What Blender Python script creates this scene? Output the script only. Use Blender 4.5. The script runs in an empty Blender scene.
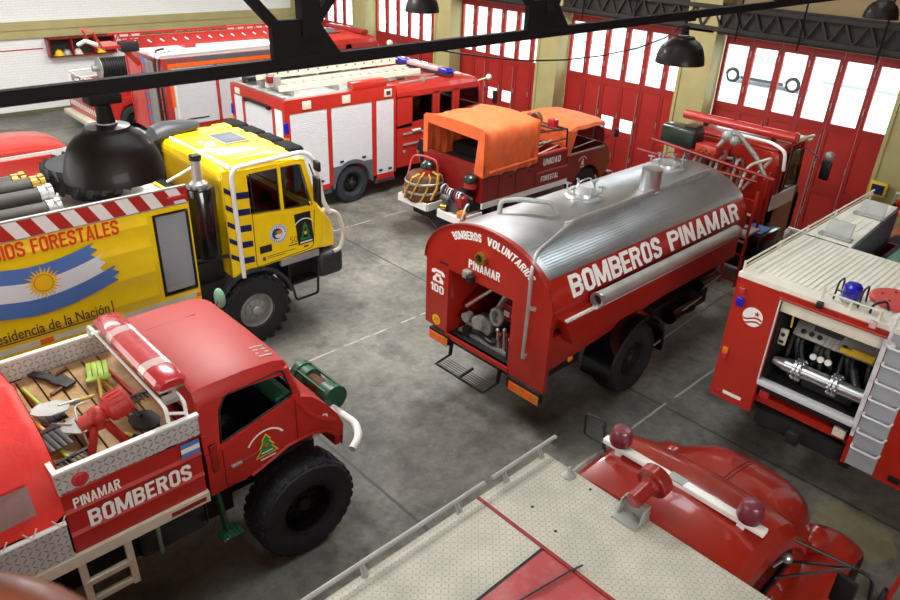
import bpy, bmesh, math, random
from mathutils import Vector, Matrix, Quaternion
random.seed(7)
SC = bpy.context.scene
COL = SC.collection
PI = math.pi
R_ = math.radians

# ---------------------------------------------------------------- materials
def lin(c):
    return tuple(((v/255.0)/12.92 if v/255.0 <= 0.04045 else ((v/255.0+0.055)/1.055)**2.4) for v in c)

def mat(name, rgb, rough=0.5, metal=0.0, coat=0.0, var=0.0, scale=6.0, bump=0.0, bscale=40.0, spec=0.5, dirt=None, dirt_amt=0.0, dirt_scale=3.0, rvar=0.0):
    m = bpy.data.materials.new(name); m.use_nodes = True
    nt = m.node_tree; N = nt.nodes; L = nt.links
    b = N['Principled BSDF']
    c = lin(rgb)
    b.inputs['Base Color'].default_value = (*c, 1)
    b.inputs['Roughness'].default_value = rough
    b.inputs['Metallic'].default_value = metal
    b.inputs['Coat Weight'].default_value = coat
    b.inputs['Coat Roughness'].default_value = 0.06
    b.inputs['Specular IOR Level'].default_value = spec
    tc = None
    if var or bump or dirt_amt or rvar:
        tc = N.new('ShaderNodeTexCoord')
    last = None
    if var:
        n = N.new('ShaderNodeTexNoise'); n.inputs['Scale'].default_value = scale; n.inputs['Detail'].default_value = 6
        L.new(tc.outputs['Object'], n.inputs['Vector'])
        r = N.new('ShaderNodeValToRGB')
        r.color_ramp.elements[0].position = 0.3; r.color_ramp.elements[1].position = 0.7
        r.color_ramp.elements[0].color = (*[max(0, v*(1-var)) for v in c], 1)
        r.color_ramp.elements[1].color = (*[min(1, v*(1+var)) for v in c], 1)
        L.new(n.outputs['Fac'], r.inputs['Fac']); last = r.outputs['Color']
        L.new(last, b.inputs['Base Color'])
    if dirt_amt:
        n = N.new('ShaderNodeTexNoise'); n.inputs['Scale'].default_value = dirt_scale; n.inputs['Detail'].default_value = 8; n.inputs['Roughness'].default_value = 0.65
        L.new(tc.outputs['Object'], n.inputs['Vector'])
        r = N.new('ShaderNodeMapRange'); r.inputs['From Min'].default_value = 0.5; r.inputs['From Max'].default_value = 0.75; r.inputs['To Max'].default_value = dirt_amt
        L.new(n.outputs['Fac'], r.inputs['Value'])
        mx = N.new('ShaderNodeMix'); mx.data_type = 'RGBA'
        L.new(r.outputs['Result'], mx.inputs['Factor'])
        if last: L.new(last, mx.inputs[6])
        else: mx.inputs[6].default_value = (*c, 1)
        mx.inputs[7].default_value = (*lin(dirt), 1)
        L.new(mx.outputs[2], b.inputs['Base Color'])
    if rvar:
        n = N.new('ShaderNodeTexNoise'); n.inputs['Scale'].default_value = 5; n.inputs['Detail'].default_value = 6
        L.new(tc.outputs['Object'], n.inputs['Vector'])
        r = N.new('ShaderNodeMapRange'); r.inputs['From Min'].default_value = 0.3; r.inputs['From Max'].default_value = 0.7
        r.inputs['To Min'].default_value = max(0.02, rough-rvar); r.inputs['To Max'].default_value = rough+rvar
        L.new(n.outputs['Fac'], r.inputs['Value']); L.new(r.outputs['Result'], b.inputs['Roughness'])
    if bump:
        n = N.new('ShaderNodeTexNoise'); n.inputs['Scale'].default_value = bscale; n.inputs['Detail'].default_value = 5
        L.new(tc.outputs['Object'], n.inputs['Vector'])
        bp = N.new('ShaderNodeBump'); bp.inputs['Strength'].default_value = bump; bp.inputs['Distance'].default_value = 0.02
        L.new(n.outputs['Fac'], bp.inputs['Height']); L.new(bp.outputs['Normal'], b.inputs['Normal'])
    return m

def glass(name, tint=(0.8, 0.85, 0.85), refl=0.25):
    m = bpy.data.materials.new(name); m.use_nodes = True
    nt = m.node_tree; N = nt.nodes; L = nt.links
    N.remove(N['Principled BSDF'])
    out = N['Material Output']
    t = N.new('ShaderNodeBsdfTransparent'); t.inputs['Color'].default_value = (*tint, 1)
    g = N.new('ShaderNodeBsdfGlossy'); g.inputs['Roughness'].default_value = 0.03
    f = N.new('ShaderNodeFresnel'); f.inputs['IOR'].default_value = 1.45
    mx = N.new('ShaderNodeMixShader')
    ge = N.new('ShaderNodeNewGeometry'); iv = N.new('ShaderNodeMath'); iv.operation = 'SUBTRACT'; iv.inputs[0].default_value = 1.0; L.new(ge.outputs['Backfacing'], iv.inputs[1])
    ml = N.new('ShaderNodeMath'); ml.operation = 'MULTIPLY'; L.new(f.outputs[0], ml.inputs[0]); L.new(iv.outputs[0], ml.inputs[1])
    L.new(ml.outputs[0], mx.inputs[0]); L.new(t.outputs[0], mx.inputs[1]); L.new(g.outputs[0], mx.inputs[2])
    L.new(mx.outputs[0], out.inputs['Surface'])
    return m

def emit(name, rgb, s):
    m = bpy.data.materials.new(name); m.use_nodes = True
    b = m.node_tree.nodes['Principled BSDF']
    b.inputs['Base Color'].default_value = (*lin(rgb), 1)
    b.inputs['Emission Color'].default_value = (*lin(rgb), 1); b.inputs['Emission Strength'].default_value = s
    return m

def tread_mat(name, rgb, rough, metal, scale, contrast=0.25, bump=0.5, wear=0.15, size=0.07):
    """five-bar / lozenge chequer plate: raised lozenges alternate in direction"""
    m = bpy.data.materials.new(name); m.use_nodes = True
    nt = m.node_tree; N = nt.nodes; L = nt.links
    b = N['Principled BSDF']; b.inputs['Roughness'].default_value = rough; b.inputs['Metallic'].default_value = metal
    tc = N.new('ShaderNodeTexCoord')
    sep = N.new('ShaderNodeSeparateXYZ'); L.new(tc.outputs['Object'], sep.inputs[0])
    def math_(op, a, bb=None, c=None):
        n = N.new('ShaderNodeMath'); n.operation = op
        for i, v in enumerate((a, bb, c)):
            if v is None: continue
            if isinstance(v, (int, float)): n.inputs[i].default_value = v
            else: L.new(v, n.inputs[i])
        return n.outputs[0]
    yz = math_('ADD', sep.outputs['Y'], sep.outputs['Z'])
    u = math_('MULTIPLY', sep.outputs['X'], 1.0/scale); v = math_('MULTIPLY', yz, 1.0/scale)
    uf = math_('FLOOR', u); vf = math_('FLOOR', v)
    par = math_('MODULO', math_('ABSOLUTE', math_('ADD', uf, vf)), 2.0)
    cu = math_('SUBTRACT', math_('FRACT', u), 0.5); cv = math_('SUBTRACT', math_('FRACT', v), 0.5)
    c45 = 0.7071
    p = math_('MULTIPLY', math_('ADD', cu, cv), c45); q = math_('MULTIPLY', math_('SUBTRACT', cu, cv), c45)
    # swap by parity
    inv = math_('SUBTRACT', 1.0, par)
    lo = math_('ADD', math_('MULTIPLY', p, par), math_('MULTIPLY', q, inv))
    sh = math_('ADD', math_('MULTIPLY', q, par), math_('MULTIPLY', p, inv))
    d = math_('ADD', math_('POWER', math_('DIVIDE', math_('ABSOLUTE', lo), 0.5), 2.0), math_('POWER', math_('DIVIDE', math_('ABSOLUTE', sh), 0.16), 2.0))
    h = math_('SUBTRACT', 1.0, math_('MINIMUM', d, 1.0))
    hs = math_('MINIMUM', math_('MULTIPLY', h, 2.5), 1.0)
    nz = N.new('ShaderNodeTexNoise'); nz.inputs['Scale'].default_value = 2.5; nz.inputs['Detail'].default_value = 8
    L.new(tc.outputs['Object'], nz.inputs['Vector'])
    c = lin(rgb)
    mx = N.new('ShaderNodeMix'); mx.data_type = 'RGBA'
    L.new(hs, mx.inputs['Factor'])
    mx.inputs[6].default_value = (*c, 1); mx.inputs[7].default_value = (*[x*(1-contrast) for x in c], 1)
    mr = N.new('ShaderNodeMapRange'); mr.inputs['From Min'].default_value = 0.35; mr.inputs['From Max'].default_value = 0.7
    mr.inputs['To Min'].default_value = 1-wear; mr.inputs['To Max'].default_value = 1+wear*0.5
    L.new(nz.outputs['Fac'], mr.inputs['Value'])
    m2 = N.new('ShaderNodeMix'); m2.data_type = 'RGBA'; m2.blend_type = 'MULTIPLY'; m2.inputs['Factor'].default_value = 1
    L.new(mx.outputs[2], m2.inputs[6])
    cmb = N.new('ShaderNodeCombineColor')
    for i in range(3): L.new(mr.outputs['Result'], cmb.inputs[i])
    L.new(cmb.outputs[0], m2.inputs[7]); L.new(m2.outputs[2], b.inputs['Base Color'])
    bp = N.new('ShaderNodeBump'); bp.inputs['Strength'].default_value = bump; bp.inputs['Distance'].default_value = 0.006
    L.new(hs, bp.inputs['Height']); L.new(bp.outputs['Normal'], b.inputs['Normal'])
    return m

M = {}
M['red_tank'] = mat('deep_red_paint', (162, 30, 16), 0.35, coat=0.5, var=0.08)
M['red_uni'] = mat('gloss_red_paint', (168, 30, 22), 0.5, coat=0.0, var=0.06)
M['red_engine'] = mat('bright_red_paint', (176, 40, 31), 0.35, coat=0.5, var=0.05)
M['red_pump'] = mat('vermilion_paint', (166, 34, 18), 0.35, coat=0.5, var=0.06)
M['red_vintage'] = mat('vintage_red_paint', (142, 28, 16), 0.3, coat=0.8, var=0.06)
M['red_dark'] = mat('maroon_red_paint', (132, 18, 16), 0.4, coat=0.3, var=0.08)
M['red_door'] = mat('door_red_paint', (160, 28, 20), 0.55, var=0.06, scale=2)
M['red_door_frame'] = mat('door_frame_red_paint', (150, 27, 22), 0.5, var=0.06, scale=2)
M['pink_red'] = mat('faded_red_paint', (198, 70, 66), 0.5, coat=0.2, var=0.06)
M['faded_deck'] = mat('worn_red_plate', (168, 54, 58), 0.5, var=0.12, scale=4, dirt=(190,170,165), dirt_amt=0.35)
M['yellow'] = mat('yellow_paint', (250, 210, 8), 0.38, coat=0.4, var=0.04)
M['orange'] = mat('orange_reflector', (240, 100, 16), 0.4)
M['amber'] = mat('amber_lens', (214, 120, 20), 0.25, coat=0.5)
M['white'] = mat('white_paint', (232, 230, 226), 0.4, coat=0.2, var=0.03)
M['lettering'] = mat('white_lettering', (238, 236, 232), 0.6)
M['offwhite'] = mat('cream_paint', (214, 208, 190), 0.45, var=0.06)
M['black'] = mat('black_rubbery_paint', (18, 18, 20), 0.5, var=0.15)
M['blackgloss'] = mat('black_gloss_paint', (12, 12, 14), 0.2, coat=0.6)
M['chassis'] = mat('dark_chassis_steel', (26, 25, 26), 0.6, var=0.25)
M['rubber'] = mat('tyre_rubber', (26, 27, 30), 0.75, var=0.2, scale=12, bump=0.2, bscale=60)
M['rubber_blue'] = mat('dusty_tyre_rubber', (38, 42, 50), 0.7, var=0.25, scale=9, bump=0.3, bscale=50)
M['interior'] = mat('dark_cab_interior', (20, 18, 19), 0.7)
M['seat'] = mat('maroon_seat_cloth', (54, 20, 24), 0.8)
M['greyplastic'] = mat('grey_plastic', (78, 80, 84), 0.5)
M['hosebrown'] = mat('dark_suction_hose', (66, 62, 56), 0.6, var=0.1)
M['darkgrey'] = mat('dark_grey_plastic', (44, 46, 49), 0.5)
M['steel'] = mat('brushed_steel', (184, 184, 184), 0.34, metal=0.6, var=0.1)
M['galv'] = mat('galvanised_steel', (158, 158, 153), 0.45, metal=0.35, var=0.12)
M['chrome'] = mat('polished_chrome', (196, 198, 200), 0.28, metal=0.85)
M['alu'] = mat('aluminium_shutter', (206, 207, 211), 0.5, metal=0.1, var=0.03)
M['shutter_grey'] = mat('grey_shutter', (160, 164, 170), 0.5, metal=0.2)
M['brass'] = mat('brass', (176, 140, 66), 0.35, metal=0.8, var=0.1)
M['orange_canvas'] = mat('orange_canvas', (232, 106, 52), 0.6, var=0.14, scale=4, bump=0.7, bscale=5, dirt=(196, 92, 60), dirt_amt=0.35)
M['red_canvas'] = mat('red_canvas', (226, 40, 30), 0.55, var=0.08, scale=4, bump=0.5, bscale=6)
M['wood'] = mat('pale_wood_planks', (176, 140, 92), 0.65, var=0.22, scale=9, dirt=(96, 72, 48), dirt_amt=0.35, dirt_scale=6)
M['brownwood'] = mat('varnished_brown_wood', (112, 64, 44), 0.35, coat=0.5, var=0.2)
M['handrail'] = mat('copper_brown_paint', (164, 94, 74), 0.45, coat=0.2, var=0.2, scale=14)
M['handle_green'] = mat('lime_green_handle', (168, 206, 74), 0.55, var=0.1)
M['handle_yellow'] = mat('yellow_handle', (214, 190, 84), 0.55, var=0.1)
M['handle_red'] = mat('red_handle', (196, 48, 34), 0.5)
M['green'] = mat('green_paint', (22, 74, 46), 0.4, coat=0.3, var=0.1)
M['darkgreen'] = mat('very_dark_green_paint', (16, 34, 30), 0.35, coat=0.4)
M['palegreen'] = mat('pale_green_canvas', (120, 160, 136), 0.6, var=0.1)
M['navy'] = mat('navy_stripe', (20, 18, 84), 0.5)
M['bluelens'] = mat('blue_beacon_lens', (22, 24, 170), 0.18, coat=0.8)
M['redlens'] = mat('red_beacon_lens', (176, 44, 50), 0.25, coat=0.6, var=0.15, scale=30)
M['clearlens'] = mat('clear_lens', (198, 164, 162), 0.2, coat=0.8, var=0.08, scale=30)
M['darkredlens'] = mat('maroon_beacon_lens', (104, 32, 46), 0.4, coat=0.4)
M['matteblack'] = mat('matte_black_pad', (10, 10, 11), 0.8, spec=0.25)
M['girder'] = mat('dark_brown_girder', (34, 28, 24), 0.7)
M['skyblue'] = mat('flag_blue', (80, 118, 184), 0.5)
M['flagwhite'] = mat('flag_white', (222, 224, 230), 0.5)
M['sun'] = mat('flag_sun_yellow', (240, 190, 10), 0.5)
M['redtext'] = mat('orange_red_lettering', (222, 62, 12), 0.5)
M['browntext'] = mat('brown_lettering', (96, 70, 16), 0.6)
M['treegreen'] = mat('emblem_green', (30, 130, 60), 0.5)
M['emblemyellow'] = mat('emblem_yellow', (226, 190, 40), 0.5)
M['panelgrey'] = mat('grey_hatch', (84, 88, 96), 0.5)
M['olive'] = mat('olive_painted_steel', (164, 154, 104), 0.6, var=0.08, scale=2)
M['olive_light'] = mat('pale_olive_paint', (196, 190, 152), 0.6, var=0.06, scale=2)
M['truss'] = mat('dark_brown_truss_paint', (9, 4, 5), 0.75, spec=0.2)
M['lampshade'] = mat('dark_brown_enamel', (22, 11, 8), 0.5, coat=0.06, spec=0.18)
M['lampwhite'] = mat('white_enamel_inside', (226, 224, 216), 0.4)
M['glass'] = glass('window_glass')
M['car_glass'] = glass('dark_vehicle_glass', (0.42, 0.45, 0.46))
M['vinyl'] = mat('cloudy_vinyl', (132, 96, 92), 0.25, var=0.15)
M['skin'] = mat('skin', (176, 118, 92), 0.55)
M['cloth_navy'] = mat('navy_cloth', (18, 24, 44), 0.85)
M['hair'] = mat('dark_hair', (24, 18, 16), 0.7)
M['mud'] = mat('wicker_brown_hose', (96, 58, 24), 0.6, var=0.35, scale=14)
M['hoseyellow'] = mat('yellow_hose', (176, 138, 52), 0.6, var=0.1)
M['hosewhite'] = mat('off_white_hose', (190, 182, 162), 0.7, var=0.15)
M['silvercar'] = mat('silver_car_paint', (205, 208, 212), 0.3, metal=0.3, coat=0.5)
M['paper'] = mat('white_notice_paper', (244, 246, 250), 0.6)
M['tread_alu'] = tread_mat('chequer_plate_aluminium', (206, 206, 203), 0.4, 0.25, 0.052, 0.45, 0.9)
M['tread_cream'] = tread_mat('chequer_plate_cream', (186, 180, 166), 0.5, 0.1, 0.036, 0.26, 0.6, 0.22)

# ---------------------------------------------------------------- mesh builder
SPLIT = {'door_seam', 'orange_band', 'plate', 'front_guard', 'white_edge', 'rear_trim', 'blue_lamp', 'wall_mark', 'top_edge', 'sticker', 'reflector', 'navy_band', 'eye', 'ear', 'locker_seam', 'mark', 'gauge', 'bolt'}
class MB:
    def __init__(s): s.v = []; s.f = []; s.m = []
    def _add(s, verts, faces, m=0):
        o = len(s.v); s.v += [tuple(v) for v in verts]
        for f in faces: s.f.append(tuple(i+o for i in f)); s.m.append(m)
        return s
    def from_bm(s, bm, m=0):
        bm.verts.index_update()
        s._add([v.co[:] for v in bm.verts], [[v.index for v in f.verts] for f in bm.faces], m); bm.free(); return s
    def box(s, x0, x1, y0, y1, z0, z1, m=0, bev=0.0, seg=2, mtx=None):
        bm = bmesh.new(); bmesh.ops.create_cube(bm, size=1)
        sx, sy, sz = abs(x1-x0), abs(y1-y0), abs(z1-z0)
        c = Vector(((x0+x1)/2, (y0+y1)/2, (z0+z1)/2))
        for v in bm.verts: v.co = Vector((v.co.x*sx, v.co.y*sy, v.co.z*sz))
        if bev: bmesh.ops.bevel(bm, geom=bm.edges[:], offset=min(bev, 0.49*min(sx, sy, sz)), segments=seg, affect='EDGES', profile=0.5)
        for v in bm.verts:
            if mtx: v.co = mtx @ v.co
            v.co += c
        return s.from_bm(bm, m)
    def obox(s, c, ux, uy, uz, lx, ly, lz, m=0, bev=0.0):
        ux = Vector(ux).normalized(); uy = Vector(uy).normalized(); uz = Vector(uz).normalized()
        mt = Matrix((ux, uy, uz)).transposed()
        return s.box(c[0]-lx/2, c[0]+lx/2, c[1]-ly/2, c[1]+ly/2, c[2]-lz/2, c[2]+lz/2, m, bev, 2, mt)
    def bar(s, a, b, w, h, m=0, up=(0, 0, 1), bev=0):
        a = Vector(a); b = Vector(b); d = (b-a); L = d.length; d.normalize()
        u = Vector(up); y = u.cross(d)
        if y.length < 1e-4: y = Vector((1, 0, 0)).cross(d)
        y.normalize(); z = d.cross(y)
        return s.obox((a+b)/2, d, y, z, L, w, h, m, bev)
    def tube(s, pts, r, seg=8, m=0, closed=False, fillet=0.0, fseg=4, rr=None):
        P = [Vector(p) for p in pts]
        if fillet:
            Q = []
            n = len(P)
            for i, p in enumerate(P):
                if not closed and i in (0, n-1): Q.append(p); continue
                a = P[i-1]-p; b = P[(i+1) % n]-p
                f = min(fillet, a.length*0.45, b.length*0.45)
                A = p+a.normalized()*f; B = p+b.normalized()*f
                for k in range(fseg+1):
                    t = k/fseg; Q.append((1-t)**2*A+2*t*(1-t)*p+t*t*B)
            P = Q
        n = len(P); rings = []; nrm = None
        for i in range(n):
            if closed: d = (P[(i+1) % n]-P[i-1])
            else: d = (P[min(i+1, n-1)]-P[max(i-1, 0)])
            if d.length < 1e-9: d = Vector((0, 0, 1))
            d.normalize()
            if nrm is None:
                nrm = Vector((0, 0, 1)).cross(d)
                if nrm.length < 1e-3: nrm = Vector((1, 0, 0)).cross(d)
                nrm.normalize()
            else:
                nrm = nrm-d*nrm.dot(d)
                if nrm.length < 1e-6: nrm = d.orthogonal()
                nrm.normalize()
            bn = d.cross(nrm)
            ri = rr[i] if rr and len(rr) == n else r
            rings.append([P[i]+(nrm*math.cos(2*PI*k/seg)+bn*math.sin(2*PI*k/seg))*ri for k in range(seg)])
        vs = [v for rg in rings for v in rg]; fs = []
        for i in range(n if closed else n-1):
            j = (i+1) % n
            for k in range(seg):
                l = (k+1) % seg
                fs.append((i*seg+k, i*seg+l, j*seg+l, j*seg+k))
        if not closed:
            fs.append(tuple(range(seg))[::-1]); fs.append(tuple((n-1)*seg+k for k in range(seg)))
        return s._add(vs, fs, m)
    def cyl(s, a, b, r0, r1=None, seg=20, m=0):
        r1 = r0 if r1 is None else r1
        a = Vector(a); b = Vector(b); d = (b-a).normalized(); u = d.orthogonal().normalized(); w = d.cross(u)
        vs = [a+(u*math.cos(2*PI*k/seg)+w*math.sin(2*PI*k/seg))*r0 for k in range(seg)]
        vs += [b+(u*math.cos(2*PI*k/seg)+w*math.sin(2*PI*k/seg))*r1 for k in range(seg)]
        fs = [(k, (k+1) % seg, seg+(k+1) % seg, seg+k) for k in range(seg)]
        fs += [tuple(range(seg))[::-1], tuple(range(seg, 2*seg))]
        return s._add(vs, fs, m)
    def lathe(s, prof, o, axis, seg=32, m=0, closed=False):
        """prof: list of (radius, height along axis); closed joins last to first"""
        o = Vector(o); d = Vector(axis).normalized(); u = d.orthogonal().normalized(); w = d.cross(u)
        n = len(prof); vs = []
        for (r, h) in prof:
            for k in range(seg):
                a = 2*PI*k/seg; vs.append(o+d*h+(u*math.cos(a)+w*math.sin(a))*max(r, 1e-4))
        fs = []
        for i in range(n if closed else n-1):
            j = (i+1) % n
            for k in range(seg):
                l = (k+1) % seg; fs.append((i*seg+k, i*seg+l, j*seg+l, j*seg+k))
        return s._add(vs, fs, m)
    def prism(s, poly, plane, h0, h1, m=0, bev=0.0):
        def P3(p, h):
            return {'xz': (p[0], h, p[1]), 'yz': (h, p[0], p[1]), 'xy': (p[0], p[1], h)}[plane]
        n = len(poly)
        vs = [P3(p, h0) for p in poly]+[P3(p, h1) for p in poly]
        fs = [tuple(range(n)), tuple(range(n, 2*n))[::-1]]+[(i, n+i, n+(i+1) % n, (i+1) % n) for i in range(n)]
        bm = bmesh.new()
        bv = [bm.verts.new(v) for v in vs]
        for f in fs: bm.faces.new([bv[i] for i in f])
        bmesh.ops.recalc_face_normals(bm, faces=bm.faces[:])
        if bev: bmesh.ops.bevel(bm, geom=bm.edges[:], offset=bev, segments=2, affect='EDGES', profile=0.5)
        big = [f for f in bm.faces if len(f.verts) > 4]
        if big: bmesh.ops.triangulate(bm, faces=big)
        return s.from_bm(bm, m)
    def loft(s, rings, m=0, caps=True, closed_ring=True):
        n = len(rings[0]); vs = [v for r in rings for v in r]; fs = []
        for i in range(len(rings)-1):
            for k in range(n if closed_ring else n-1):
                l = (k+1) % n; fs.append((i*n+k, i*n+l, (i+1)*n+l, (i+1)*n+k))
        if caps and closed_ring:
            fs.append(tuple(range(n))[::-1]); fs.append(tuple((len(rings)-1)*n+k for k in range(n)))
        return s._add(vs, fs, m)
    def face(s, pts, m=0): return s._add(pts, [tuple(range(len(pts)))], m)
    def sphere(s, c, r, seg=16, rings=10, m=0, sc=(1, 1, 1), zmin=-1.0):
        prof = []
        for i in range(rings+1):
            a = -PI/2+PI*i/rings
            if math.sin(a) < zmin-1e-6: continue
            prof.append((math.cos(a), math.sin(a)))
        vs = []; fs = []
        for (rr, h) in prof:
            for k in range(seg):
                t = 2*PI*k/seg; vs.append((c[0]+r*sc[0]*rr*math.cos(t), c[1]+r*sc[1]*rr*math.sin(t), c[2]+r*sc[2]*h))
        for i in range(len(prof)-1):
            for k in range(seg):
                l = (k+1) % seg; fs.append((i*seg+k, i*seg+l, (i+1)*seg+l, (i+1)*seg+k))
        return s._add(vs, fs, m)
    def slab(s, pts, t, m=0):
        """thick polygon: pts extruded by vector t"""
        t = Vector(t); n = len(pts); vs = [Vector(p) for p in pts]+[Vector(p)+t for p in pts]
        fs = [tuple(range(n))[::-1], tuple(range(n, 2*n))]+[(i, (i+1) % n, n+(i+1) % n, n+i) for i in range(n)]
        return s._add(vs, fs, m)
    def islands(s):
        par = list(range(len(s.v)))
        def find(a):
            while par[a] != a: par[a] = par[par[a]]; a = par[a]
            return a
        for fc in s.f:
            for i in fc[1:]: par[find(fc[0])] = find(i)
        out = {}
        for fc, m in zip(s.f, s.m): out.setdefault(find(fc[0]), []).append((fc, m))
        for fl in out.values():
            mb = MB(); ids = sorted({i for fc, _ in fl for i in fc}); ix = {i: k for k, i in enumerate(ids)}
            mb.v = [s.v[i] for i in ids]; mb.f = [tuple(ix[i] for i in fc) for fc, _ in fl]; mb.m = [m for _, m in fl]
            yield mb
    def build_each(s, name, mats, parent=None, **k): return [mb.build(name, mats, parent, **k) for mb in s.islands()]
    def build(s, name, mats, parent=None, angle=32, kind=None, label=None, fix=True):
        if not isinstance(mats, (list, tuple)): mats = [mats]
        if name in SPLIT and not s.__dict__.get('_one'):
            parts = list(s.islands())
            if 1 < len(parts) <= 24:
                obs = []
                for mb in parts: mb._one = True; obs.append(mb.build(name, mats, parent, angle, kind, label, fix))
                return obs[0]
        off = Vector((0, 0, 0)); p = parent
        while p is not None: off += p.location; p = p.parent
        me = bpy.data.meshes.new(name)
        me.from_pydata([(v[0]-off.x, v[1]-off.y, v[2]-off.z) for v in s.v], [], s.f)
        for m_ in mats: me.materials.append(M[m_] if isinstance(m_, str) else m_)
        for i, p_ in enumerate(me.polygons): p_.material_index = min(s.m[i], len(mats)-1); p_.use_smooth = True
        if fix:
            bm = bmesh.new(); bm.from_mesh(me); bmesh.ops.recalc_face_normals(bm, faces=bm.faces[:]); bm.to_mesh(me); bm.free()
        me.update(); me.set_sharp_from_angle(angle=R_(angle))
        ob = bpy.data.objects.new(name, me); COL.objects.link(ob)
        if parent is not None: ob.parent = parent
        if kind: ob['kind'] = kind
        if label: ob['label'] = label
        return ob

def tag(o, label, cat, group=None, kind=None):
    o['label'] = label; o['category'] = cat
    if group: o['group'] = group
    if kind: o['kind'] = kind
    return o
def empty(name, loc, label, cat, group=None):
    o = bpy.data.objects.new(name, None); o.empty_display_size = 0.2; o.location = loc; COL.objects.link(o)
    return tag(o, label, cat, group)
def struct(o): o['kind'] = 'structure'; return o

# ---------------------------------------------------------------- lettering
def text_mesh(txt, bold=0.0, spacing=1.0):
    cu = bpy.data.curves.new('t', 'FONT'); cu.body = txt; cu.size = 1.0; cu.offset = bold; cu.resolution_u = 3
    cu.space_character = spacing; cu.fill_mode = 'FRONT'
    ob = bpy.data.objects.new('t', cu); COL.objects.link(ob)
    dg = bpy.context.evaluated_depsgraph_get(); dg.update()
    me = bpy.data.meshes.new_from_object(ob.evaluated_get(dg))
    vs = [v.co.copy() for v in me.vertices]; fs = [tuple(p.vertices) for p in me.polygons]
    bpy.data.objects.remove(ob); bpy.data.curves.remove(cu); bpy.data.meshes.remove(me)
    return vs, fs
def lettering(txt, parent, material, fn, bold=0.02, spacing=1.0, name='lettering', label=None):
    """fn(u, v) -> 3D point, u and v in 0..1 over the text's bounding box"""
    vs, fs = text_mesh(txt, bold, spacing)
    x0 = min(v.x for v in vs); x1 = max(v.x for v in vs); y0 = min(v.y for v in vs); y1 = max(v.y for v in vs)
    mb = MB()
    mb._add([fn((v.x-x0)/(x1-x0), (v.y-y0)/(y1-y0)) for v in vs], fs)
    return mb.build(name, material, parent, fix=False, label=label)
def _stroke(path, hw, closed=False):
    n = len(path); L = []; R = []
    for i in range(n):
        p = Vector(path[i]); a = Vector(path[i-1]) if (i > 0 or closed) else None; b = Vector(path[(i+1) % n]) if (i < n-1 or closed) else None
        d1 = (p-a).normalized() if a is not None else (b-p).normalized(); d2 = (b-p).normalized() if b is not None else d1
        n1 = Vector((-d1.y, d1.x)); n2 = Vector((-d2.y, d2.x)); m = (n1+n2).normalized(); k = hw/max(0.5, m.dot(n1))
        L.append(p+m*k); R.append(p-m*k)
    return [[L[i], L[(i+1) % n], R[(i+1) % n], R[i]] for i in range(n if closed else n-1)]
def _rect(x0, y0, x1, y1): return [(x0, y0), (x1, y0), (x1, y1), (x0, y1)]
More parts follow.
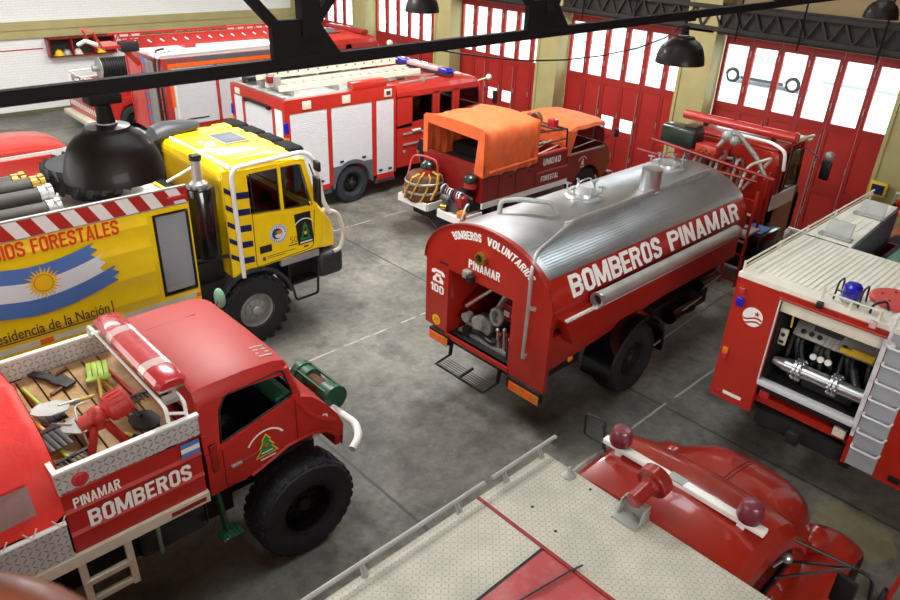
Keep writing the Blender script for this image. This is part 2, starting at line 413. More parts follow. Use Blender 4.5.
def glyph(c, h=0.1):
    t = 2*h; a, b, T = h, 0.6-h, 1-h; k = 0.1
    o = [(a+k, h), (b-k, h), (b, h+k), (b, T-k), (b-k, T), (a+k, T), (a, T-k), (a, h+k)]
    top = _stroke([(h, T), (b-k, T), (b, T-k), (b, 0.5+h*0.4+k), (b-k, 0.5+h*0.4), (h, 0.5+h*0.4)], h*0.9)
    stem = [_rect(0, 0, t, 1)]
    G = {
     'O': (0.6, _stroke(o, h, True)), '0': (0.6, _stroke(o, h, True)), 'I': (t, stem), 'L': (0.5, stem+[_rect(0, 0, 0.5, t*0.9)]),
     'E': (0.52, stem+[_rect(0, 0, 0.52, t*0.9), _rect(0, 0.5-h*0.85, 0.46, 0.5+h*0.85), _rect(0, 1-t*0.9, 0.52, 1)]), 'F': (0.5, stem+[_rect(0, 0.5-h*0.85, 0.44, 0.5+h*0.85), _rect(0, 1-t*0.9, 0.5, 1)]),
     'T': (0.56, [_rect(0.28-h, 0, 0.28+h, 1), _rect(0, 1-t*0.9, 0.56, 1)]), 'M': (0.84, [_rect(0, 0, t*0.95, 1), _rect(0.84-t*0.95, 0, 0.84, 1), [(0, 1), (t*1.15, 1), (0.42+h*0.8, 0.06), (0.42-h*0.8, 0.06)], [(0.84, 1), (0.84-t*1.15, 1), (0.42-h*0.8, 0.06), (0.42+h*0.8, 0.06)]]),
     'N': (0.62, [_rect(0, 0, t*0.92, 1), _rect(0.62-t*0.92, 0, 0.62, 1), [(0, 1), (t*1.05, 1), (0.62, 0), (0.62-t*1.05, 0)]]),
     'A': (0.64, [[(0, 0), (t, 0), (0.32+h*0.95, 1), (0.32-h*1.1, 1)], [(0.64, 0), (0.64-t, 0), (0.32-h*0.95, 1), (0.32+h*1.1, 1)], _rect(0.16, 0.19, 0.48, 0.19+t*0.8)]),
     'V': (0.62, [[(0, 1), (t, 1), (0.31+h*0.95, 0), (0.31-h*1.05, 0)], [(0.62, 1), (0.62-t, 1), (0.31-h*0.95, 0), (0.31+h*1.05, 0)]]),
     'U': (0.6, _stroke([(a, 1), (a, h+k), (a+k, h), (b-k, h), (b, h+k), (b, 1)], h)), 'C': (0.58, _stroke([(b, 0.66), (b, T-k), (b-k, T), (a+k, T), (a, T-k), (a, h+k), (a+k, h), (b-k, h), (b, h+k), (b, 0.34)], h)),
     'D': (0.6, stem+_stroke([(h, T), (b-k, T), (b, T-k), (b, h+k), (b-k, h), (h, h)], h)), 'P': (0.6, stem+top), 'R': (0.62, stem+top+[[(0.24, 0.47), (0.24+t*1.05, 0.47), (0.62, 0), (0.62-t*1.1, 0)]]),
     'B': (0.6, stem+top+_stroke([(h, 0.5), (b-k, 0.5), (b, 0.5-k), (b, h+k), (b-k, h), (h, h)], h*0.95)),
     'S': (0.58, _stroke([(b-0.02, 0.68), (b-0.02, T-k), (b-0.02-k, T), (a+k, T), (a, T-k), (a, 0.62), (a+k, 0.55), (b-0.02-k, 0.45), (b-0.02, 0.38), (b-0.02, h+k), (b-0.02-k, h), (a+k, h), (a, h+k), (a, 0.32)], h)),
     '1': (0.36, [_rect(0.36-t, 0, 0.36, 1), [(0, 0.8), (0.36-t, 1), (0.36-t, 0.78), (0, 0.62)]]), ' ': (0.3, [])}
    return G[c]
def block_letters(txt, parent, material, fn, h=0.1, gap=0.08, name='lettering'):
    x = 0.0; polys = []
    for c in txt:
        w, ps = glyph(c, h); polys += [[(x+p[0], p[1]) for p in pl] for pl in ps]; x += w+gap
    W = x-gap; mb = MB()
    for i, pl in enumerate(polys):
        cu = sum(p[0] for p in pl)/len(pl)/W; cv = sum(p[1] for p in pl)/len(pl); e = 0.01
        n = (fn(cu+e, cv)-fn(cu-e, cv)).cross(fn(cu, cv+e)-fn(cu, cv-e)).normalized()
        mb.face([fn(p[0]/W, p[1])+n*(0.0006*(i % 7)) for p in pl])
    return mb.build(name, material, parent, fix=False)
def flat(o, ux, uy, w, h, shear=0.0):
    o = Vector(o); ux = Vector(ux).normalized(); uy = Vector(uy).normalized()
    return lambda u, v: o+ux*(u*w+shear*v*h)+uy*(v*h)
def decal(parent, material, o, ux, uy, polys, name, label=None, mats=None, lift=0.0):
    """flat shapes: polys = list of (matindex, [(u,v)...]) in metres on the plane o+ux*u+uy*v; later ones lie a touch higher"""
    o = Vector(o); ux = Vector(ux).normalized(); uy = Vector(uy).normalized(); n = ux.cross(uy).normalized()
    mb = MB()
    for i, (mi, pl) in enumerate(polys):
        mb.face([o+ux*p[0]+uy*p[1]+n*(0.0012*(i+1)+lift) for p in pl], mi)
    ob = mb.build(name, mats or material, parent, fix=False, label=label)
    bm = bmesh.new(); bm.from_mesh(ob.data); bmesh.ops.triangulate(bm, faces=[f for f in bm.faces if len(f.verts) > 4]); bm.to_mesh(ob.data); bm.free()
    return ob
def circ(cx, cy, r, n=24, a0=0, a1=2*PI): return [(cx+r*math.cos(a0+(a1-a0)*k/n), cy+r*math.sin(a0+(a1-a0)*k/n)) for k in range(n if abs(a1-a0-2*PI) < 1e-6 else n+1)]
def arcband(cx, cy, r0, r1, a0, a1, n=14):
    return [(cx+r1*math.cos(a0+(a1-a0)*k/n), cy+r1*math.sin(a0+(a1-a0)*k/n)) for k in range(n+1)] + [(cx+r0*math.cos(a1+(a0-a1)*k/n), cy+r0*math.sin(a1+(a0-a1)*k/n)) for k in range(n+1)]
def firtree(cx, cy, w, h):
    return [(cx-w/2, cy), (cx-w*0.22, cy+h*0.36), (cx-w*0.34, cy+h*0.36), (cx-w*0.13, cy+h*0.68), (cx-w*0.22, cy+h*0.68), (cx, cy+h), (cx+w*0.22, cy+h*0.68), (cx+w*0.13, cy+h*0.68), (cx+w*0.34, cy+h*0.36), (cx+w*0.22, cy+h*0.36), (cx+w/2, cy)]

# ---------------------------------------------------------------- shared parts
def wheel(parent, cx, y, side, R, w, rim_r=None, style='road', rim='chassis', rubber='rubber', dish=0.08, name='wheel', zc=None):
    """y = outer face plane; side=-1 outer face looks to -Y.  The tyre is the part, the rim its sub-part."""
    rim_r = rim_r or R*0.55; zc = R if zc is None else zc
    s = side; o = Vector((cx, y, zc)); ax = Vector((0, -s, 0))   # axis runs inwards
    prof = [(rim_r, 0.03), (rim_r+0.25*(R-rim_r), 0.0), (R*0.93, 0.012), (R*0.985, 0.05), (R, 0.085), (R, w-0.085), (R*0.985, w-0.05), (R*0.93, w-0.012), (rim_r+0.2*(R-rim_r), w), (rim_r, w-0.03)]
    mb = MB(); mb.lathe(prof, o, ax, 48, closed=True)
    if style == 'lug':
        n = 22
        for k in range(n):
            a = 2*PI*k/n
            for half in (0, 1):
                aa = a+half*PI/n
                d = Vector((math.cos(aa), 0, math.sin(aa))); t = Vector((-math.sin(aa), 0, math.cos(aa)))
                yc = (0.23*w if half == 0 else 0.77*w)
                yd = (ax*0.94+t*(0.5 if half == 0 else -0.5)).normalized()
                mb.obox(o+ax*yc+d*(R+0.004), d, yd, d.cross(yd), 0.05, w*0.46, 0.075, 0, 0.006)
    elif style == 'chunk':
        n = 30
        for k in range(n):
            for j in range(5):
                aa = 2*PI*(k+0.5*(j % 2))/n
                d = Vector((math.cos(aa), 0, math.sin(aa))); t = Vector((-math.sin(aa), 0, math.cos(aa)))
                mb.obox(o+ax*(w*(0.14+0.18*j))+d*(R-(0.012 if j in (0, 4) else 0)), d, ax, d.cross(ax), 0.022, w*0.145, 2*PI*R/n*0.62, 0, 0.005)
    else:
        for yy in (0.3, 0.5, 0.7):
            mb.lathe([(R-0.004, w*yy-0.012), (R+0.008, w*yy-0.01), (R+0.008, w*yy+0.01), (R-0.004, w*yy+0.012)], o, ax, 48)
    t = mb.build(name, rubber, parent)
    rb = MB()
    rb.lathe([(rim_r+0.012, 0.02), (rim_r+0.012, 0.045), (rim_r*0.93, 0.06), (rim_r*0.88, dish+0.05), (rim_r*0.62, dish+0.02), (rim_r*0.58, dish-0.01), (rim_r*0.30, dish-0.02), (rim_r*0.28, dish-0.07), (rim_r*0.2, dish-0.09), (0.0, dish-0.09)], o, ax, 40)
    for k in range(8):
        a = 2*PI*k/8; d = Vector((math.cos(a), 0, math.sin(a)))
        rb.cyl(o+d*rim_r*0.46+ax*(dish-0.055), o+d*rim_r*0.46+ax*(dish), 0.022, seg=6)
        rb.cyl(o+d*rim_r*0.76+ax*(dish+0.025), o+d*rim_r*0.76+ax*(dish+0.03), rim_r*0.09, seg=10)
    rb.lathe([(rim_r+0.01, w-0.03), (rim_r*0.8, w-0.06), (0.02, w-0.07)], o, ax, 24)
    rb.build('rim', rim, t)
    return t
def window(parent, pts, frame='black', gl='car_glass', name='window', th=0.02, inward=(0, 1, 0), fw=0.02):
    """glazed opening: dark frame strip round the corners pts and a pane as sub-part"""
    mb = MB(); n = len(pts)
    P = [Vector(p) for p in pts]; iv = Vector(inward).normalized()
    mb.tube(P, fw*0.6, 6, closed=True)
    fr = mb.build(name, frame, parent)
    g = MB(); c = sum(P, Vector())/n
    g.slab([p+iv*0.012 for p in P], iv*0.006)
    g.build('pane', gl, fr)
    return fr
def shutter(parent, x0, x1, y, z0, z1, sgn=-1, mtl='alu', frame=None, axis='x', slat=0.045, name='roller_shutter'):
    """ribbed roller shutter on a plane y (axis x) or x (axis y); faces towards sgn"""
    mb = MB(); n = max(3, int((z1-z0)/slat)); poly = []
    h = (z1-z0)/n
    for i in range(n):
        z = z0+i*h
        poly += [(0.005, z), (0.010, z+0.12*h), (0.010, z+0.88*h)]
    poly += [(0, z1), (-0.02, z1), (-0.02, z0)]
    if axis == 'x': mb.prism([(y+sgn*p[0], p[1]) for p in poly], 'yz', x0, x1)
    else: mb.prism([(y+sgn*p[0], p[1]) for p in poly], 'xz', x0, x1)
    return mb.build(name, mtl, parent, angle=20)
def mirror(parent, p, arm_from, w=0.16, h=0.32, name='mirror', mtl='black', face=(1, 0, 0)):
    mb = MB(); mb.obox(p, (0.15, 1, 0), (1, -0.15, 0), (0, 0, 1), w, 0.06, h, 0, 0.02)
    o = mb.build(name, mtl, parent)
    a = MB(); a.tube([arm_from, (Vector(arm_from)+Vector(p))/2+Vector((0, 0, 0.05)), p], 0.012, 6); a.build('bracket', 'black', o)
    return o
# ================================================================ the hall
XW = 17.0          # wall with the folding doors
YW = 26.6          # white brick side wall
XB, YR, ZC = -5.0, -7.0, 7.6

def floor_material():
    m = bpy.data.materials.new('stained_concrete'); m.use_nodes = True
    nt = m.node_tree; N = nt.nodes; L = nt.links; b = N['Principled BSDF']
    tc = N.new('ShaderNodeTexCoord'); sep = N.new('ShaderNodeSeparateXYZ'); L.new(tc.outputs['Object'], sep.inputs[0])
    def noise(s, d=6, r=0.6):
        n = N.new('ShaderNodeTexNoise'); n.inputs['Scale'].default_value = s; n.inputs['Detail'].default_value = d; n.inputs['Roughness'].default_value = r
        L.new(tc.outputs['Object'], n.inputs['Vector']); return n.outputs['Fac']
    def ramp(f, a, bb, c0, c1):
        r = N.new('ShaderNodeValToRGB'); r.color_ramp.elements[0].position = a; r.color_ramp.elements[1].position = bb
        r.color_ramp.elements[0].color = (*c0, 1); r.color_ramp.elements[1].color = (*c1, 1); L.new(f, r.inputs['Fac']); return r.outputs['Color']
    def mixc(f, a, bb, mode='MIX'):
        x = N.new('ShaderNodeMix'); x.data_type = 'RGBA'; x.blend_type = mode
        if isinstance(f, float): x.inputs['Factor'].default_value = f
        else: L.new(f, x.inputs['Factor'])
        for i, v in ((6, a), (7, bb)):
            if isinstance(v, tuple): x.inputs[i].default_value = (*v, 1)
            else: L.new(v, x.inputs[i])
        return x.outputs[2]
    def mth(op, a, bb=None):
        n = N.new('ShaderNodeMath'); n.operation = op
        for i, v in enumerate((a, bb)):
            if v is None: continue
            if isinstance(v, (int, float)): n.inputs[i].default_value = v
            else: L.new(v, n.inputs[i])
        return n.outputs[0]
    base = ramp(noise(0.55, 8, 0.65), 0.36, 0.66, lin((82, 81, 77)), lin((137, 134, 125)))
    fine = ramp(noise(7, 8, 0.7), 0.3, 0.72, (0.55, 0.55, 0.55), (1.2, 1.18, 1.13))
    col = mixc(1.0, base, fine, 'MULTIPLY')
    # oil stains with shapes of their own
    st = mth('MULTIPLY', ramp(noise(0.9, 8, 0.72), 0.52, 0.64, (0, 0, 0), (1, 1, 1)), 0.55)
    col = mixc(st, col, lin((54, 53, 50)))
    pale = mth('MULTIPLY', ramp(noise(11, 8, 0.85), 0.57, 0.68, (0, 0, 0), (1, 1, 1)), 0.45)
    col = mixc(pale, col, lin((172, 168, 156)))
    # slab joints along X and Y
    wob = mth('MULTIPLY', mth('SUBTRACT', noise(1.5), 0.5), 0.05)
    xx = mth('ADD', sep.outputs['X'], wob); yy = mth('ADD', sep.outputs['Y'], wob)
    def line(c, at, w):
        return mth('LESS_THAN', mth('ABSOLUTE', mth('SUBTRACT', c, at)), w)
    jl = None
    for at in (4.11, 8.32, 12.53):
        v = line(xx, at, 0.022); jl = v if jl is None else mth('MAXIMUM', jl, v)
    pl = None
    for at in (3.93, 8.25, 12.33, 16.5):
        v = line(yy, at, 0.018); pl = v if pl is None else mth('MAXIMUM', pl, v)
    col = mixc(mth('MULTIPLY', jl, 0.75), col, lin((46, 45, 42)))
    gate = ramp(noise(1.8, 4), 0.42, 0.5, (0, 0, 0), (1, 1, 1))
    col = mixc(mth('MULTIPLY', mth('MULTIPLY', pl, gate), 0.6), col, lin((196, 192, 182)))
    # mossy yellow patch by the nose of the vintage truck
    dx = mth('SUBTRACT', sep.outputs['X'], 7.85); dy = mth('SUBTRACT', sep.outputs['Y'], 1.05)
    d2 = mth('ADD', mth('POWER', dx, 2.0), mth('POWER', dy, 2.0))
    pt = mth('MULTIPLY', mth('LESS_THAN', mth('ADD', d2, mth('MULTIPLY', noise(3), 0.8)), 0.6), 0.35)
    col = mixc(pt, col, lin((136, 126, 66)))
    L.new(col, b.inputs['Base Color'])
    rr = N.new('ShaderNodeMapRange'); rr.inputs['To Min'].default_value = 0.38; rr.inputs['To Max'].default_value = 0.75
    L.new(noise(1.6, 6), rr.inputs['Value']); L.new(rr.outputs['Result'], b.inputs['Roughness'])
    bp = N.new('ShaderNodeBump'); bp.inputs['Strength'].default_value = 0.25; bp.inputs['Distance'].default_value = 0.01
    L.new(noise(20, 8, 0.7), bp.inputs['Height']); L.new(bp.outputs['Normal'], b.inputs['Normal'])
    return m

def brick_material(name, c1, c2, mort, scale=1.0):
    m = bpy.data.materials.new(name); m.use_nodes = True
    nt = m.node_tree; N = nt.nodes; L = nt.links; b = N['Principled BSDF']; b.inputs['Roughness'].default_value = 0.75
    tc = N.new('ShaderNodeTexCoord'); mp = N.new('ShaderNodeMapping'); mp.inputs['Rotation'].default_value = (R_(90), 0, 0)
    L.new(tc.outputs['Object'], mp.inputs['Vector'])
    br = N.new('ShaderNodeTexBrick'); br.inputs['Scale'].default_value = 1.0
    br.inputs['Brick Width'].default_value = 0.26*scale; br.inputs['Row Height'].default_value = 0.08*scale; br.inputs['Mortar Size'].default_value = 0.008
    br.inputs['Color1'].default_value = (*lin(c1), 1); br.inputs['Color2'].default_value = (*lin(c2), 1); br.inputs['Mortar'].default_value = (*lin(mort), 1)
    L.new(mp.outputs[0], br.inputs['Vector']); L.new(br.outputs['Color'], b.inputs['Base Color'])
    bp = N.new('ShaderNodeBump'); bp.inputs['Strength'].default_value = 0.3; bp.inputs['Distance'].default_value = 0.01; bp.invert = True
    L.new(br.outputs['Fac'], bp.inputs['Height']); L.new(bp.outputs['Normal'], b.inputs['Normal'])
    return m

M['floor'] = floor_material()
M['brick'] = brick_material('white_painted_brick', (228, 228, 226), (224, 224, 221), (214, 213, 210))
M['sheet'] = mat('tan_wall_sheeting', (150, 128, 92), 0.7, var=0.12, scale=1.5)
M['plaster'] = mat('pale_plaster', (188, 184, 172), 0.85, var=0.05, scale=1)
M['street'] = mat('pale_street', (205, 205, 205), 0.9, var=0.05)
M['greensign'] = mat('green_sign_board', (52, 112, 70), 0.5)
M['skyl'] = mat('skylight_frame', (120, 118, 110), 0.6)

struct(MB().box(XB, XW+0.2, YR, YW+0.2, -0.2, 0).build('floor', 'floor'))
struct(MB().box(XB, XW+0.1, YW, YW+0.2, 0, ZC).build('wall_left', 'brick'))
struct(MB().box(XB-0.2, XB, YR, YW, 0, ZC).build('wall_rear', 'plaster'))
struct(MB().box(XB, XW+0.1, YR-0.2, YR, 0, ZC).build('wall_right', 'plaster'))
# unseen ceiling; skylight openings added and sized for the light
def ceiling():
    holes = [(1.0, 6.0, 3.0, 5.2), (3.6, 5.4, 9.2, 11.2), (8.5, 14.0, 3.0, 5.0), (10.4, 12.4, 9.8, 11.8), (1.0, 6.0, 17.5, 21.0), (8.5, 14.0, 17.5, 21.0)]
    xs = sorted({XB, XW+0.1, *[h[0] for h in holes], *[h[1] for h in holes]})
    ys = sorted({YR, YW, *[h[2] for h in holes], *[h[3] for h in holes]})
    mb = MB()
    for i in range(len(xs)-1):
        for j in range(len(ys)-1):
            cx, cy = (xs[i]+xs[i+1])/2, (ys[j]+ys[j+1])/2
            if any(h[0] < cx < h[1] and h[2] < cy < h[3] for h in holes): continue
            mb.box(xs[i], xs[i+1], ys[j], ys[j+1], ZC, ZC+0.12)
    struct(mb.build('ceiling', 'sheet'))
    for k, h in enumerate(holes):
        fr = MB()
        for t in range(1, 5):
            x = h[0]+(h[1]-h[0])*t/5; fr.box(x-0.03, x+0.03, h[2], h[3], ZC+0.02, ZC+0.08)
        o = fr.build('window_%d' % (k+11), 'skyl'); struct(o)
        MB().box(h[0], h[1], h[2], h[3], ZC+0.085, ZC+0.095).build('pane', 'glass', o)
    return holes
HOLES = ceiling()
def fill_window_frame(num, plane, a0, a1, z0, z1):  # unseen frame on a solid wall, added to go with a fill lamp
    fr = MB(); n = 6
    def bx(u0, u1, za, zb):
        if plane == 'x': fr.box(XB, XB+0.06, u0, u1, za, zb)
        else: fr.box(u0, u1, YR, YR+0.06, za, zb)
    for k in range(n+1):
        u = a0+(a1-a0)*k/n; bx(u-0.04, u+0.04, z0, z1)
    for z in (z0, (z0+z1)/2, z1): bx(a0, a1, z-0.04, z+0.04)
    struct(fr.build('window_%d' % num, 'skyl'))
fill_window_frame(1, 'x', 4.0, 18.0, 3.2, 6.4); fill_window_frame(2, 'y', -4.6, 3.0, 4.4, 7.2)

# ---- door wall: olive pillars, folding doors, upper sheeting
PIL = [(3.55, 4.35), (8.45, 9.22), (13.0, 13.72), (17.35, 18.08), (21.75, 22.48), (26.1, 26.6)]
for k, (a, b_) in enumerate(PIL):
    mb = MB(); mb.box(XW-0.5, XW+0.15, a, b_, 0, ZC, 0)
    mb.box(XW-0.53, XW-0.5, a-0.02, a+0.06, 0, ZC, 1); mb.box(XW-0.53, XW-0.5, b_-0.06, b_+0.02, 0, ZC, 1)
    for z in (1.3, 2.6, 3.9, 5.2): mb.box(XW-0.503, XW-0.5, a+0.06, b_-0.06, z-0.008, z+0.008, 1)
    struct(mb.build('wall_front', ['olive', 'olive']))
up = MB()
ribn = 84; y0, y1 = YR, YW
poly = []
for i in range(ribn*2+1):
    y = y0+(y1-y0)*i/(ribn*2); poly.append((XW+0.02+(0.03 if i % 2 else 0), y))
poly += [(XW+0.16, y1), (XW+0.16, y0)]
up.prism(poly, 'xy', 4.12, ZC)
struct(up.build('wall_front', 'sheet'))
struct(MB().box(XW, XW+0.16, YR, 3.6, 0, 4.12).build('wall_front', 'red_dark'))
# dark lattice girder over the doors
g = MB()
for z in (4.16, 4.62): g.box(16.42, 16.54, YR, YW, z, z+0.09)
n = 70
for i in range(n):
    ya = YR+(YW-YR)*i/n; yb = YR+(YW-YR)*(i+1)/n
    g.bar((16.48, ya, 4.22), (16.48, (ya+yb)/2, 4.66), 0.045, 0.045); g.bar((16.48, (ya+yb)/2, 4.66), (16.48, yb, 4.22), 0.045, 0.045)
g.box(16.5, 16.95, YR, YW, 4.1, 4.16); g.box(16.55, 16.6, YR, YW, 4.16, 4.75)
struct(g.build('trim_4', 'girder'))
r = MB()
for y in (4.9, 6.5, 7.9, 10.6, 12.2): r.cyl((16.35, y, 4.0), (16.35, y, ZC), 0.018, seg=6)
struct(r.build('trim_5', 'truss'))

def folding_door(num, ya, yb, notices=()):
    """six leaves between two pillars, leaf 0 at the larger Y (left in the photo)"""
    root = bpy.data.objects.new('door_%d' % num, None); root.location = (XW, (ya+yb)/2, 0); COL.objects.link(root); struct(root)
    n = 6; w = (yb-ya)/n; x0, x1 = XW-0.03, XW+0.04
    for i in range(n):
        hi = yb-i*w; lo = hi-w
        mb = MB(); st = 0.075
        mb.box(x0, x1, lo+0.006, lo+st, 0.03, 4.04, 1); mb.box(x0, x1, hi-st, hi-0.006, 0.03, 4.04, 1)
        for (a, b_) in ((3.86, 4.04), (2.36, 2.54), (0.98, 1.10), (0.03, 0.22)): mb.box(x0, x1, lo+st, hi-st, a, b_, 1)
        if i in notices:
            zz = (1.20, 1.54); q0, q1 = lo+0.11, hi-0.11
            mb.box(x0+0.02, x1-0.02, lo+st, hi-st, zz[1], 2.36, 0); mb.box(x0+0.02, x1-0.02, lo+st, hi-st, 1.10, zz[0], 0)
            mb.box(x0+0.02, x1-0.02, lo+st, q0, *zz, 0); mb.box(x0+0.02, x1-0.02, q1, hi-st, *zz, 0)
        else: mb.box(x0+0.02, x1-0.02, lo+st, hi-st, 1.10, 2.36, 0)
        mb.box(x0+0.02, x1-0.02, lo+st, hi-st, 0.22, 0.98, 0)
        leaf = mb.build('leaf', ['red_door', 'red_door_frame'], root)
        p = MB(); p.box(XW-0.004, XW+0.004, lo+st, hi-st, 2.54, 3.86)
        if i in notices: p.box(XW-0.004, XW+0.004, q0, q1, 1.20, 1.54)
        p.build('pane', 'glass', leaf)
        h = MB()
        for z in (0.5, 1.6, 2.9, 3.7): h.cyl((x0-0.012, lo+0.004, z-0.07), (x0-0.012, lo+0.004, z+0.07), 0.014, seg=8)
        if i in (1, 3, 5): h.box(x0-0.02, x0, lo+0.03, lo+0.06, 0.9, 1.35); h.cyl((x0-0.03, lo+0.045, 0.05), (x0-0.03, lo+0.045, 2.3), 0.009, seg=6)
        h.build('hinge', 'galv', leaf)
    rail = MB(); rail.box(XW-0.07, XW-0.03, ya, yb, 4.04, 4.10); rail.build('top_rail', 'olive_light', root)
    return root
folding_door(1, 22.5, 26.1); folding_door(2, 18.1, 21.75); folding_door(3, 13.75, 17.35, (2, 3))
folding_door(4, 9.25, 12.98, (2, 3)); folding_door(5, 4.35, 8.42)

# ---- white brick wall dressings
t = MB(); t.box(XB, XW, YW-0.10, YW, 2.35, 2.60); t.box(XB, XW, YW-0.14, YW, 2.60, 2.84); struct(t.build('trim_1', 'olive'))
struct(MB().box(XB, 7.15, YW-0.015, YW, 1.985, 2.02).build('trim_2', 'red_engine'))
struct(MB().box(XB, XW, YW-0.03, YW, 0, 0.12).build('baseboard_left', mat('mossy_olive_paint', (96, 90, 62), 0.7)))
gs = MB().box(10.35, 13.6, YW-0.05, YW, 2.10, 2.345).build('wall_sign', 'greensign')
tag(gs, 'long green board on the white brick wall under the olive band', 'sign')
mk = MB()
for i in range(9): mk.box(11.6+i*0.16, 11.69+i*0.16, YW-0.056, YW-0.05, 2.25, 2.32)
mk.build('mark', 'lettering', gs)
gw = MB().box(13.65, 15.4, YW-0.05, YW, 2.10, 2.345).build('wall_panel', 'white')
tag(gw, 'white board on the brick wall next to the green board', 'sign')

# red-framed wall shelf with helmets
sh = empty('helmet_shelf', (8.3, YW, 1.76), 'red framed open shelf with three bays on the white brick wall', 'shelf')
X0, X1, Z0, Z1 = 7.24, 9.36, 1.74, 2.32
mb = MB(); 
mb.box(X0, X1, YW-0.02, YW, Z0, Z1, 1)
for (a, b_) in ((Z0, Z0+0.04), (Z1-0.04, Z1)): mb.box(X0, X1, YW-0.30, YW, a, b_)
for x in (X0, X0+0.70, X0+1.41, X1-0.05): mb.box(x, x+0.05, YW-0.30, YW, Z0, Z1)
mb.build('frame', ['red_dark', 'interior'], sh)
def helmet(x, y, z, m, label, group):
    mb = MB(); prof = [(0.0, 0.17), (0.05, 0.165), (0.09, 0.145), (0.115, 0.10), (0.125, 0.05), (0.13, 0.03), (0.165, 0.012), (0.165, 0.004), (0.12, 0.012), (0.0, 0.012)]
    mb.lathe(prof, (x, y, z), (0, 0, 1), 20); mb.box(x-0.012, x+0.012, y-0.13, y+0.12, z+0.14, z+0.185, 0, 0.008)
    o = mb.build('helmet', m); tag(o, label, 'helmet', group); return o
helmet(7.55, YW-0.18, Z0+0.037, 'sun', 'yellow helmet beside a grey one in the red wall shelf', 'helmets on the wall shelf')
helmet(7.80, YW-0.18, Z0+0.037, 'galv', 'grey helmet beside the yellow one on the red wall shelf', 'helmets on the wall shelf')
helmet(8.14, YW-0.18, Z0+0.037, 'offwhite', 'cream helmet in the middle bay of the red wall shelf', 'helmets on the wall shelf')
helmet(8.87, YW-0.18, Z0+0.037, 'sun', 'yellow helmet alone in its bay of the red wall shelf, by the ladder head', 'helmets on the wall shelf')

# ---- outside
struct(MB().box(XW+0.2, 70, -30, 60, -0.25, -0.05).build('ground', 'street'))
kb = MB(); kb.box(37, 37.3, -30, 60, -0.05, 0.10); kb.box(37.3, 70, -30, 60, -0.05, 0.06); struct(kb.build('kerb', mat('kerb_stone', (150, 150, 150), 0.9)))
def parked_car():
    cx, cy = 33.4, 14.5
    c = empty('parked_car', (cx, cy, -0.05), 'silver car parked outside, seen through the panes of a red door', 'car')
    prof = [(-2.0, 0.28), (-2.05, 0.6), (-1.95, 0.85), (-1.2, 0.95), (-0.65, 1.38), (0.7, 1.42), (1.35, 0.98), (1.95, 0.9), (2.05, 0.55), (2.0, 0.28)]
    for wx in (1.42, -1.42):
        arc = [(wx+0.36*math.cos(a), 0.28+0.36*math.sin(a)+0.04) for a in [PI*k/8 for k in range(9)]]
        prof = prof+arc if wx > 0 else prof+arc
    mb = MB(); mb.prism([(cy+p[0], p[1]-0.05) for p in prof], 'yz', cx, cx+1.7)
    mb.build('body', 'silvercar', c)
    g_ = MB()
    g_.slab([(cx-0.006, cy-1.05, 0.95), (cx-0.006, cy-0.62, 1.28), (cx-0.006, cy+0.02, 1.30), (cx-0.006, cy+0.02, 0.95)], (0.01, 0, 0)); g_.slab([(cx-0.006, cy+0.1, 0.95), (cx-0.006, cy+0.1, 1.30), (cx-0.006, cy+0.62, 1.30), (cx-0.006, cy+1.1, 0.95)], (0.01, 0, 0))
    g_.build('side_window', 'galv', c)
    s_ = MB(); s_.box(cx-0.03, cx+0.02, cy-1.0, cy+1.0, 0.18, 0.30); s_.build('sill', 'darkgrey', c)
    for wy in (-1.42, 1.42):
        o = Vector((cx+0.0, cy+wy, 0.27))
        w_ = MB(); w_.lathe([(0.2, 0.0), (0.3, 0.0), (0.32, 0.03), (0.32, 0.18), (0.2, 0.18)], o, (1, 0, 0), 28, closed=True); ty = w_.build('wheel', 'rubber', c)
        h_ = MB(); h_.lathe([(0.2, 0.01), (0.17, 0.03), (0.05, 0.02), (0.0, 0.0)], o, (1, 0, 0), 24)
        for k in range(5):
            a = 2*PI*k/5; h_.bar(o+Vector((0, 0, 0)), o+Vector((0, 0.2*math.cos(a), 0.2*math.sin(a))), 0.05, 0.03, up=(1, 0, 0))
        h_.build('rim', 'white', ty)
parked_car()

# ---- roof truss near the camera, its gussets and the hanging lamps
def bz(x): return 5.378+0.0115*x
YT = 3.85
tr = MB()
tr.bar((-4.9, YT, bz(-4.9)), (17.0, YT, bz(17.0)), 0.05, 0.072)
def gusset(x, w0, w1):
    z = bz(x)
    tr.slab([(x-w0, YT-0.02, z-0.03), (x+w1*1.35, YT-0.02, z-0.03), (x+w1*0.55, YT-0.02, z+0.245), (x-w0, YT-0.02, z+0.245)], (0, 0.04, 0))
    tr.bar((x+0.10, YT, z+0.15), (x+0.10, YT, ZC-0.1), 0.07, 0.13)
    tr.bar((x-w0+0.03, YT, z+0.22), (x-w0-1.75, YT, ZC-0.15), 0.05, 0.055); tr.bar((x+w1*0.55, YT, z+0.23), (x+1.75, YT, ZC-0.15), 0.05, 0.055)
gusset(2.40, 0.16, 0.27)
gusset(4.62, 0.16, 0.30); gusset(8.9, 0.16, 0.3); gusset(13.3, 0.16, 0.3); gusset(-1.8, 0.16, 0.3)
tr.bar((-4.9, YT, ZC-0.12), (17.0, YT, ZC-0.12), 0.12, 0.1)
struct(tr.build('trim_3', 'truss'))
cb = MB(); pts = []
pts = [(3.42, 3.93, 5.42), (3.6, 3.96, 5.375), (3.93, 4.0, 5.31), (4.36, 4.0, 5.237), (4.72, 4.0, 5.19), (5.19, 4.0, 5.157), (5.7, 4.0, 5.147), (6.3, 4.0, 5.17), (6.75, 3.99, 5.235), (7.02, 3.97, 5.34), (7.07, 3.93, 5.44)]
cb.tube(pts, 0.007, 5)
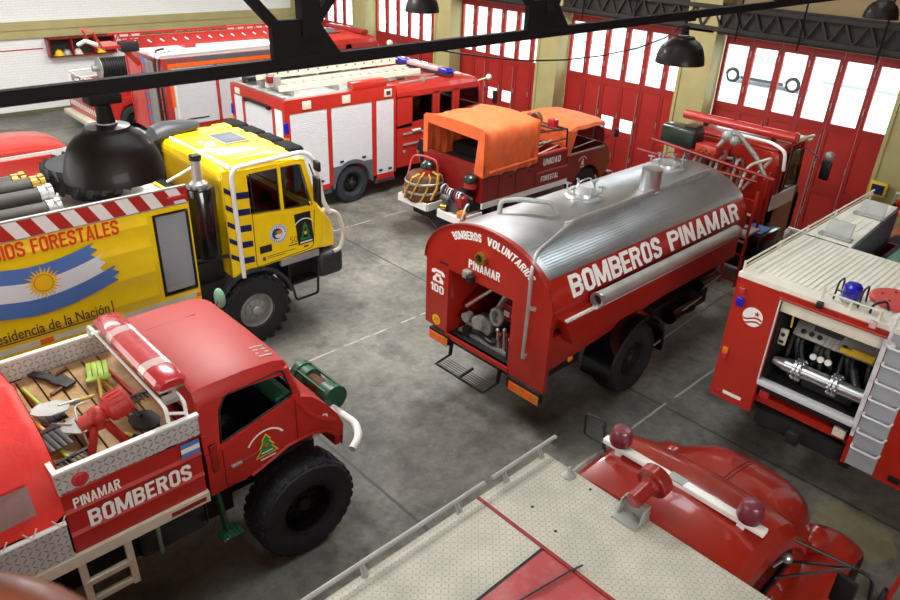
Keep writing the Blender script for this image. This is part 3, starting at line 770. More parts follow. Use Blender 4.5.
co = cb.build('cable', 'black'); tag(co, 'thin black cable sagging below the roof truss to the pendant lamp', 'cable')

def pendant(x, y, z, zt, label, D=0.5):
    root = empty('pendant_lamp', (x, y, z), label, 'lamp', 'pendant lamps under the roof truss')
    r = D/2
    mb = MB()
    mb.lathe([(r, 0), (r*1.0, 0.012), (r*0.97, 0.06), (r*0.91, 0.115), (r*0.83, 0.16), (r*0.80, 0.172), (r*0.66, 0.212), (r*0.50, 0.236), (r*0.46, 0.245), (r*0.44, 0.262), (r*0.22, 0.268), (r*0.20, 0.275), (r*0.05, 0.275), (r*0.05, 0.255), (r*0.3, 0.262), (r*0.64, 0.212), (r*0.86, 0.12), (r*0.93, 0.06), (r*0.96, 0.0)], (x, y, z), (0, 0, 1), 40, closed=True)
    mb.build('lamp_shade', 'lampshade', root)
    c = MB(); c.lathe([(0.05, 0.27), (0.05, 0.28), (0.046, 0.281)], (x, y, z), (0, 0, 1), 20); c.build('lamp_collar', 'galv', root)
    s = MB(); s.cyl((x, y, z+0.268), (x, y, z+0.37), 0.047, 0.034, 18); s.cyl((x, y, z+0.39), (x, y, zt), 0.014, seg=8); s.box(x-0.08, x+0.08, y-0.06, y+0.06, zt-0.05, zt, 0, 0.01); s.build('stem', 'truss', root)
    b = MB(); b.sphere((x, y, z+0.10), 0.05, 14, 10, sc=(1, 1, 1.5)); b.build('bulb', 'clearlens', root)
    return root
pendant(1.255, YT, 4.935, bz(1.25)-0.03, 'brown dome pendant lamp hanging large in front of the striped yellow truck')
pendant(7.08, YT+0.12, 4.965, bz(7.08)-0.03, 'brown dome pendant lamp hanging before the fourth red door from the white wall', 0.5)
pendant(7.47, 8.47, 4.98, 5.6, 'brown dome pendant lamp before the second red door from the white wall')
pendant(12.9, YT+0.15, 5.10, bz(12.9)-0.03, 'dim pendant lamp high up before the tan sheeting', 0.5)
struct(MB().bar((-4.9, 8.47, 5.63), (17, 8.47, 5.63), 0.08, 0.07).build('trim_6', 'truss'))

# handrail of the gallery the camera stands on
hr = empty('handrail', (-0.05, 0.9, 4.4), 'copper brown gallery handrail close to the camera', 'handrail')
rl = MB()
pa, pb, pc = Vector((-0.18, 0.90, 5.512)), Vector((0.047, 0.648, 5.557)), Vector((0.091, 0.516, 5.523))
rl.tube([pa, pb, pc], 0.036, 14, fillet=0.08, fseg=5); rl.build('top_rail', 'handrail', hr)
ps = MB(); ps.cyl(pa, (pa.x-0.05, pa.y, 4.42), 0.022, seg=10); ps.build('post', 'handrail', hr)
struct(MB().box(-4.9, -0.12, YR+0.1, 2.5, 4.25, 4.42).build('floor', 'plaster'))
# ================================================================ red cross-country truck with the tool bed (foreground, left)
def red_truck():
    T = empty('red_fire_truck', (1.5, 6.05, 0), 'red off-road truck with open tool bed, light bar and big black front tyre', 'fire truck', 'parked fire brigade vehicles')
    Y0, Y1 = 5.08, 7.02
    # chassis
    ch = MB(); ch.box(-1.3, 3.45, 5.65, 5.78, 0.72, 0.9); ch.box(-1.3, 3.45, 6.32, 6.45, 0.72, 0.9)
    for x in (-0.9, 0.3, 1.4, 2.9): ch.box(x, x+0.1, 5.7, 6.4, 0.74, 0.88)
    ch.box(2.86, 3.02, 5.3, 6.8, 0.5, 0.66); ch.box(0.22, 0.38, 5.3, 6.8, 0.5, 0.66)
    ch.box(2.2, 3.3, 5.75, 6.35, 0.8, 1.35); ch.build('chassis', 'chassis', T)
    for (x, y, s) in ((2.97, 5.0, -1), (2.97, 7.1, 1), (0.2, 5.0, -1), (0.2, 7.1, 1)):
        wheel(T, x, y, s, 0.575, 0.44, 0.30, 'chunk', 'black', 'rubber_blue', 0.20)
    # cargo side with lettering
    sd = MB()
    prof = [(1.43, 0.02), (1.60, 0.02), (1.63, 0.0), (1.66, 0.02), (1.84, 0.02), (1.87, 0.0), (1.90, 0.02), (2.06, 0.02)]
    poly = [(Y0+p[1], p[0]) for p in prof]+[(Y0+0.06, 2.06), (Y0+0.06, 1.43)]
    sd.prism(poly, 'yz', 0.79, 1.94)
    poly2 = [(Y1-p[1], p[0]) for p in prof]+[(Y1-0.06, 2.06), (Y1-0.06, 1.43)]
    sd.prism(poly2, 'yz', 0.79, 1.94)
    sd.box(0.79, 0.83, Y0+0.03, Y1-0.03, 1.43, 2.08); sd.box(1.90, 1.94, Y0+0.03, Y1-0.03, 1.43, 2.08)
    sd.build('bed_side', 'red_uni', T)
    block_letters('BOMBEROS', T, 'lettering', flat((0.94, Y0-0.004, 1.655), (1, 0, 0.01), (0, 0, 1), 0.88, 0.175), 0.095)
    block_letters('PINAMAR', T, 'lettering', flat((0.86, Y0-0.004, 1.905), (1, 0, 0.01), (0, 0, 1), 0.37, 0.105), 0.095)
    decal(T, None, (1.76, Y0-0.002, 1.915), (1, 0, 0), (0, 0, 1), [(0, [(0, 0), (0.17, 0), (0.17, 0.15), (0, 0.15)]), (1, [(0, 0.05), (0.17, 0.05), (0.17, 0.10), (0, 0.10)])], 'flag_sticker', 'light blue and white flag sticker', ['skyblue', 'white'], 0.004)
    # white rub rail, chequer plate rim
    rl = MB(); rl.box(-1.3, 1.95, Y0-0.02, Y0+0.05, 1.325, 1.435); rl.box(-1.3, 1.95, Y1-0.05, Y1+0.02, 1.325, 1.435); rl.build_each('rub_rail', 'offwhite', T)
    lk = MB(); lk.box(1.58, 1.91, Y0-0.024, Y0-0.02, 1.355, 1.40); lk.build('reflector', 'red_dark', T, label='dark red strip reflector')
    tp = MB()
    tp.box(0.80, 1.95, Y0-0.01, Y0+0.02, 2.10, 2.295); tp.box(0.80, 1.95, Y1-0.02, Y1+0.01, 2.08, 2.30)
    tp.box(0.78, 0.80, Y0-0.01, Y1+0.01, 2.08, 2.30)
    tp.box(-1.3, 0.77, Y0-0.005, Y0+0.02, 1.435, 1.82); tp.box(-1.3, 0.77, Y1-0.02, Y1+0.005, 1.435, 1.82)
    tp.build('tread_plate', 'tread_alu', T)
    tt = MB(); tt.box(0.77, 1.96, Y0-0.018, Y0+0.03, 2.295, 2.315); tt.box(0.77, 1.96, Y1-0.03, Y1+0.018, 2.295, 2.315); tt.box(0.77, 0.81, Y0, Y1, 2.295, 2.312)
    tt.tube([(-1.3, Y0-0.03, 1.835), (0.77, Y0-0.03, 1.835)], 0.022, 8); tt.build('bed_rail', 'white', T)
    b = MB(); b.lathe([(0, 0.03), (0.05, 0.028), (0.066, 0.01), (0.066, 0)], (0.95, Y0-0.01, 2.175), (0, -1, 0), 20); b.build('side_marker', 'redlens', T)
    # timber floor
    pl = MB(); n = 7; w = 1.06/n
    for i in range(n): pl.box(0.83+i*w+0.009, 0.83+(i+1)*w-0.009, Y0+0.04, Y1-0.04, 2.03, 2.075)
    pl.build('bed_floor', 'wood', T)
    ub = MB(); ub.box(-1.28, 1.9, Y0+0.1, Y1-0.1, 1.33, 2.02); ub.box(-1.2, 2.4, 5.62, 6.5, 0.55, 1.36); ub.build('bed_base', 'interior', T)  # lower dark box stands in for the shade under the bed
    # ladder step, fuel tank, entry step
    ls = MB()
    for x in (0.80, 1.18): ls.bar((x, Y0+0.02, 1.33), (x, Y0-0.01, 0.84), 0.06, 0.045)
    for z in (1.09, 0.88): ls.bar((0.80, Y0, z), (1.18, Y0, z), 0.05, 0.05)
    ls.build('step_ladder', 'offwhite', T)
    ft = MB(); ft.box(1.3, 1.98, 5.22, 5.62, 0.86, 1.27, 0, 0.06, 3); f_ = ft.build('fuel_tank', 'blackgloss', T)
    st = MB()
    for x in (1.48,): st.tube([(x, 5.6, 1.285), (x, 5.205, 1.285), (x, 5.205, 0.845), (x, 5.6, 0.845)], 0.022, 6, fillet=0.07)
    st.build('strap', 'palegreen', f_)
    es = MB(); es.bar((2.06, 5.2, 1.3), (2.08, 5.1, 0.82), 0.04, 0.06); es.box(1.98, 2.20, 4.98, 5.14, 0.80, 0.83, 0, 0.01)
    for k in range(5): es.box(2.0+k*0.04, 2.015+k*0.04, 4.98, 5.14, 0.83, 0.84)
    es.build('entry_step', 'green', T)
    # red canvas cover behind the bed
    def tarpring(x, sag):
        base = [(Y0+0.0, 1.86), (Y0+0.03, 2.05), (Y0+0.12, 2.25), (Y0+0.26, 2.42), (Y0+0.5, 2.52), (Y0+0.8, 2.56), ((Y0+Y1)/2, 2.60-sag), (Y1-0.8, 2.56), (Y1-0.5, 2.52), (Y1-0.26, 2.42), (Y1-0.12, 2.25), (Y1-0.03, 2.05), (Y1, 1.86)]
        out = []
        for i, (y, z) in enumerate(base):
            wv = 0.018*math.sin(x*9+i*1.3)+0.012*math.sin(x*17+i*2.1)
            out.append(Vector((x, y+(wv if i < 6 else -wv), z+wv*0.8)))
        return out
    tb = MB(); xs = [-1.25+0.08*i for i in range(26)]+[0.80]
    tb.loft([tarpring(x, 0.0) for x in xs]+[[Vector((0.83, p.y*0.995+0.005*6.05, p.z-0.02)) for p in tarpring(0.80, 0)]], 0, caps=False, closed_ring=False)
    endr = tarpring(0.80, 0)
    tb.face([Vector((0.835, p.y, p.z-0.02)) for p in endr])
    tb.face([Vector((-1.25, p.y, p.z)) for p in tarpring(-1.25, 0)])
    tc = tb.build('canvas_cover', 'red_canvas', T, angle=60)
    v = MB(); q = [(0.38, Y0-0.035, 1.99), (0.62, Y0-0.030, 2.01), (0.62, Y0+0.055, 2.24), (0.36, Y0+0.05, 2.22)]
    q = [(-0.15, Y0-0.015, 1.98), (0.60, Y0-0.012, 2.02), (0.60, Y0+0.075, 2.25), (-0.15, Y0+0.075, 2.24)]
    v.slab(q, (0, -0.008, 0.004)); v.build('clear_window', 'vinyl', tc)
    c = MB()
    for i in range(9):
        x = -1.0+i*0.21; c.tube([(x, Y0-0.02, 1.90), (x+0.05, Y0-0.05, 1.835), (x+0.10, Y0-0.02, 1.90)], 0.007, 5)
    c.build_each('lashing', 'offwhite', tc)
    # cab
    cab = MB()
    # lower body: side profile with wheel arch
    arch = [(2.95+0.60*math.cos(a), 0.72+0.72*math.sin(a)) for a in [R_(14)+R_(152)*k/10 for k in range(11)]]
    side = [(1.98, 1.33), (2.40, 1.345), (2.62, 1.42), (2.82, 1.50), (3.10, 1.51), (3.28, 1.44), (3.40, 1.31), (3.47, 1.28), (3.49, 1.42), (3.42, 1.58), (3.30, 1.76), (3.12, 1.94), (2.98, 2.01), (2.20, 1.815), (2.10, 1.80), (1.98, 1.80)]
    for (a, b_) in ((Y0+0.02, Y0+0.10), (Y1-0.10, Y1-0.02)): cab.prism(side, 'xz', a, b_)
    # hood, nose
    hd = [(3.00, 2.01), (3.12, 1.93), (3.30, 1.75), (3.42, 1.58), (3.49, 1.42), (3.47, 1.22)]
    rings = []
    for (x, z) in hd:
        rings.append([Vector((x, Y0+0.03, z-0.10)), Vector((x, Y0+0.08, z-0.02)), Vector((x, Y0+0.3, z+0.02)), Vector((x, 6.05, z+0.045)), Vector((x, Y1-0.3, z+0.02)), Vector((x, Y1-0.08, z-0.02)), Vector((x, Y1-0.03, z-0.10))])
    cab.loft(rings, 0, caps=False, closed_ring=False)
    cab.box(3.40, 3.47, Y0+0.06, Y1-0.06, 1.15, 1.45)
    # wheel-arch lip and rear wall
    cab.tube([(2.40, Y0+0.02, 1.345), (2.62, Y0+0.02, 1.42), (2.82, Y0+0.015, 1.50), (3.10, Y0+0.015, 1.51), (3.28, Y0+0.02, 1.44), (3.42, Y0+0.03, 1.29)], 0.022, 6)
    cab.tube([(2.95, Y0+0.02, 1.98), (3.10, Y0+0.0, 1.72), (3.38, Y0+0.01, 1.52)], 0.03, 8, fillet=0.08)
    cab.box(2.3, 3.4, Y0+0.5, Y0+0.54, 1.0, 1.5)
    cab.box(1.98, 2.02, Y0+0.06, Y1-0.06, 1.33, 2.0)
    # roof: rounded shell
    def roofring(x, dz, inset):
        a, b_ = Y0+0.10+inset, Y1-0.10-inset; z = 2.36+dz
        return [Vector(p) for p in ((x, a, z-0.09), (x, a+0.015, z-0.01), (x, a+0.06, z+0.055), (x, a+0.20, z+0.085), (x, (a+b_)/2, z+0.095), (x, b_-0.20, z+0.085), (x, b_-0.06, z+0.055), (x, b_-0.015, z-0.01), (x, b_, z-0.09))]
    cab.loft([roofring(1.97, -0.10, 0.02), roofring(1.99, 0.0, 0.0), roofring(2.06, 0.03, 0.0), roofring(2.5, 0.035, 0.0), roofring(2.8, 0.015, 0.0), roofring(2.92, -0.03, 0.01), roofring(2.97, -0.10, 0.03)], 0, caps=True)
    # roof ribs
    cab.tube([(2.1, 6.45, 2.474), (2.62, 6.45, 2.476)], 0.010, 6)
    # rear quarter, pillars
    for (ya, yb, s) in ((Y0+0.04, Y0+0.10, 1), (Y1-0.04, Y1-0.10, -1)):
        lo, hi = min(ya, yb), max(ya, yb)
        ql = [Vector((1.98, ya, 1.78)), Vector((2.13, ya, 1.78)), Vector((2.15, ya+s*0.02, 1.95)), Vector((2.18, ya+s*0.05, 2.18)), Vector((2.26, ya+s*0.065, 2.32)), Vector((1.99, ya+s*0.07, 2.34))]
        cab.slab(ql, (0, s*0.05, 0))
        cab.bar((2.99, ya+s*0.03, 2.0), (2.90, ya+s*0.09, 2.33), 0.06, 0.07); 
        cab.bar((2.10, ya+s*0.01, 1.80), (2.99, ya+s*0.01, 2.02), 0.05, 0.04)
    cab.build('cab', 'red_uni', T)
    vt = MB()
    for k in range(4): vt.tube([(2.72, 5.34+k*0.06, 2.453+0.003*k), (2.86, 5.34+k*0.06, 2.432+0.003*k)], 0.014, 6)
    for vm in vt.islands(): vm.build('vent', 'galv', T)
    # black ledge under windscreen, glass
    s0, s1 = Y0+0.09, Y1-0.09
    window(T, [(3.0, s0+0.06, 2.03), (3.0, s1-0.06, 2.03), (2.925, s1-0.12, 2.32), (2.925, s0+0.12, 2.32)], 'black', name='windscreen', inward=(-1, 0, 0))
    window(T, [(2.0, 5.4, 1.95), (2.0, 6.7, 1.95), (2.0, 6.65, 2.28), (2.0, 5.45, 2.28)], 'black', name='rear_window', inward=(1, 0, 0))
    y = Y1-0.07
    window(T, [(2.20, y, 1.86), (2.93, y, 2.035), (2.86, y-0.06, 2.31), (2.24, y-0.06, 2.29)], 'black', 'glass', name='door_window', inward=(0, -1, 0))
    ws = MB(); ws.tube([(2.16, Y0+0.065, 1.84), (2.94, Y0+0.065, 2.03), (2.87, Y0+0.11, 2.325), (2.26, Y0+0.105, 2.31), (2.19, Y0+0.095, 2.16)], 0.010, 6, closed=True, fillet=0.05); ws.build('window_seal', 'black', T)
    d = MB()
    for y in (Y0+0.012,):
        d.tube([(2.14, y, 1.80), (2.14, y, 1.36), (2.34, y, 1.34)], 0.006, 5); d.tube([(2.93, y, 2.0), (2.93, y, 1.48)], 0.006, 5)
        d.tube([(2.14, y+0.002, 1.55), (2.55, y+0.002, 1.60)], 0.006, 5)
    d.box(2.02, 2.09, Y0-0.0, Y0+0.02, 1.60, 1.9, 0, 0.005)
    d.build('door_seam', 'red_dark', T)
    hn = MB(); hn.box(2.20, 2.31, Y0-0.012, Y0+0.02, 1.56, 1.585, 0, 0.006); hn.build('door_handle', 'galv', T)
    # emblem: arc of white lettering over green fir tree with yellow edge
    E0 = (2.42, Y0+0.012, 1.455)
    decal(T, None, E0, (1, 0, 0.03), (0, 0, 1), [
        (0, arcband(0.16, 0.13, 0.205, 0.225, R_(30), R_(150))),
        (1, firtree(0.16, 0.05, 0.26, 0.26)), (2, firtree(0.16, 0.062, 0.21, 0.225)), (3, circ(0.16, 0.17, 0.022, 12)),
        (0, [(0.10, 0.085), (0.22, 0.085), (0.22, 0.10), (0.10, 0.10)]), (0, [(0.08, 0.012), (0.25, 0.012), (0.25, 0.032), (0.08, 0.032)])], 'door_emblem', 'green fir tree emblem with yellow edge', ['white', 'emblemyellow', 'treegreen', 'redtext'])
    decal(T, None, (3.25, Y0+0.012, 1.63), (1, 0, 0.0), (0, 0, 1), [(0, circ(0, 0, 0.045)), (1, circ(0, 0, 0.03)), (0, circ(0, 0, 0.014, 10))], 'round_sticker', None, ['white', 'galv'])
    # interior
    it = MB(); it.box(2.05, 2.95, Y0+0.12, Y1-0.12, 1.30, 1.42); it.box(2.86, 2.98, Y0+0.12, Y1-0.12, 1.5, 1.96); it.build('cab_floor', 'interior', T)
    for y in (5.30, 6.25):
        s_ = MB(); s_.box(2.20, 2.62, y, y+0.5, 1.5, 1.66, 0, 0.05, 3); s_.box(2.10, 2.24, y, y+0.5, 1.6, 2.15, 0, 0.05, 3); s_.build('seat', 'blackgloss', T)
    gd = MB(); gd.box(2.78, 2.97, Y0+0.12, Y1-0.12, 1.93, 2.015, 0, 0.02); gd.box(2.04, 2.06, Y0+0.12, Y1-0.12, 1.45, 2.0); gd.box(2.05, 2.9, Y1-0.13, Y1-0.115, 1.4, 1.88); gd.build('dashboard', 'green', T)
    sw = MB(); c0 = Vector((2.72, 6.5, 2.02)); ax = Vector((-0.6, 0, 0.8)); u = ax.orthogonal().normalized(); w_ = ax.cross(u).normalized()
    sw.tube([c0+(u*math.cos(2*PI*k/20)+w_*math.sin(2*PI*k/20))*0.19 for k in range(20)], 0.014, 6, closed=True); sw.cyl(c0, (2.88, 6.5, 1.85), 0.02, seg=8); sw.bar(c0-u*0.19, c0+u*0.19, 0.03, 0.012)
    sw.build('steering_wheel', 'black', T)
    # light bar over the cab's rear edge with its rack
    zb = 2.59; xb = 1.85
    lb = MB()
    lb.box(xb-0.12, xb+0.12, 5.27, 6.72, zb-0.09, zb-0.045, 0, 0.015)
    B = lb.build('light_bar', 'chrome', T)
    def lens(y0, y1, m, nm, cap0=False, cap1=False):
        k = MB(); pts = []
        prof = [(-0.14, -0.045), (-0.14, 0.0), (-0.11, 0.04), (-0.05, 0.058), (0.05, 0.058), (0.11, 0.04), (0.14, 0.0), (0.14, -0.045)]
        ys = [y0, y1]
        rings = []
        if cap0: rings += [[Vector((xb+p[0]*0.75, y0-0.05, zb+p[1]*0.7-0.01)) for p in prof]]
        rings += [[Vector((xb+p[0], y, zb+p[1])) for p in prof] for y in ys]
        if cap1: rings += [[Vector((xb+p[0]*0.75, y1+0.05, zb+p[1]*0.7-0.01)) for p in prof]]
        k.loft(rings, 0, caps=True); return k.build('lens', m, B, label=nm)
    lens(5.30, 5.52, 'redlens', 'red lens', cap0=True); lens(5.525, 5.64, 'clearlens', 'clear pinkish lens'); lens(5.645, 6.26, 'redlens', 'red lens'); lens(6.265, 6.38, 'clearlens', 'clear pinkish lens'); lens(6.385, 6.70, 'redlens', 'red lens', cap1=True)
    rk = MB()
    for x in (1.72, 1.88):
        rk.tube([(x, 5.13, 2.31), (x, 5.13, 2.45), (x, 5.30, 2.465), (x, 6.75, 2.465), (x, 6.95, 2.45), (x, 6.95, 2.31)], 0.018, 8, fillet=0.06)
    rk.tube([(1.72, 5.13, 2.40), (1.88, 5.13, 2.33)], 0.014, 6); rk.build('rack', 'white', T)
    cl = MB(); cl.box(1.74, 1.86, 5.16, 5.25, 2.46, 2.50); cl.build('bracket', 'galv', T)
    # red water cannon standing in the bed
    mo = MB()
    zf = 2.075; cx, cy = 1.28, 5.52
    for (dx, dy) in ((-0.11, -0.1), (0.12, -0.1), (-0.05, 0.14)): mo.bar((cx+dx*1.3, cy+dy*1.2, zf), (cx+dx*0.4, cy+dy*0.3, zf+0.22), 0.045, 0.06)
    mo.cyl((cx, cy, zf+0.18), (cx, cy, zf+0.27), 0.06, seg=16)
    mo.sphere((cx, cy, zf+0.30), 0.085, 16, 10)
    a = Vector((0.93, 0.05, 0.16)).normalized(); o = Vector((cx, cy, zf+0.30))
    mo.cyl(o-a*0.16, o+a*0.06, 0.062, 0.055, 16)
    mo.lathe([(0.055, 0.04), (0.075, 0.07), (0.115, 0.09), (0.12, 0.11), (0.12, 0.24), (0.128, 0.25), (0.128, 0.27), (0.105, 0.275), (0.09, 0.22), (0.0, 0.2)], o, a, 24)
    for k in range(16):
        t = 2*PI*k/16; u = a.orthogonal().normalized(); w_ = a.cross(u); d_ = u*math.cos(t)+w_*math.sin(t)
        mo.bar(o+a*0.12+d_*0.12, o+a*0.235+d_*0.12, 0.018, 0.014, up=d_)
    WC = mo.build('water_cannon', mat('cannon_red', (178, 44, 38), 0.5, var=0.1), T)
    hd_ = MB(); hd_.tube([(cx-0.12, cy-0.10, zf+0.02), (cx-0.16, cy-0.02, zf+0.34), (cx-0.12, cy+0.16, zf+0.36), (cx-0.02, cy+0.2, zf+0.33)], 0.01, 6, fillet=0.05); hd_.build('handle', 'galv', WC)
    # winch and front bumper
    wn = MB()
    wn.cyl((3.82, 5.72, 1.25), (3.82, 5.78, 1.25), 0.16, seg=20); wn.cyl((3.82, 6.36, 1.25), (3.82, 6.46, 1.25), 0.16, seg=20)
    wn.cyl((3.82, 5.78, 1.25), (3.82, 5.92, 1.25), 0.14, seg=20); wn.cyl((3.82, 6.22, 1.25), (3.82, 6.36, 1.25), 0.14, seg=20)
    for t in range(4):
        a_ = R_(45+90*t); wn.bar((3.82+0.145*math.cos(a_), 5.74, 1.25+0.145*math.sin(a_)), (3.82+0.145*math.cos(a_), 6.42, 1.25+0.145*math.sin(a_)), 0.025, 0.025)
    wn.box(3.5, 3.84, 5.76, 5.8, 0.9, 1.2); wn.box(3.5, 3.84, 6.38, 6.42, 0.9, 1.2)
    W = wn.build('winch', 'green', T)
    dr = MB(); dr.cyl((3.82, 5.92, 1.25), (3.82, 6.22, 1.25), 0.085, seg=20)
    for k in range(10): dr.lathe([(0.083, k*0.03), (0.098, k*0.03+0.008), (0.098, k*0.03+0.022), (0.083, k*0.03+0.03)], (3.82, 5.92, 1.25), (0, 1, 0), 20)
    dr.build('rope_drum', 'mud', W)
    bp = MB(); bp.tube([(3.60, 6.95, 1.12), (3.72, 6.6, 1.13), (3.78, 5.6, 1.14), (3.80, 5.30, 1.14), (3.70, 5.12, 1.12), (3.55, 5.04, 1.08)], 0.045, 10, fillet=0.15)
    bp.box(3.45, 3.70, 5.7, 5.78, 0.86, 1.0); bp.box(3.45, 3.70, 6.32, 6.40, 0.86, 1.0); bp.build('front_bumper', 'white', T)
    for y in (5.35, 6.75):
        h_ = MB(); h_.lathe([(0.0, 0.03), (0.09, 0.02), (0.10, 0.0), (0.11, -0.02), (0.06, -0.08)], (3.52, y, 1.38), (1, 0, 0), 20); h_.build('headlamp', 'clearlens', T)
    mr = MB(); mr.sphere((3.24, 7.18, 2.16), 0.10, 16, 10, sc=(0.55, 1.0, 1.25)); m_ = mr.build('mirror', 'palegreen', T)
    ar = MB(); ar.tube([(2.97, 6.95, 2.05), (3.1, 7.08, 2.10), (3.24, 7.18, 2.16)], 0.012, 6); ar.build('bracket', 'black', m_)
    return T
red_truck()

# ---- hand tools lying loose in the bed
def tool(kind, a, b, hm, label, group='hand tools lying in the bed', head='darkgrey'):
    a = Vector(a); b = Vector(b); d = (b-a).normalized()
    root = empty(kind, a, label, 'tool', group)
    h = MB(); h.cyl(a, b, 0.017, seg=10); h.build('handle', hm, root)
    up = Vector((0, 0, 1)); s = up.cross(d).normalized()
    k = MB()
    if kind == 'shovel':
        P = [b-s*0.05, b-s*0.11+d*0.05, b-s*0.12+d*0.2, b-s*0.07+d*0.28, b+d*0.32, b+s*0.07+d*0.28, b+s*0.12+d*0.2, b+s*0.11+d*0.05, b+s*0.05]
        k.slab(P, (0, 0, 0.012)); k.cyl(b-d*0.1, b+d*0.08, 0.024, seg=10)
    elif kind == 'fire_beater':
        for i in range(4): k.obox(b+d*0.16+s*(i-1.5)*0.05, d, s, up, 0.34, 0.044, 0.008, 0, 0.003)
        k.obox(b+d*0.01, d, s, up, 0.06, 0.22, 0.02)
    elif kind == 'rake':
        k.obox(b, s, d, up, 0.34, 0.03, 0.02)
        for i in range(9): k.obox(b+s*(i-4)*0.04-up*0.0+d*0.05, d, s, up, 0.1, 0.012, 0.012)
    elif kind == 'axe':
        k.slab([b-d*0.08-s*0.02, b-d*0.09+s*0.14, b+d*0.07+s*0.16, b+d*0.03-s*0.02, b+d*0.03-s*0.06, b-d*0.08-s*0.06], (0, 0, 0.028))
    elif kind == 'mattock':
        k.slab([b-s*0.2, b-s*0.2+d*0.07, b+d*0.04, b+s*0.2+d*0.05, b+s*0.2, b-d*0.04], (0, 0, 0.03))
    k.build('head', head, root)
    return root
Z = 2.095
tool('shovel', (0.92, 6.02, Z+0.06), (1.08, 5.86, Z+0.07), 'brownwood', 'grey shovel with short brown handle near the cannon legs in the red truck bed', head='galv')
tool('shovel', (1.44, 6.14, Z+0.07), (1.20, 6.10, Z+0.11), 'handle_yellow', 'grey shovel with yellow handle on top of the tool heap in the red truck bed', head='galv')
tool('fire_beater', (1.0, 6.78, Z+0.0), (1.04, 6.3, Z+0.03), 'handle_green', 'black flap beater with lime green handle at the canvas end of the truck bed', head='black')
tool('fire_beater', (0.87, 6.34, Z+0.09), (0.93, 5.86, Z+0.09), 'handle_yellow', 'black flap beater with yellow handle beside the red canvas', head='black')
tool('rake', (0.9, 6.0, Z+0.05), (0.98, 5.45, Z+0.03), 'handle_green', 'black rake with lime green handle beside the chequer plate rim', head='darkgrey')
tool('fire_beater', (1.46, 5.98, Z+0.05), (1.58, 6.42, Z+0.05), 'handle_yellow', 'flap beater pointing at the far corner under the light bar', head='handle_green')
tool('axe', (1.17, 6.52, Z), (1.36, 6.60, Z), 'brownwood', 'dark axe lying across the middle planks of the truck bed', head='darkgrey')
tool('shovel', (1.60, 6.75, Z), (1.66, 5.72, Z), 'handle_yellow', 'long pale handled shovel along the cab wall of the truck bed', head='black')
tool('rake', (1.72, 6.72, Z+0.0), (1.76, 6.0, Z), 'handle_red', 'long red handled rake next to the cab wall in the truck bed', head='black')
tool('mattock', (1.42, 6.88, Z), (1.24, 6.80, Z), 'mud', 'brown handled mattock by the far rim of the truck bed', head='darkgrey')
tool('shovel', (1.46, 5.50, Z), (1.56, 5.34, Z), 'handle_yellow', 'short black shovel between the water cannon and the cab wall', head='black')
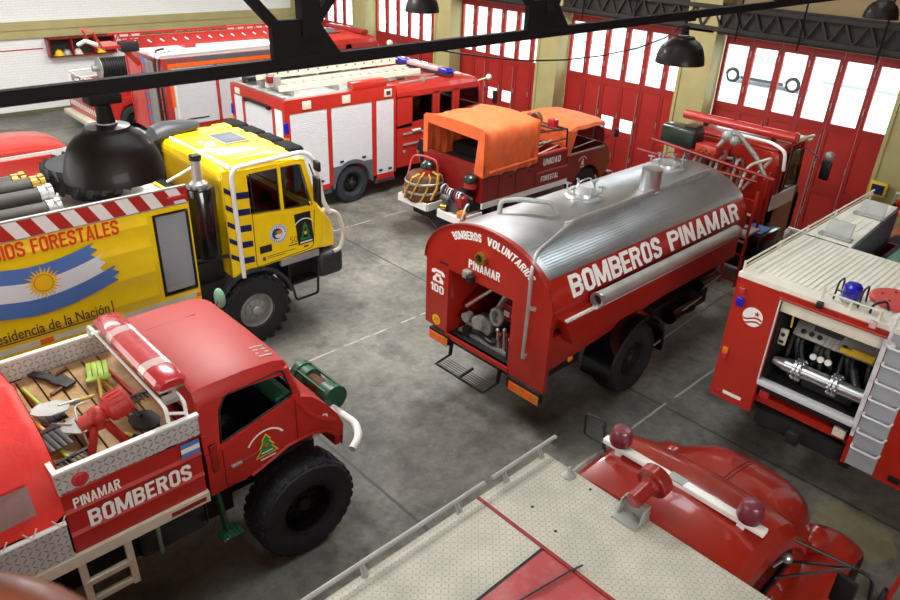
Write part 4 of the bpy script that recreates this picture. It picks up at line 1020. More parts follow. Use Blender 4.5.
# ================================================================ yellow forest-fire truck
def yellow_truck():
    T = empty('yellow_fire_truck', (2.6, 10.5, 0), 'yellow forest fire truck with red and white striped rim, painted flag and black front tyre', 'fire truck', 'parked fire brigade vehicles')
    Y0, Y1 = 9.25, 11.65
    ch = MB(); ch.box(-0.6, 5.6, 9.95, 10.1, 0.8, 1.05); ch.box(-0.6, 5.6, 10.8, 10.95, 0.8, 1.05); ch.box(4.66, 4.84, 9.5, 11.4, 0.48, 0.66); ch.box(0.7, 0.9, 9.5, 11.4, 0.48, 0.66)
    ch.box(3.9, 4.5, 9.4, 11.5, 0.85, 1.2); ch.box(4.4, 5.9, 9.8, 11.1, 0.8, 1.3); ch.build('chassis', 'chassis', T)
    for (x, y, s) in ((4.77, 9.21, -1), (4.77, 11.69, 1), (0.8, 9.21, -1), (0.8, 11.69, 1)):
        wheel(T, x, y, s, 0.575, 0.36, 0.29, 'lug', 'galv', 'rubber', 0.10)
    # body with long pressed ribs
    poly = []
    z = 1.06; zs = [1.06, 1.42, 1.80, 2.20]
    prof = [(1.06, 0.0)]
    for zc in (1.36, 1.72, 2.10, 2.42): prof += [(zc-0.05, 0.0), (zc-0.012, -0.022), (zc+0.012, -0.022), (zc+0.05, 0.0)]
    prof += [(2.60, 0.0)]
    nb = MB(); nb.prism([(Y0+p[1], p[0]) for p in prof]+[(Y0+0.05, 2.60), (Y0+0.05, 1.06)], 'yz', -1.2, 3.30)
    nb.box(3.30, 3.90, Y0, Y0+0.05, 2.515, 2.60); nb.box(3.30, 3.90, Y0, Y0+0.05, 1.06, 1.27); nb.box(3.30, 3.37, Y0, Y0+0.05, 1.27, 2.515); nb.box(3.868, 3.90, Y0, Y0+0.05, 1.27, 2.515)
    nb.box(3.30, 3.312, Y0-0.004, Y0+0.01, 1.06, 2.60)
    nb.box(-1.2, 3.90, Y1-0.05, Y1, 1.06, 2.60); nb.box(3.86, 3.90, Y0+0.05, Y1-0.05, 1.06, 2.60); nb.box(-1.2, -1.16, Y0+0.05, Y1-0.05, 1.06, 2.60)
    nb.build('body', 'yellow', T)
    fl = MB(); fl.box(-1.2, 3.88, Y0+0.05, Y1-0.05, 2.50, 2.56); fl.build('roof_deck', 'tread_alu', T)
    ub = MB(); ub.box(-1.1, 3.85, Y0+0.1, Y1-0.1, 0.95, 1.07); ub.build('underbody', 'chassis', T)
    # striped parapet: slanted red and white bars
    pr = MB(); x = -1.2; k = 0; w = 0.165; sl = 0.13
    def cl(v): return max(-1.2, min(3.90, v))
    while x < 3.95:
        q = [(cl(x), 2.835), (cl(x+w), 2.835), (cl(x+w+sl), 2.605), (cl(x+sl), 2.605)]
        pr.slab([(a, Y0-0.004, b_) for a, b_ in q], (0, 0.044, 0), k % 2); x += w; k += 1
    pr.slab([(-1.2, Y0-0.004, 2.835), (-1.2+0.001, Y0-0.004, 2.605), (-1.07, Y0-0.004, 2.605)], (0, 0.044, 0), 1)
    pr.build('striped_rim', ['red_engine', 'white'], T)
    rim = MB(); rim.box(-1.2, 3.90, Y0-0.008, Y0+0.045, 2.83, 2.85); rim.box(-1.2, 3.90, Y0-0.01, Y0+0.02, 2.592, 2.608); rim.build('rim_edge', 'galv', T)
    fr = MB(); fr.box(-1.2, 2.92, Y1-0.06, Y1, 2.56, 2.88); fr.box(-1.2, -1.16, Y0+0.05, Y1-0.04, 2.60, 2.84); fr.build('far_rim', 'red_engine', T)
    ml = MB(); ml.box(3.60, 3.86, Y0-0.03, Y0-0.004, 2.66, 2.73, 0, 0.01); ml.build('marker_lamp', 'redlens', T)
    # roller locker
    ft = MB(); ft.tube([(3.39, Y0-0.005, 1.30), (3.39, Y0-0.005, 2.49), (3.855, Y0-0.005, 2.49), (3.855, Y0-0.005, 1.30)], 0.02, 6, closed=True); L_ = ft.build('locker_frame', 'black', T)
    sh_ = shutter(L_, 3.41, 3.84, Y0+0.02, 1.33, 2.48, -1, 'shutter_grey', slat=0.03)
    hb = MB(); hb.box(3.43, 3.82, Y0-0.012, Y0+0.01, 1.34, 1.40); hb.build('handle_bar', 'steel', L_)
    st = MB(); st.box(-1.2, 3.88, Y0-0.006, Y0, 1.14, 1.215); st.build('reflective_strip', 'offwhite', T)
    rf = MB(); rf.box(1.70, 1.86, Y0-0.014, Y0-0.006, 1.14, 1.215); rf.box(3.83, 3.89, Y0-0.014, Y0-0.006, 1.14, 1.20); rf.build('reflector', 'orange', T)
    # lettering
    block_letters('INCENDIOS FORESTALES', T, 'redtext', flat((0.95, Y0-0.026, 2.385), (1, 0, 0.0), (0, 0, 1), 1.96, 0.20), 0.085)
    lettering('Presidencia de la Nación', T, 'browntext', flat((1.10, Y0-0.026, 1.315), (1, 0, 0.0), (0, 0, 1), 1.50, 0.15), 0.012)
    ul = MB(); ul.box(1.10, 2.63, Y0-0.008, Y0-0.001, 1.275, 1.287); ul.box(2.64, 2.652, Y0-0.024, Y0-0.001, 1.28, 1.47); ul.build('underline', 'browntext', T)
    # painted waving flag
    yo = Y0-0.026
    def band(u):     # (top, b1, b2, bottom) heights along the flag
        return 0.055*math.sin(u*5.2+0.6)
    def strip(z0, z1, x0, x1, ragged):
        up = []; dn = []; n = 30
        for i in range(n+1):
            x = x0+(x1-x0)*i/n; wv = 0.075*math.sin((x-0.2)*2.55)+0.10*max(0, x-1.7)
            up.append((x, z1+wv)); dn.append((x, z0+wv))
        if ragged:
            a, b_ = dn[-1], up[-1]
            for t, dx in ((0.25, -0.06), (0.5, 0.03), (0.75, -0.05)): dn.append((a[0]+(b_[0]-a[0])*t+dx, a[1]+(b_[1]-a[1])*t))
        return dn+up[::-1]
    decal(T, None, (0, yo, 0), (1, 0, 0), (0, 0, 1), [(0, strip(2.07, 2.28, -0.5, 2.57, True)), (1, strip(1.83, 2.08, -0.5, 2.64, True)), (0, strip(1.62, 1.84, -0.5, 2.79, True))], 'painted_flag', 'painted waving flag in blue and white bands', ['skyblue', 'flagwhite'])
    pts = []
    for k in range(48):
        a = 2*PI*k/48; r = (0.125 if k % 2 else (0.235 if k % 4 == 0 else 0.20)); pts.append((1.90+r*math.cos(a), 1.985+r*math.sin(a)))
    decal(T, None, (0, yo-0.004, 0), (1, 0, 0), (0, 0, 1), [(0, pts), (1, circ(1.90, 1.985, 0.115, 24)), (0, circ(1.90, 1.985, 0.105, 24))], 'painted_sun', 'yellow sun with rays on the flag', ['sun', 'amber'])
    # suction hoses on the roof deck, their couplings, and the spare wheel
    for (y, z) in ((9.66, 2.75), (9.92, 2.86), (10.20, 2.92), (10.62, 2.86)):
        h = MB(); e = 2.24 if y < 10.5 else 2.12; h.cyl((-1.0, y, z), (e, y, z), 0.10, seg=18)
        H_ = h.build('suction_hose', 'hosebrown', T)
        c = MB()
        c.cyl((e, y, z), (e+0.10, y, z), 0.115, seg=18); c.cyl((e+0.10, y, z), (e+0.16, y, z), 0.132, seg=12)
        for t in range(3):
            a = 2*PI*t/3; c.box(e+0.08, e+0.16, y+0.11*math.cos(a)-0.03, y+0.11*math.cos(a)+0.03, z+0.11*math.sin(a)-0.03, z+0.11*math.sin(a)+0.03, 0, 0.008)
        c.build('coupling', 'steel' if y < 10.1 else 'brass', H_)
    br = MB()
    for x in (-0.4, 1.62):
        br.box(x, x+0.05, 9.51, 10.95, 2.56, 2.64)
        for y in (9.53, 10.40, 10.95): br.box(x, x+0.05, y-0.02, y+0.02, 2.56, 3.05)
    br.build('hose_rack', 'galv', T)
    # spare wheel, lying flat on the deck
    o = Vector((3.10, 10.42, 2.72)); R = 0.62; w = 0.33
    sp = MB(); sp.lathe([(0.30, 0.03), (0.42, 0.0), (0.575, 0.012), (0.605, 0.05), (R, 0.085), (R, w-0.085), (0.605, w-0.05), (0.575, w-0.012), (0.42, w), (0.30, w-0.03)], o, (0, 0, 1), 48, closed=True)
    sp.cyl(o+Vector((0, 0, -0.16)), o+Vector((0, 0, 0.06)), 0.34, seg=24)
    for k in range(22):
        for half in (0, 1):
            a = 2*PI*k/22+half*PI/22; d = Vector((math.cos(a), math.sin(a), 0)); t = Vector((-math.sin(a), math.cos(a), 0)); yd = (Vector((0, 0, 0.94))+t*(0.5 if half == 0 else -0.5)).normalized()
            sp.obox(o+Vector((0, 0, w*(0.23 if half == 0 else 0.77)))+d*(R+0.004), d, yd, d.cross(yd), 0.05, w*0.46, 0.075, 0, 0.006)
    S = sp.build('spare_wheel', 'rubber', T)
    rm = MB(); rm.lathe([(0.31, 0.25), (0.27, 0.22), (0.18, 0.20), (0.16, 0.22), (0.0, 0.22)], o, (0, 0, 1), 30); rm.build('rim', 'galv', S)
    # exhaust drum and stack between body and cab
    ex = MB(); ex.lathe([(0, 1.62), (0.19, 1.62), (0.215, 1.65), (0.215, 2.66), (0.19, 2.70), (0.0, 2.70)], (4.19, 9.50, 0), (0, 0, 1), 28); EX = ex.build('exhaust_drum', 'blackgloss', T)
    sk = MB(); sk.lathe([(0.13, 2.70), (0.13, 2.74), (0.075, 2.79), (0.07, 3.10)], (4.19, 9.50, 0), (0, 0, 1), 20); sk.build('exhaust_stack', 'steel', EX)
    sc = MB(); sc.cyl((4.19, 9.50, 3.08), (4.19, 9.50, 3.13), 0.085, seg=16); sc.box(4.12, 4.26, 9.43, 9.57, 3.13, 3.16, 0, 0.02); sc.build('rain_cap', 'black', EX)
    bt = MB(); bt.box(3.95, 4.42, 9.5, 11.4, 1.2, 1.5, 0, 0.02); bt.box(3.95, 4.40, 9.75, 11.3, 1.5, 2.3); bt.tube([(3.92, 9.4, 1.62), (4.2, 9.36, 1.60), (4.45, 9.36, 1.58)], 0.03, 8); bt.build('rear_gear', 'chassis', T)
    # ---------- cab
    c = MB()
    X0, X1 = 4.45, 5.86
    arch = [(4.77+0.66*math.cos(a), 0.60+0.70*math.sin(a)) for a in [R_(8)+R_(155)*k/10 for k in range(11)]]
    side = [(X0, 1.24), (X0+0.05, 1.24), (4.90, 1.28), (5.98, 1.33), (6.08, 1.40), (6.10, 1.90), (6.0, 2.06), (5.76, 2.09), (4.86, 2.16), (X0, 2.16)]
    for (a, b_) in ((Y0+0.03, Y0+0.11), (Y1-0.11, Y1-0.03)): c.prism(side, 'xz', a, b_, bev=0.0)
    for (a, s) in ((Y0+0.03, 1), (Y1-0.03, -1)):
        c.slab([(X0, a, 2.15), (4.84, a, 2.15), (4.84, a+s*0.03, 2.86), (X0+0.02, a+s*0.03, 2.90)], (0, s*0.07, 0))
        c.bar((5.38, a+s*0.03, 2.1), (5.38, a+s*0.06, 2.85), 0.05, 0.07); c.bar((6.0, a+s*0.05, 2.04), (5.80, a+s*0.07, 2.84), 0.06, 0.08)
        c.bar((4.84, a+s*0.05, 2.83), (5.80, a+s*0.07, 2.82), 0.06, 0.07)
    c.box(X0, X0+0.05, Y0+0.08, Y1-0.08, 1.24, 2.88)
    # short bonnet and front face
    fr_ = []
    for (x, z0, z1) in ((5.78, 2.07, 2.10), (6.0, 1.3, 2.06), (6.22, 1.22, 1.92), (6.36, 1.22, 1.72), (6.40, 1.22, 1.45)):
        a, b_ = Y0+0.08+(0.1 if x > 6.1 else 0), Y1-0.08-(0.1 if x > 6.1 else 0)
        fr_.append([Vector(p) for p in ((x, a, z0), (x, a, z1-0.08), (x, a+0.12, z1), (x, (a+b_)/2, z1+0.03), (x, b_-0.12, z1), (x, b_, z1-0.08), (x, b_, z0))])
    c.loft(fr_, 0, caps=True)
    # roof with raised ribs
    def rr(x, z, ins):
        a, b_ = Y0+0.06+ins, Y1-0.06-ins
        return [Vector(p) for p in ((x, a, z-0.10), (x, a+0.015, z-0.03), (x, a+0.08, z+0.02), (x, a+0.25, z+0.045), (x, (a+b_)/2, z+0.075), (x, b_-0.25, z+0.045), (x, b_-0.08, z+0.02), (x, b_-0.015, z-0.03), (x, b_, z-0.10))]
    c.loft([rr(X0-0.02, 2.84, 0.03), rr(X0+0.02, 2.90, 0), rr(4.7, 2.93, 0), rr(5.3, 2.93, 0), rr(5.66, 2.90, 0), rr(5.80, 2.86, 0.0), rr(5.85, 2.80, 0.03)], 0, caps=True)
    for k in range(5):
        y = Y0+0.38+k*0.42; c.box(5.45, 5.74, y, y+0.28, 2.90, 2.975-0.01*abs(k-2), 0, 0.03, 3)
    c.box(4.62, 5.36, Y0+0.35, Y0+0.52, 2.93, 2.985, 0, 0.02); c.box(4.62, 5.36, Y1-0.55, Y1-0.35, 2.93, 2.99, 0, 0.02)
    c.build('cab', 'yellow', T)
    hp = MB(); hp.box(4.98, 5.40, 10.16, 10.74, 2.985, 3.03, 0, 0.015); HH = hp.build('roof_hatch', 'galv', T)
    hq = MB(); hq.box(5.01, 5.37, 10.19, 10.71, 3.03, 3.04, 0, 0.004); hq.build('panel', 'panelgrey', HH)
    wb = MB(); wb.sphere((4.80, 10.30, 3.0), 0.07, 14, 8, sc=(1.3, 1, 0.8)); wb.cyl((4.75, 10.5, 2.98), (4.75, 10.5, 3.02), 0.04, seg=10); wb.build('roof_lamp', 'white', T)
    # grey visor pads along the front edge of the roof
    for k in range(4):
        y = 9.50+k*0.56; v = MB(); v.box(5.70, 5.98, y, y+0.50, 2.86, 2.98, 0, 0.05, 3); v.build('visor', 'matteblack', T)
    # air intake on the far rear corner
    sn = MB(); sn.box(4.20, 4.46, 11.25, 11.62, 2.2, 2.9, 0, 0.05, 3)
    rg = []
    for (x, w_, z0, z1) in ((4.28, 0.14, 2.84, 3.0), (4.36, 0.21, 2.82, 3.12), (4.52, 0.22, 2.86, 3.18), (4.80, 0.20, 2.94, 3.17), (5.05, 0.17, 2.98, 3.14), (5.12, 0.10, 3.02, 3.11)):
        yc = 11.36; rg.append([Vector((x, yc+w_*math.cos(2*PI*q/14), (z0+z1)/2+(z1-z0)/2*math.sin(2*PI*q/14))) for q in range(14)])
    sn.loft(rg); sn.build('air_intake', 'darkgrey', T)
    # windows
    y = Y0+0.055
    window(T, [(4.90, y-0.01, 2.19), (5.34, y-0.01, 2.145), (5.34, y+0.025, 2.79), (4.90, y+0.025, 2.81)], 'black', name='door_window')
    window(T, [(5.43, y-0.01, 2.13), (5.88, y+0.0, 2.07), (5.74, y+0.03, 2.76), (5.43, y+0.025, 2.785)], 'black', name='quarter_window')
    y = Y1-0.055
    window(T, [(4.90, y, 2.19), (5.86, y, 2.10), (5.74, y-0.03, 2.76), (4.90, y-0.03, 2.80)], 'black', name='door_window', inward=(0, -1, 0))
    window(T, [(5.99, Y0+0.16, 2.09), (5.99, Y1-0.16, 2.09), (5.83, Y1-0.2, 2.80), (5.83, Y0+0.2, 2.80)], 'black', name='windscreen', inward=(-1, 0, 0))
    i_ = MB(); i_.box(4.50, 5.9, Y1-0.14, Y1-0.115, 1.3, 2.12); i_.box(4.5, 4.54, Y0+0.12, Y1-0.12, 1.3, 2.84); i_.box(4.5, 5.75, Y0+0.14, Y1-0.14, 2.80, 2.82); i_.box(4.50, 4.84, Y1-0.14, Y1-0.12, 2.1, 2.8); i_.box(4.55, 5.95, Y0+0.12, Y1-0.12, 1.28, 1.40); i_.box(5.80, 6.0, Y0+0.12, Y1-0.12, 1.7, 2.05); i_.build('cab_floor', 'interior', T)
    for yy in (9.5, 10.9):
        s_ = MB(); s_.box(4.95, 5.4, yy, yy+0.52, 1.6, 1.85, 0, 0.05); s_.box(4.82, 4.98, yy, yy+0.52, 1.8, 2.55, 0, 0.05); s_.box(4.84, 4.96, yy+0.12, yy+0.40, 2.55, 2.74, 0, 0.04); s_.build('seat', 'seat', T)
    # blue-black bands round the rear corner
    nv = MB()
    for z in (1.42, 1.68, 1.94, 2.20, 2.46):
        nv.slab([(4.61, Y0+0.026, z), (4.83, Y0+0.026, z-0.02), (4.83, Y0+0.026, z+0.08), (4.61, Y0+0.026, z+0.10)], (0, 0.006, 0))
        nv.slab([(4.452, Y0+0.026, z+0.14), (4.575, Y0+0.026, z+0.05), (4.575, Y0+0.026, z+0.13), (4.452, Y0+0.026, z+0.22)], (0, 0.006, 0))
    nv.build('navy_band', 'navy', T)
    # door seams, handle, emblems
    ds = MB(); ds.tube([(4.86, Y0+0.028, 2.2), (4.86, Y0+0.028, 1.29), (5.9, Y0+0.028, 1.36), (5.95, Y0+0.028, 2.0)], 0.006, 5, fillet=0.08); ds.build('door_seam', 'browntext', T)
    dh = MB(); dh.box(4.93, 5.14, Y0+0.015, Y0+0.04, 1.50, 1.62, 0, 0.012); dh.build('door_handle', 'black', T)
    decal(T, None, (5.27, Y0+0.029, 1.76), (1, 0, 0), (0, 0, 1), [(0, circ(0, 0, 0.155, 28)), (1, circ(0, 0, 0.148, 28)), (0, circ(0, 0, 0.142, 28)), (2, circ(-0.02, 0.0, 0.09, 20)), (0, circ(0.0, -0.015, 0.06, 16)), (3, circ(0.02, 0.02, 0.035, 12)), (4, circ(-0.04, 0.01, 0.028, 10))] +
        [(1, [(0.105*math.cos(a), 0.105*math.sin(a)), (0.132*math.cos(a), 0.132*math.sin(a)), (0.132*math.cos(a+0.13), 0.132*math.sin(a+0.13)), (0.105*math.cos(a+0.13), 0.105*math.sin(a+0.13))]) for a in [2*PI*k/18 for k in range(18)]], 'round_emblem', 'round white emblem with blue ring lettering', ['flagwhite', 'skyblue', 'darkgrey', 'orange', 'treegreen'])
    decal(T, None, (5.62, Y0+0.029, 1.38), (1, 0, 0), (0, 0, 1), [(0, [(0.0, 0.08), (0.30, 0.08), (0.25, 0.62), (-0.05, 0.62)]), (1, arcband(0.125, 0.30, 0.205, 0.225, R_(38), R_(140))), (2, firtree(0.14, 0.155, 0.22, 0.30)), (0, firtree(0.14, 0.185, 0.12, 0.20)), (3, circ(0.14, 0.27, 0.03, 12)), (1, [(0.03, 0.105), (0.26, 0.105), (0.26, 0.13), (0.03, 0.13)])], 'tree_emblem', 'black panel with green fir tree emblem', ['black', 'white', 'treegreen', 'emblemyellow'])
    lettering('50', T, 'browntext', flat((5.47, Y0+0.027, 1.53), (1, 0, 0), (0, 0, 1), 0.14, 0.11), -0.01)
    dl = MB(); dl.box(5.44, 5.60, Y0+0.024, Y0+0.03, 1.49, 1.505); dl.box(5.05, 5.55, Y0+0.024, Y0+0.03, 1.42, 1.428); dl.box(5.05, 5.38, Y0+0.024, Y0+0.03, 1.39, 1.398); dl.box(5.72, 5.80, Y0+0.024, Y0+0.03, 1.40, 1.43); dl.box(4.97, 5.02, Y0+0.024, Y0+0.03, 1.37, 1.43); dl.build('small_print', 'browntext', T)
    # white roll bars
    wt = MB()
    wt.tube([(4.60, Y1+0.02, 1.22), (4.56, Y1+0.02, 2.95), (4.56, Y1-0.3, 2.96)], 0.03, 8, fillet=0.16)
    for yy in (Y0-0.02,):
        wt.tube([(4.60, yy, 1.22), (4.56, yy, 2.95), (5.80, yy, 2.99), (5.98, yy, 2.8), (6.10, yy, 2.10), (6.22, yy, 1.9)], 0.036, 10, fillet=0.16, fseg=5)
    wt.tube([(4.56, Y0-0.02, 2.96), (4.56, Y1+0.02, 2.96)], 0.03, 8)
    wt.tube([(4.56, Y0+0.6, 2.96), (4.0, Y0+0.9, 2.62)], 0.022, 8)
    wt.build('roll_bar', 'white', T)
    fb = MB()
    for yy in (Y0+0.05, Y1-0.05):
        fb.tube([(6.12, yy, 1.95), (6.40, yy-0.02, 1.85), (6.52, yy-0.02, 1.45), (6.44, yy, 1.18), (6.30, yy, 1.16)], 0.036, 10, fillet=0.12)
    fb.build('front_guard', 'offwhite', T)
    # mirrors
    mirror(T, (5.86, Y0-0.22, 2.42), (5.92, Y0+0.06, 2.75), 0.20, 0.42); mirror(T, (5.90, Y1+0.22, 2.42), (5.92, Y1-0.06, 2.75), 0.20, 0.42)
    mx = MB(); mx.obox((5.88, Y0-0.22, 2.80), (0.15, 1, 0), (1, -0.15, 0), (0, 0, 1), 0.18, 0.06, 0.16, 0, 0.02); mx.build('wide_mirror', 'black', T)
    # mudguard, steps, bumper
    mg = MB(); mg.loft([[Vector((4.77+0.64*math.cos(a), yy, 0.60+0.66*math.sin(a))) for yy in (Y0-0.02, Y0+0.34)]+[Vector((4.77+0.69*math.cos(a), yy, 0.60+0.71*math.sin(a))) for yy in (Y0+0.34, Y0-0.02)] for a in [R_(10)+R_(165)*k/14 for k in range(15)]]); mg.build('mudguard', 'darkgrey', T)
    sp_ = MB(); sp_.box(5.28, 6.0, Y0+0.02, Y0+0.1, 1.18, 1.30, 0, 0.01); sp_.build('sill_strip', 'galv', T)
    ss = MB(); ss.box(5.42, 5.98, Y0+0.03, Y0+0.30, 0.78, 0.82, 0, 0.01); ss.box(5.42, 5.98, Y0+0.26, Y0+0.30, 0.82, 1.2); ss.box(5.40, 5.44, Y0+0.03, Y0+0.30, 0.78, 1.22)
    ss.tube([(5.46, Y0+0.05, 0.80), (5.50, Y0+0.0, 0.52), (5.92, Y0+0.0, 0.52), (5.98, Y0+0.04, 1.1)], 0.022, 7, fillet=0.05)
    for k in range(7): ss.box(5.50+k*0.06, 5.535+k*0.06, Y0+0.06, Y0+0.24, 0.82, 0.83)
    ss.build('cab_step', 'black', T)
    bm_ = MB(); bm_.box(5.98, 6.48, Y0-0.0, Y1, 0.75, 1.18, 0, 0.09, 3); bm_.build('bumper', 'darkgrey', T)
    for yy in (9.55, 11.35):
        h_ = MB(); h_.cyl((6.38, yy, 1.42), (6.43, yy, 1.42), 0.10, seg=20); h_.build('headlamp', 'clearlens', T)
    return T
yellow_truck()
# ================================================================ red water tanker with the silver tank
def tanker():
    T = empty('tanker_truck', (10.3, 5.75, 0), 'red water tanker with silver topped tank and open pump bay at its rear', 'fire truck', 'parked fire brigade vehicles')
    YC, A, ZC_, B = 5.75, 1.15, 1.95, 0.75
    XR, XF = 6.32, 11.40
    def ep(th, k=1.0): return (YC-A*k*math.cos(th), ZC_+B*k*math.sin(th))   # th=0 near side, 90 top
    # tank: red flanks, silver top sheet
    rings = []
    ns = 48; XT = 7.42
    for (x, k) in ((XT, 1.0), (XF-0.10, 1.0), (XF-0.03, 0.97), (XF, 0.90)):
        rings.append([Vector((x, *ep(2*PI*i/ns, k))) for i in range(ns)])
    tk = MB(); tk.loft(rings)
    a0, a1 = R_(-35), R_(215)
    def shell(x, k): return [Vector((x, *ep(a0+(a1-a0)*i/50, k))) for i in range(51)]
    tk.loft([shell(XT, 0.96), shell(XR, 0.96), shell(XR, 1.0), shell(XT+0.01, 1.0)], 0, caps=False, closed_ring=False)
    tk.build('tank', 'red_tank', T)
    sv = MB(); th0, th1 = R_(32), R_(148); n = 40
    def svr(x, k): return [Vector((x, *ep(th0+(th1-th0)*i/n, k))) for i in range(n+1)]
    sv.loft([svr(XR-0.01, 1.0), svr(XR-0.01, 1.010), svr(XF-0.12, 1.010), svr(XF-0.03, 0.985), svr(XF+0.006, 0.91)], 0, caps=False, closed_ring=False)
    m = M['silver'] = mat('brushed_silver_sheet', (180, 182, 185), 0.34, metal=0.9, var=0.12, scale=2.2)
    nt = m.node_tree; b = nt.nodes['Principled BSDF']; b.inputs['Anisotropic'].default_value = 0.4
    tc = nt.nodes.new('ShaderNodeTexCoord'); mp = nt.nodes.new('ShaderNodeMapping'); mp.inputs['Scale'].default_value = (0.6, 14, 14)
    nz = nt.nodes.new('ShaderNodeTexNoise'); nz.inputs['Scale'].default_value = 4; nz.inputs['Detail'].default_value = 6
    nt.links.new(tc.outputs['Object'], mp.inputs['Vector']); nt.links.new(mp.outputs[0], nz.inputs['Vector'])
    mr = nt.nodes.new('ShaderNodeMapRange'); mr.inputs['To Min'].default_value = 0.2; mr.inputs['To Max'].default_value = 0.45
    nt.links.new(nz.outputs['Fac'], mr.inputs['Value']); nt.links.new(mr.outputs['Result'], b.inputs['Roughness'])
    bp = nt.nodes.new('ShaderNodeBump'); bp.inputs['Strength'].default_value = 0.12; bp.inputs['Distance'].default_value = 0.01
    nt.links.new(nz.outputs['Fac'], bp.inputs['Height']); nt.links.new(bp.outputs['Normal'], b.inputs['Normal'])
    sv.build('tank_top_sheet', 'silver', T, fix=True)
    # fine anti-slip ribs along the near flank of the sheet
    rb = MB()
    for k in range(12):
        th = R_(37+k*2.3); y, z = ep(th, 1.012); rb.tube([(XR+0.12, y, z), (XF-0.2, y, z)], 0.006, 5)
    rb.build('anti_slip_rib', 'silver', T)
    # lettering on the flank
    def onflank(x0, x1, a0, a1):
        def fn(u, v):
            th = R_(a0+(a1-a0)*v); y, z = ep(th, 1.018); return Vector((x0+(x1-x0)*u, y, z))
        return fn
    block_letters('BOMBEROS', T, 'lettering', onflank(6.66, 8.70, 9.5, 30), 0.1)
    block_letters('PINAMAR', T, 'lettering', onflank(8.93, 11.0, 9.5, 29.5), 0.1)
    # ---- rear panel with the open pump bay (arched top)
    rp = MB(); x0, x1 = 6.26, 6.33
    yl, yr = 6.90, 4.60; by0, by1 = 5.24, 6.44; zb, zt = 0.88, 1.91
    topa = [(yl, zt)]+[ep(R_(180-a), 1.02) for a in range(2, 179, 6)]+[(yr, zt)]
    rp.prism(topa, 'yz', x0, x1)
    rp.prism([(by1, zb), (yl, zb+0.02), (yl, zt), (by1, zt)], 'yz', x0, x1); rp.prism([(yr, 0.78), (by0, 0.80), (by0, zt), (yr, zt)], 'yz', x0, x1)
    rp.box(x0-0.02, x1, by0-0.02, by1, zb-0.06, zb)
    # inner cheeks of the bay and body behind
    rp.box(x1, 7.35, by1, by1+0.03, zb, zt); rp.box(x1, 7.35, by0-0.03, by0, zb, zt)
    rp.build('rear_panel', 'red_tank', T)
    bw = MB(); bw.box(7.32, 7.36, by0, by1, zb, zt+0.05); bw.box(x0+0.02, 7.36, by0, by1, zb-0.05, zb-0.0); bw.box(x1, 7.36, by0, by1, zt, zt+0.03); bw.build('pump_bay', 'interior', T)
    bt = MB(); bt.tube([(x0-0.008, *ep(R_(a), 1.022)) for a in range(0, 181, 6)], 0.014, 6); bt.build('rear_bead', 'red_dark', T)
    # lettering on the rear: arched line, straight line, phone, number
    XL = x0-0.004
    def arc(a0, a1, k0, k1):
        def fn(u, v):
            th = R_(a0+(a1-a0)*u); k = k0+(k1-k0)*v
            return Vector((XL, YC-(A*k)*math.cos(th), ZC_+(B+ (k-1)*1.0)*math.sin(th)))
        return fn
    block_letters('BOMBEROS', T, 'lettering', arc(129, 96, 0.81, 0.925), 0.1)
    block_letters('VOLUNTARIOS', T, 'lettering', arc(90, 36, 0.81, 0.925), 0.1)
    block_letters('PINAMAR', T, 'lettering', flat((XL, 6.06, 2.08), (0, -1, 0), (0, 0, 1), 0.58, 0.125), 0.1)
    block_letters('100', T, 'lettering', flat((XL, 6.80, 1.46), (0, -1, 0), (0, 0, 1), 0.28, 0.13), 0.1)
    ph = [(0.03, 0.0), (0.25, 0.0), (0.25, 0.05), (0.19, 0.11), (0.19, 0.135), (0.09, 0.135), (0.09, 0.11), (0.03, 0.05)]
    hs = [(0.0, 0.125), (0.06, 0.125), (0.08, 0.155), (0.20, 0.155), (0.22, 0.125), (0.28, 0.125), (0.27, 0.175), (0.22, 0.20), (0.06, 0.20), (0.01, 0.175)]
    decal(T, None, (XL+0.004, 6.79, 1.62), (0, -1, 0), (0, 0, 1), [(0, ph), (0, hs), (1, circ(0.14, 0.06, 0.035, 16))], 'telephone_sign', 'white telephone sign', ['lettering', 'red_tank'])
    decal(T, None, (XL+0.004, 6.66, 1.01), (0, -1, 0), (0, 0, 1), [(0, circ(0, 0, 0.085, 24))], 'round_plate', 'round yellow number plate', ['sun'], 0.002)
    lettering('70', T, 'redtext', flat((XL-0.004, 6.71, 0.97), (0, -1, 0), (0, 0, 1), 0.10, 0.08), 0.01)
    pp = MB(); pp.lathe([(0.06, 0), (0.085, 0.0), (0.09, 0.03), (0.085, 0.07), (0.06, 0.07), (0.055, 0.0)], (x0, 5.82, 2.30), (-1, 0, 0), 24, closed=True); pp.lathe([(0.06, 0.02), (0.0, 0.02)], (x0, 5.82, 2.30), (-1, 0, 0), 20, 1); pp.build('pipe_outlet', ['brass', 'interior'], T)
    lp = MB(); lp.box(x0-0.08, x0, 5.98, 6.10, 1.94, 2.05, 0, 0.01); lp.box(x0-0.12, x0-0.02, 5.90, 5.99, 1.93, 2.02, 1, 0.01); lp.build('plate_lamp', ['galv', 'black'], T)
    sl = MB(); sl.box(x0-0.006, x0, 6.45, 6.62, 1.95, 1.98); sl.build('slot', 'black', T)
    # pump set in the bay
    P = MB(); 
    P.box(6.55, 7.2, 5.32, 6.38, zb, zb+0.04)
    P.cyl((6.62, 5.95, zb+0.22), (7.1, 5.95, zb+0.22), 0.13, seg=20); P.cyl((6.52, 6.0, zb+0.30), (6.62, 6.0, zb+0.30), 0.10, seg=18); P.cyl((6.50, 6.22, zb+0.3), (6.62, 6.22, zb+0.3), 0.07, seg=16)
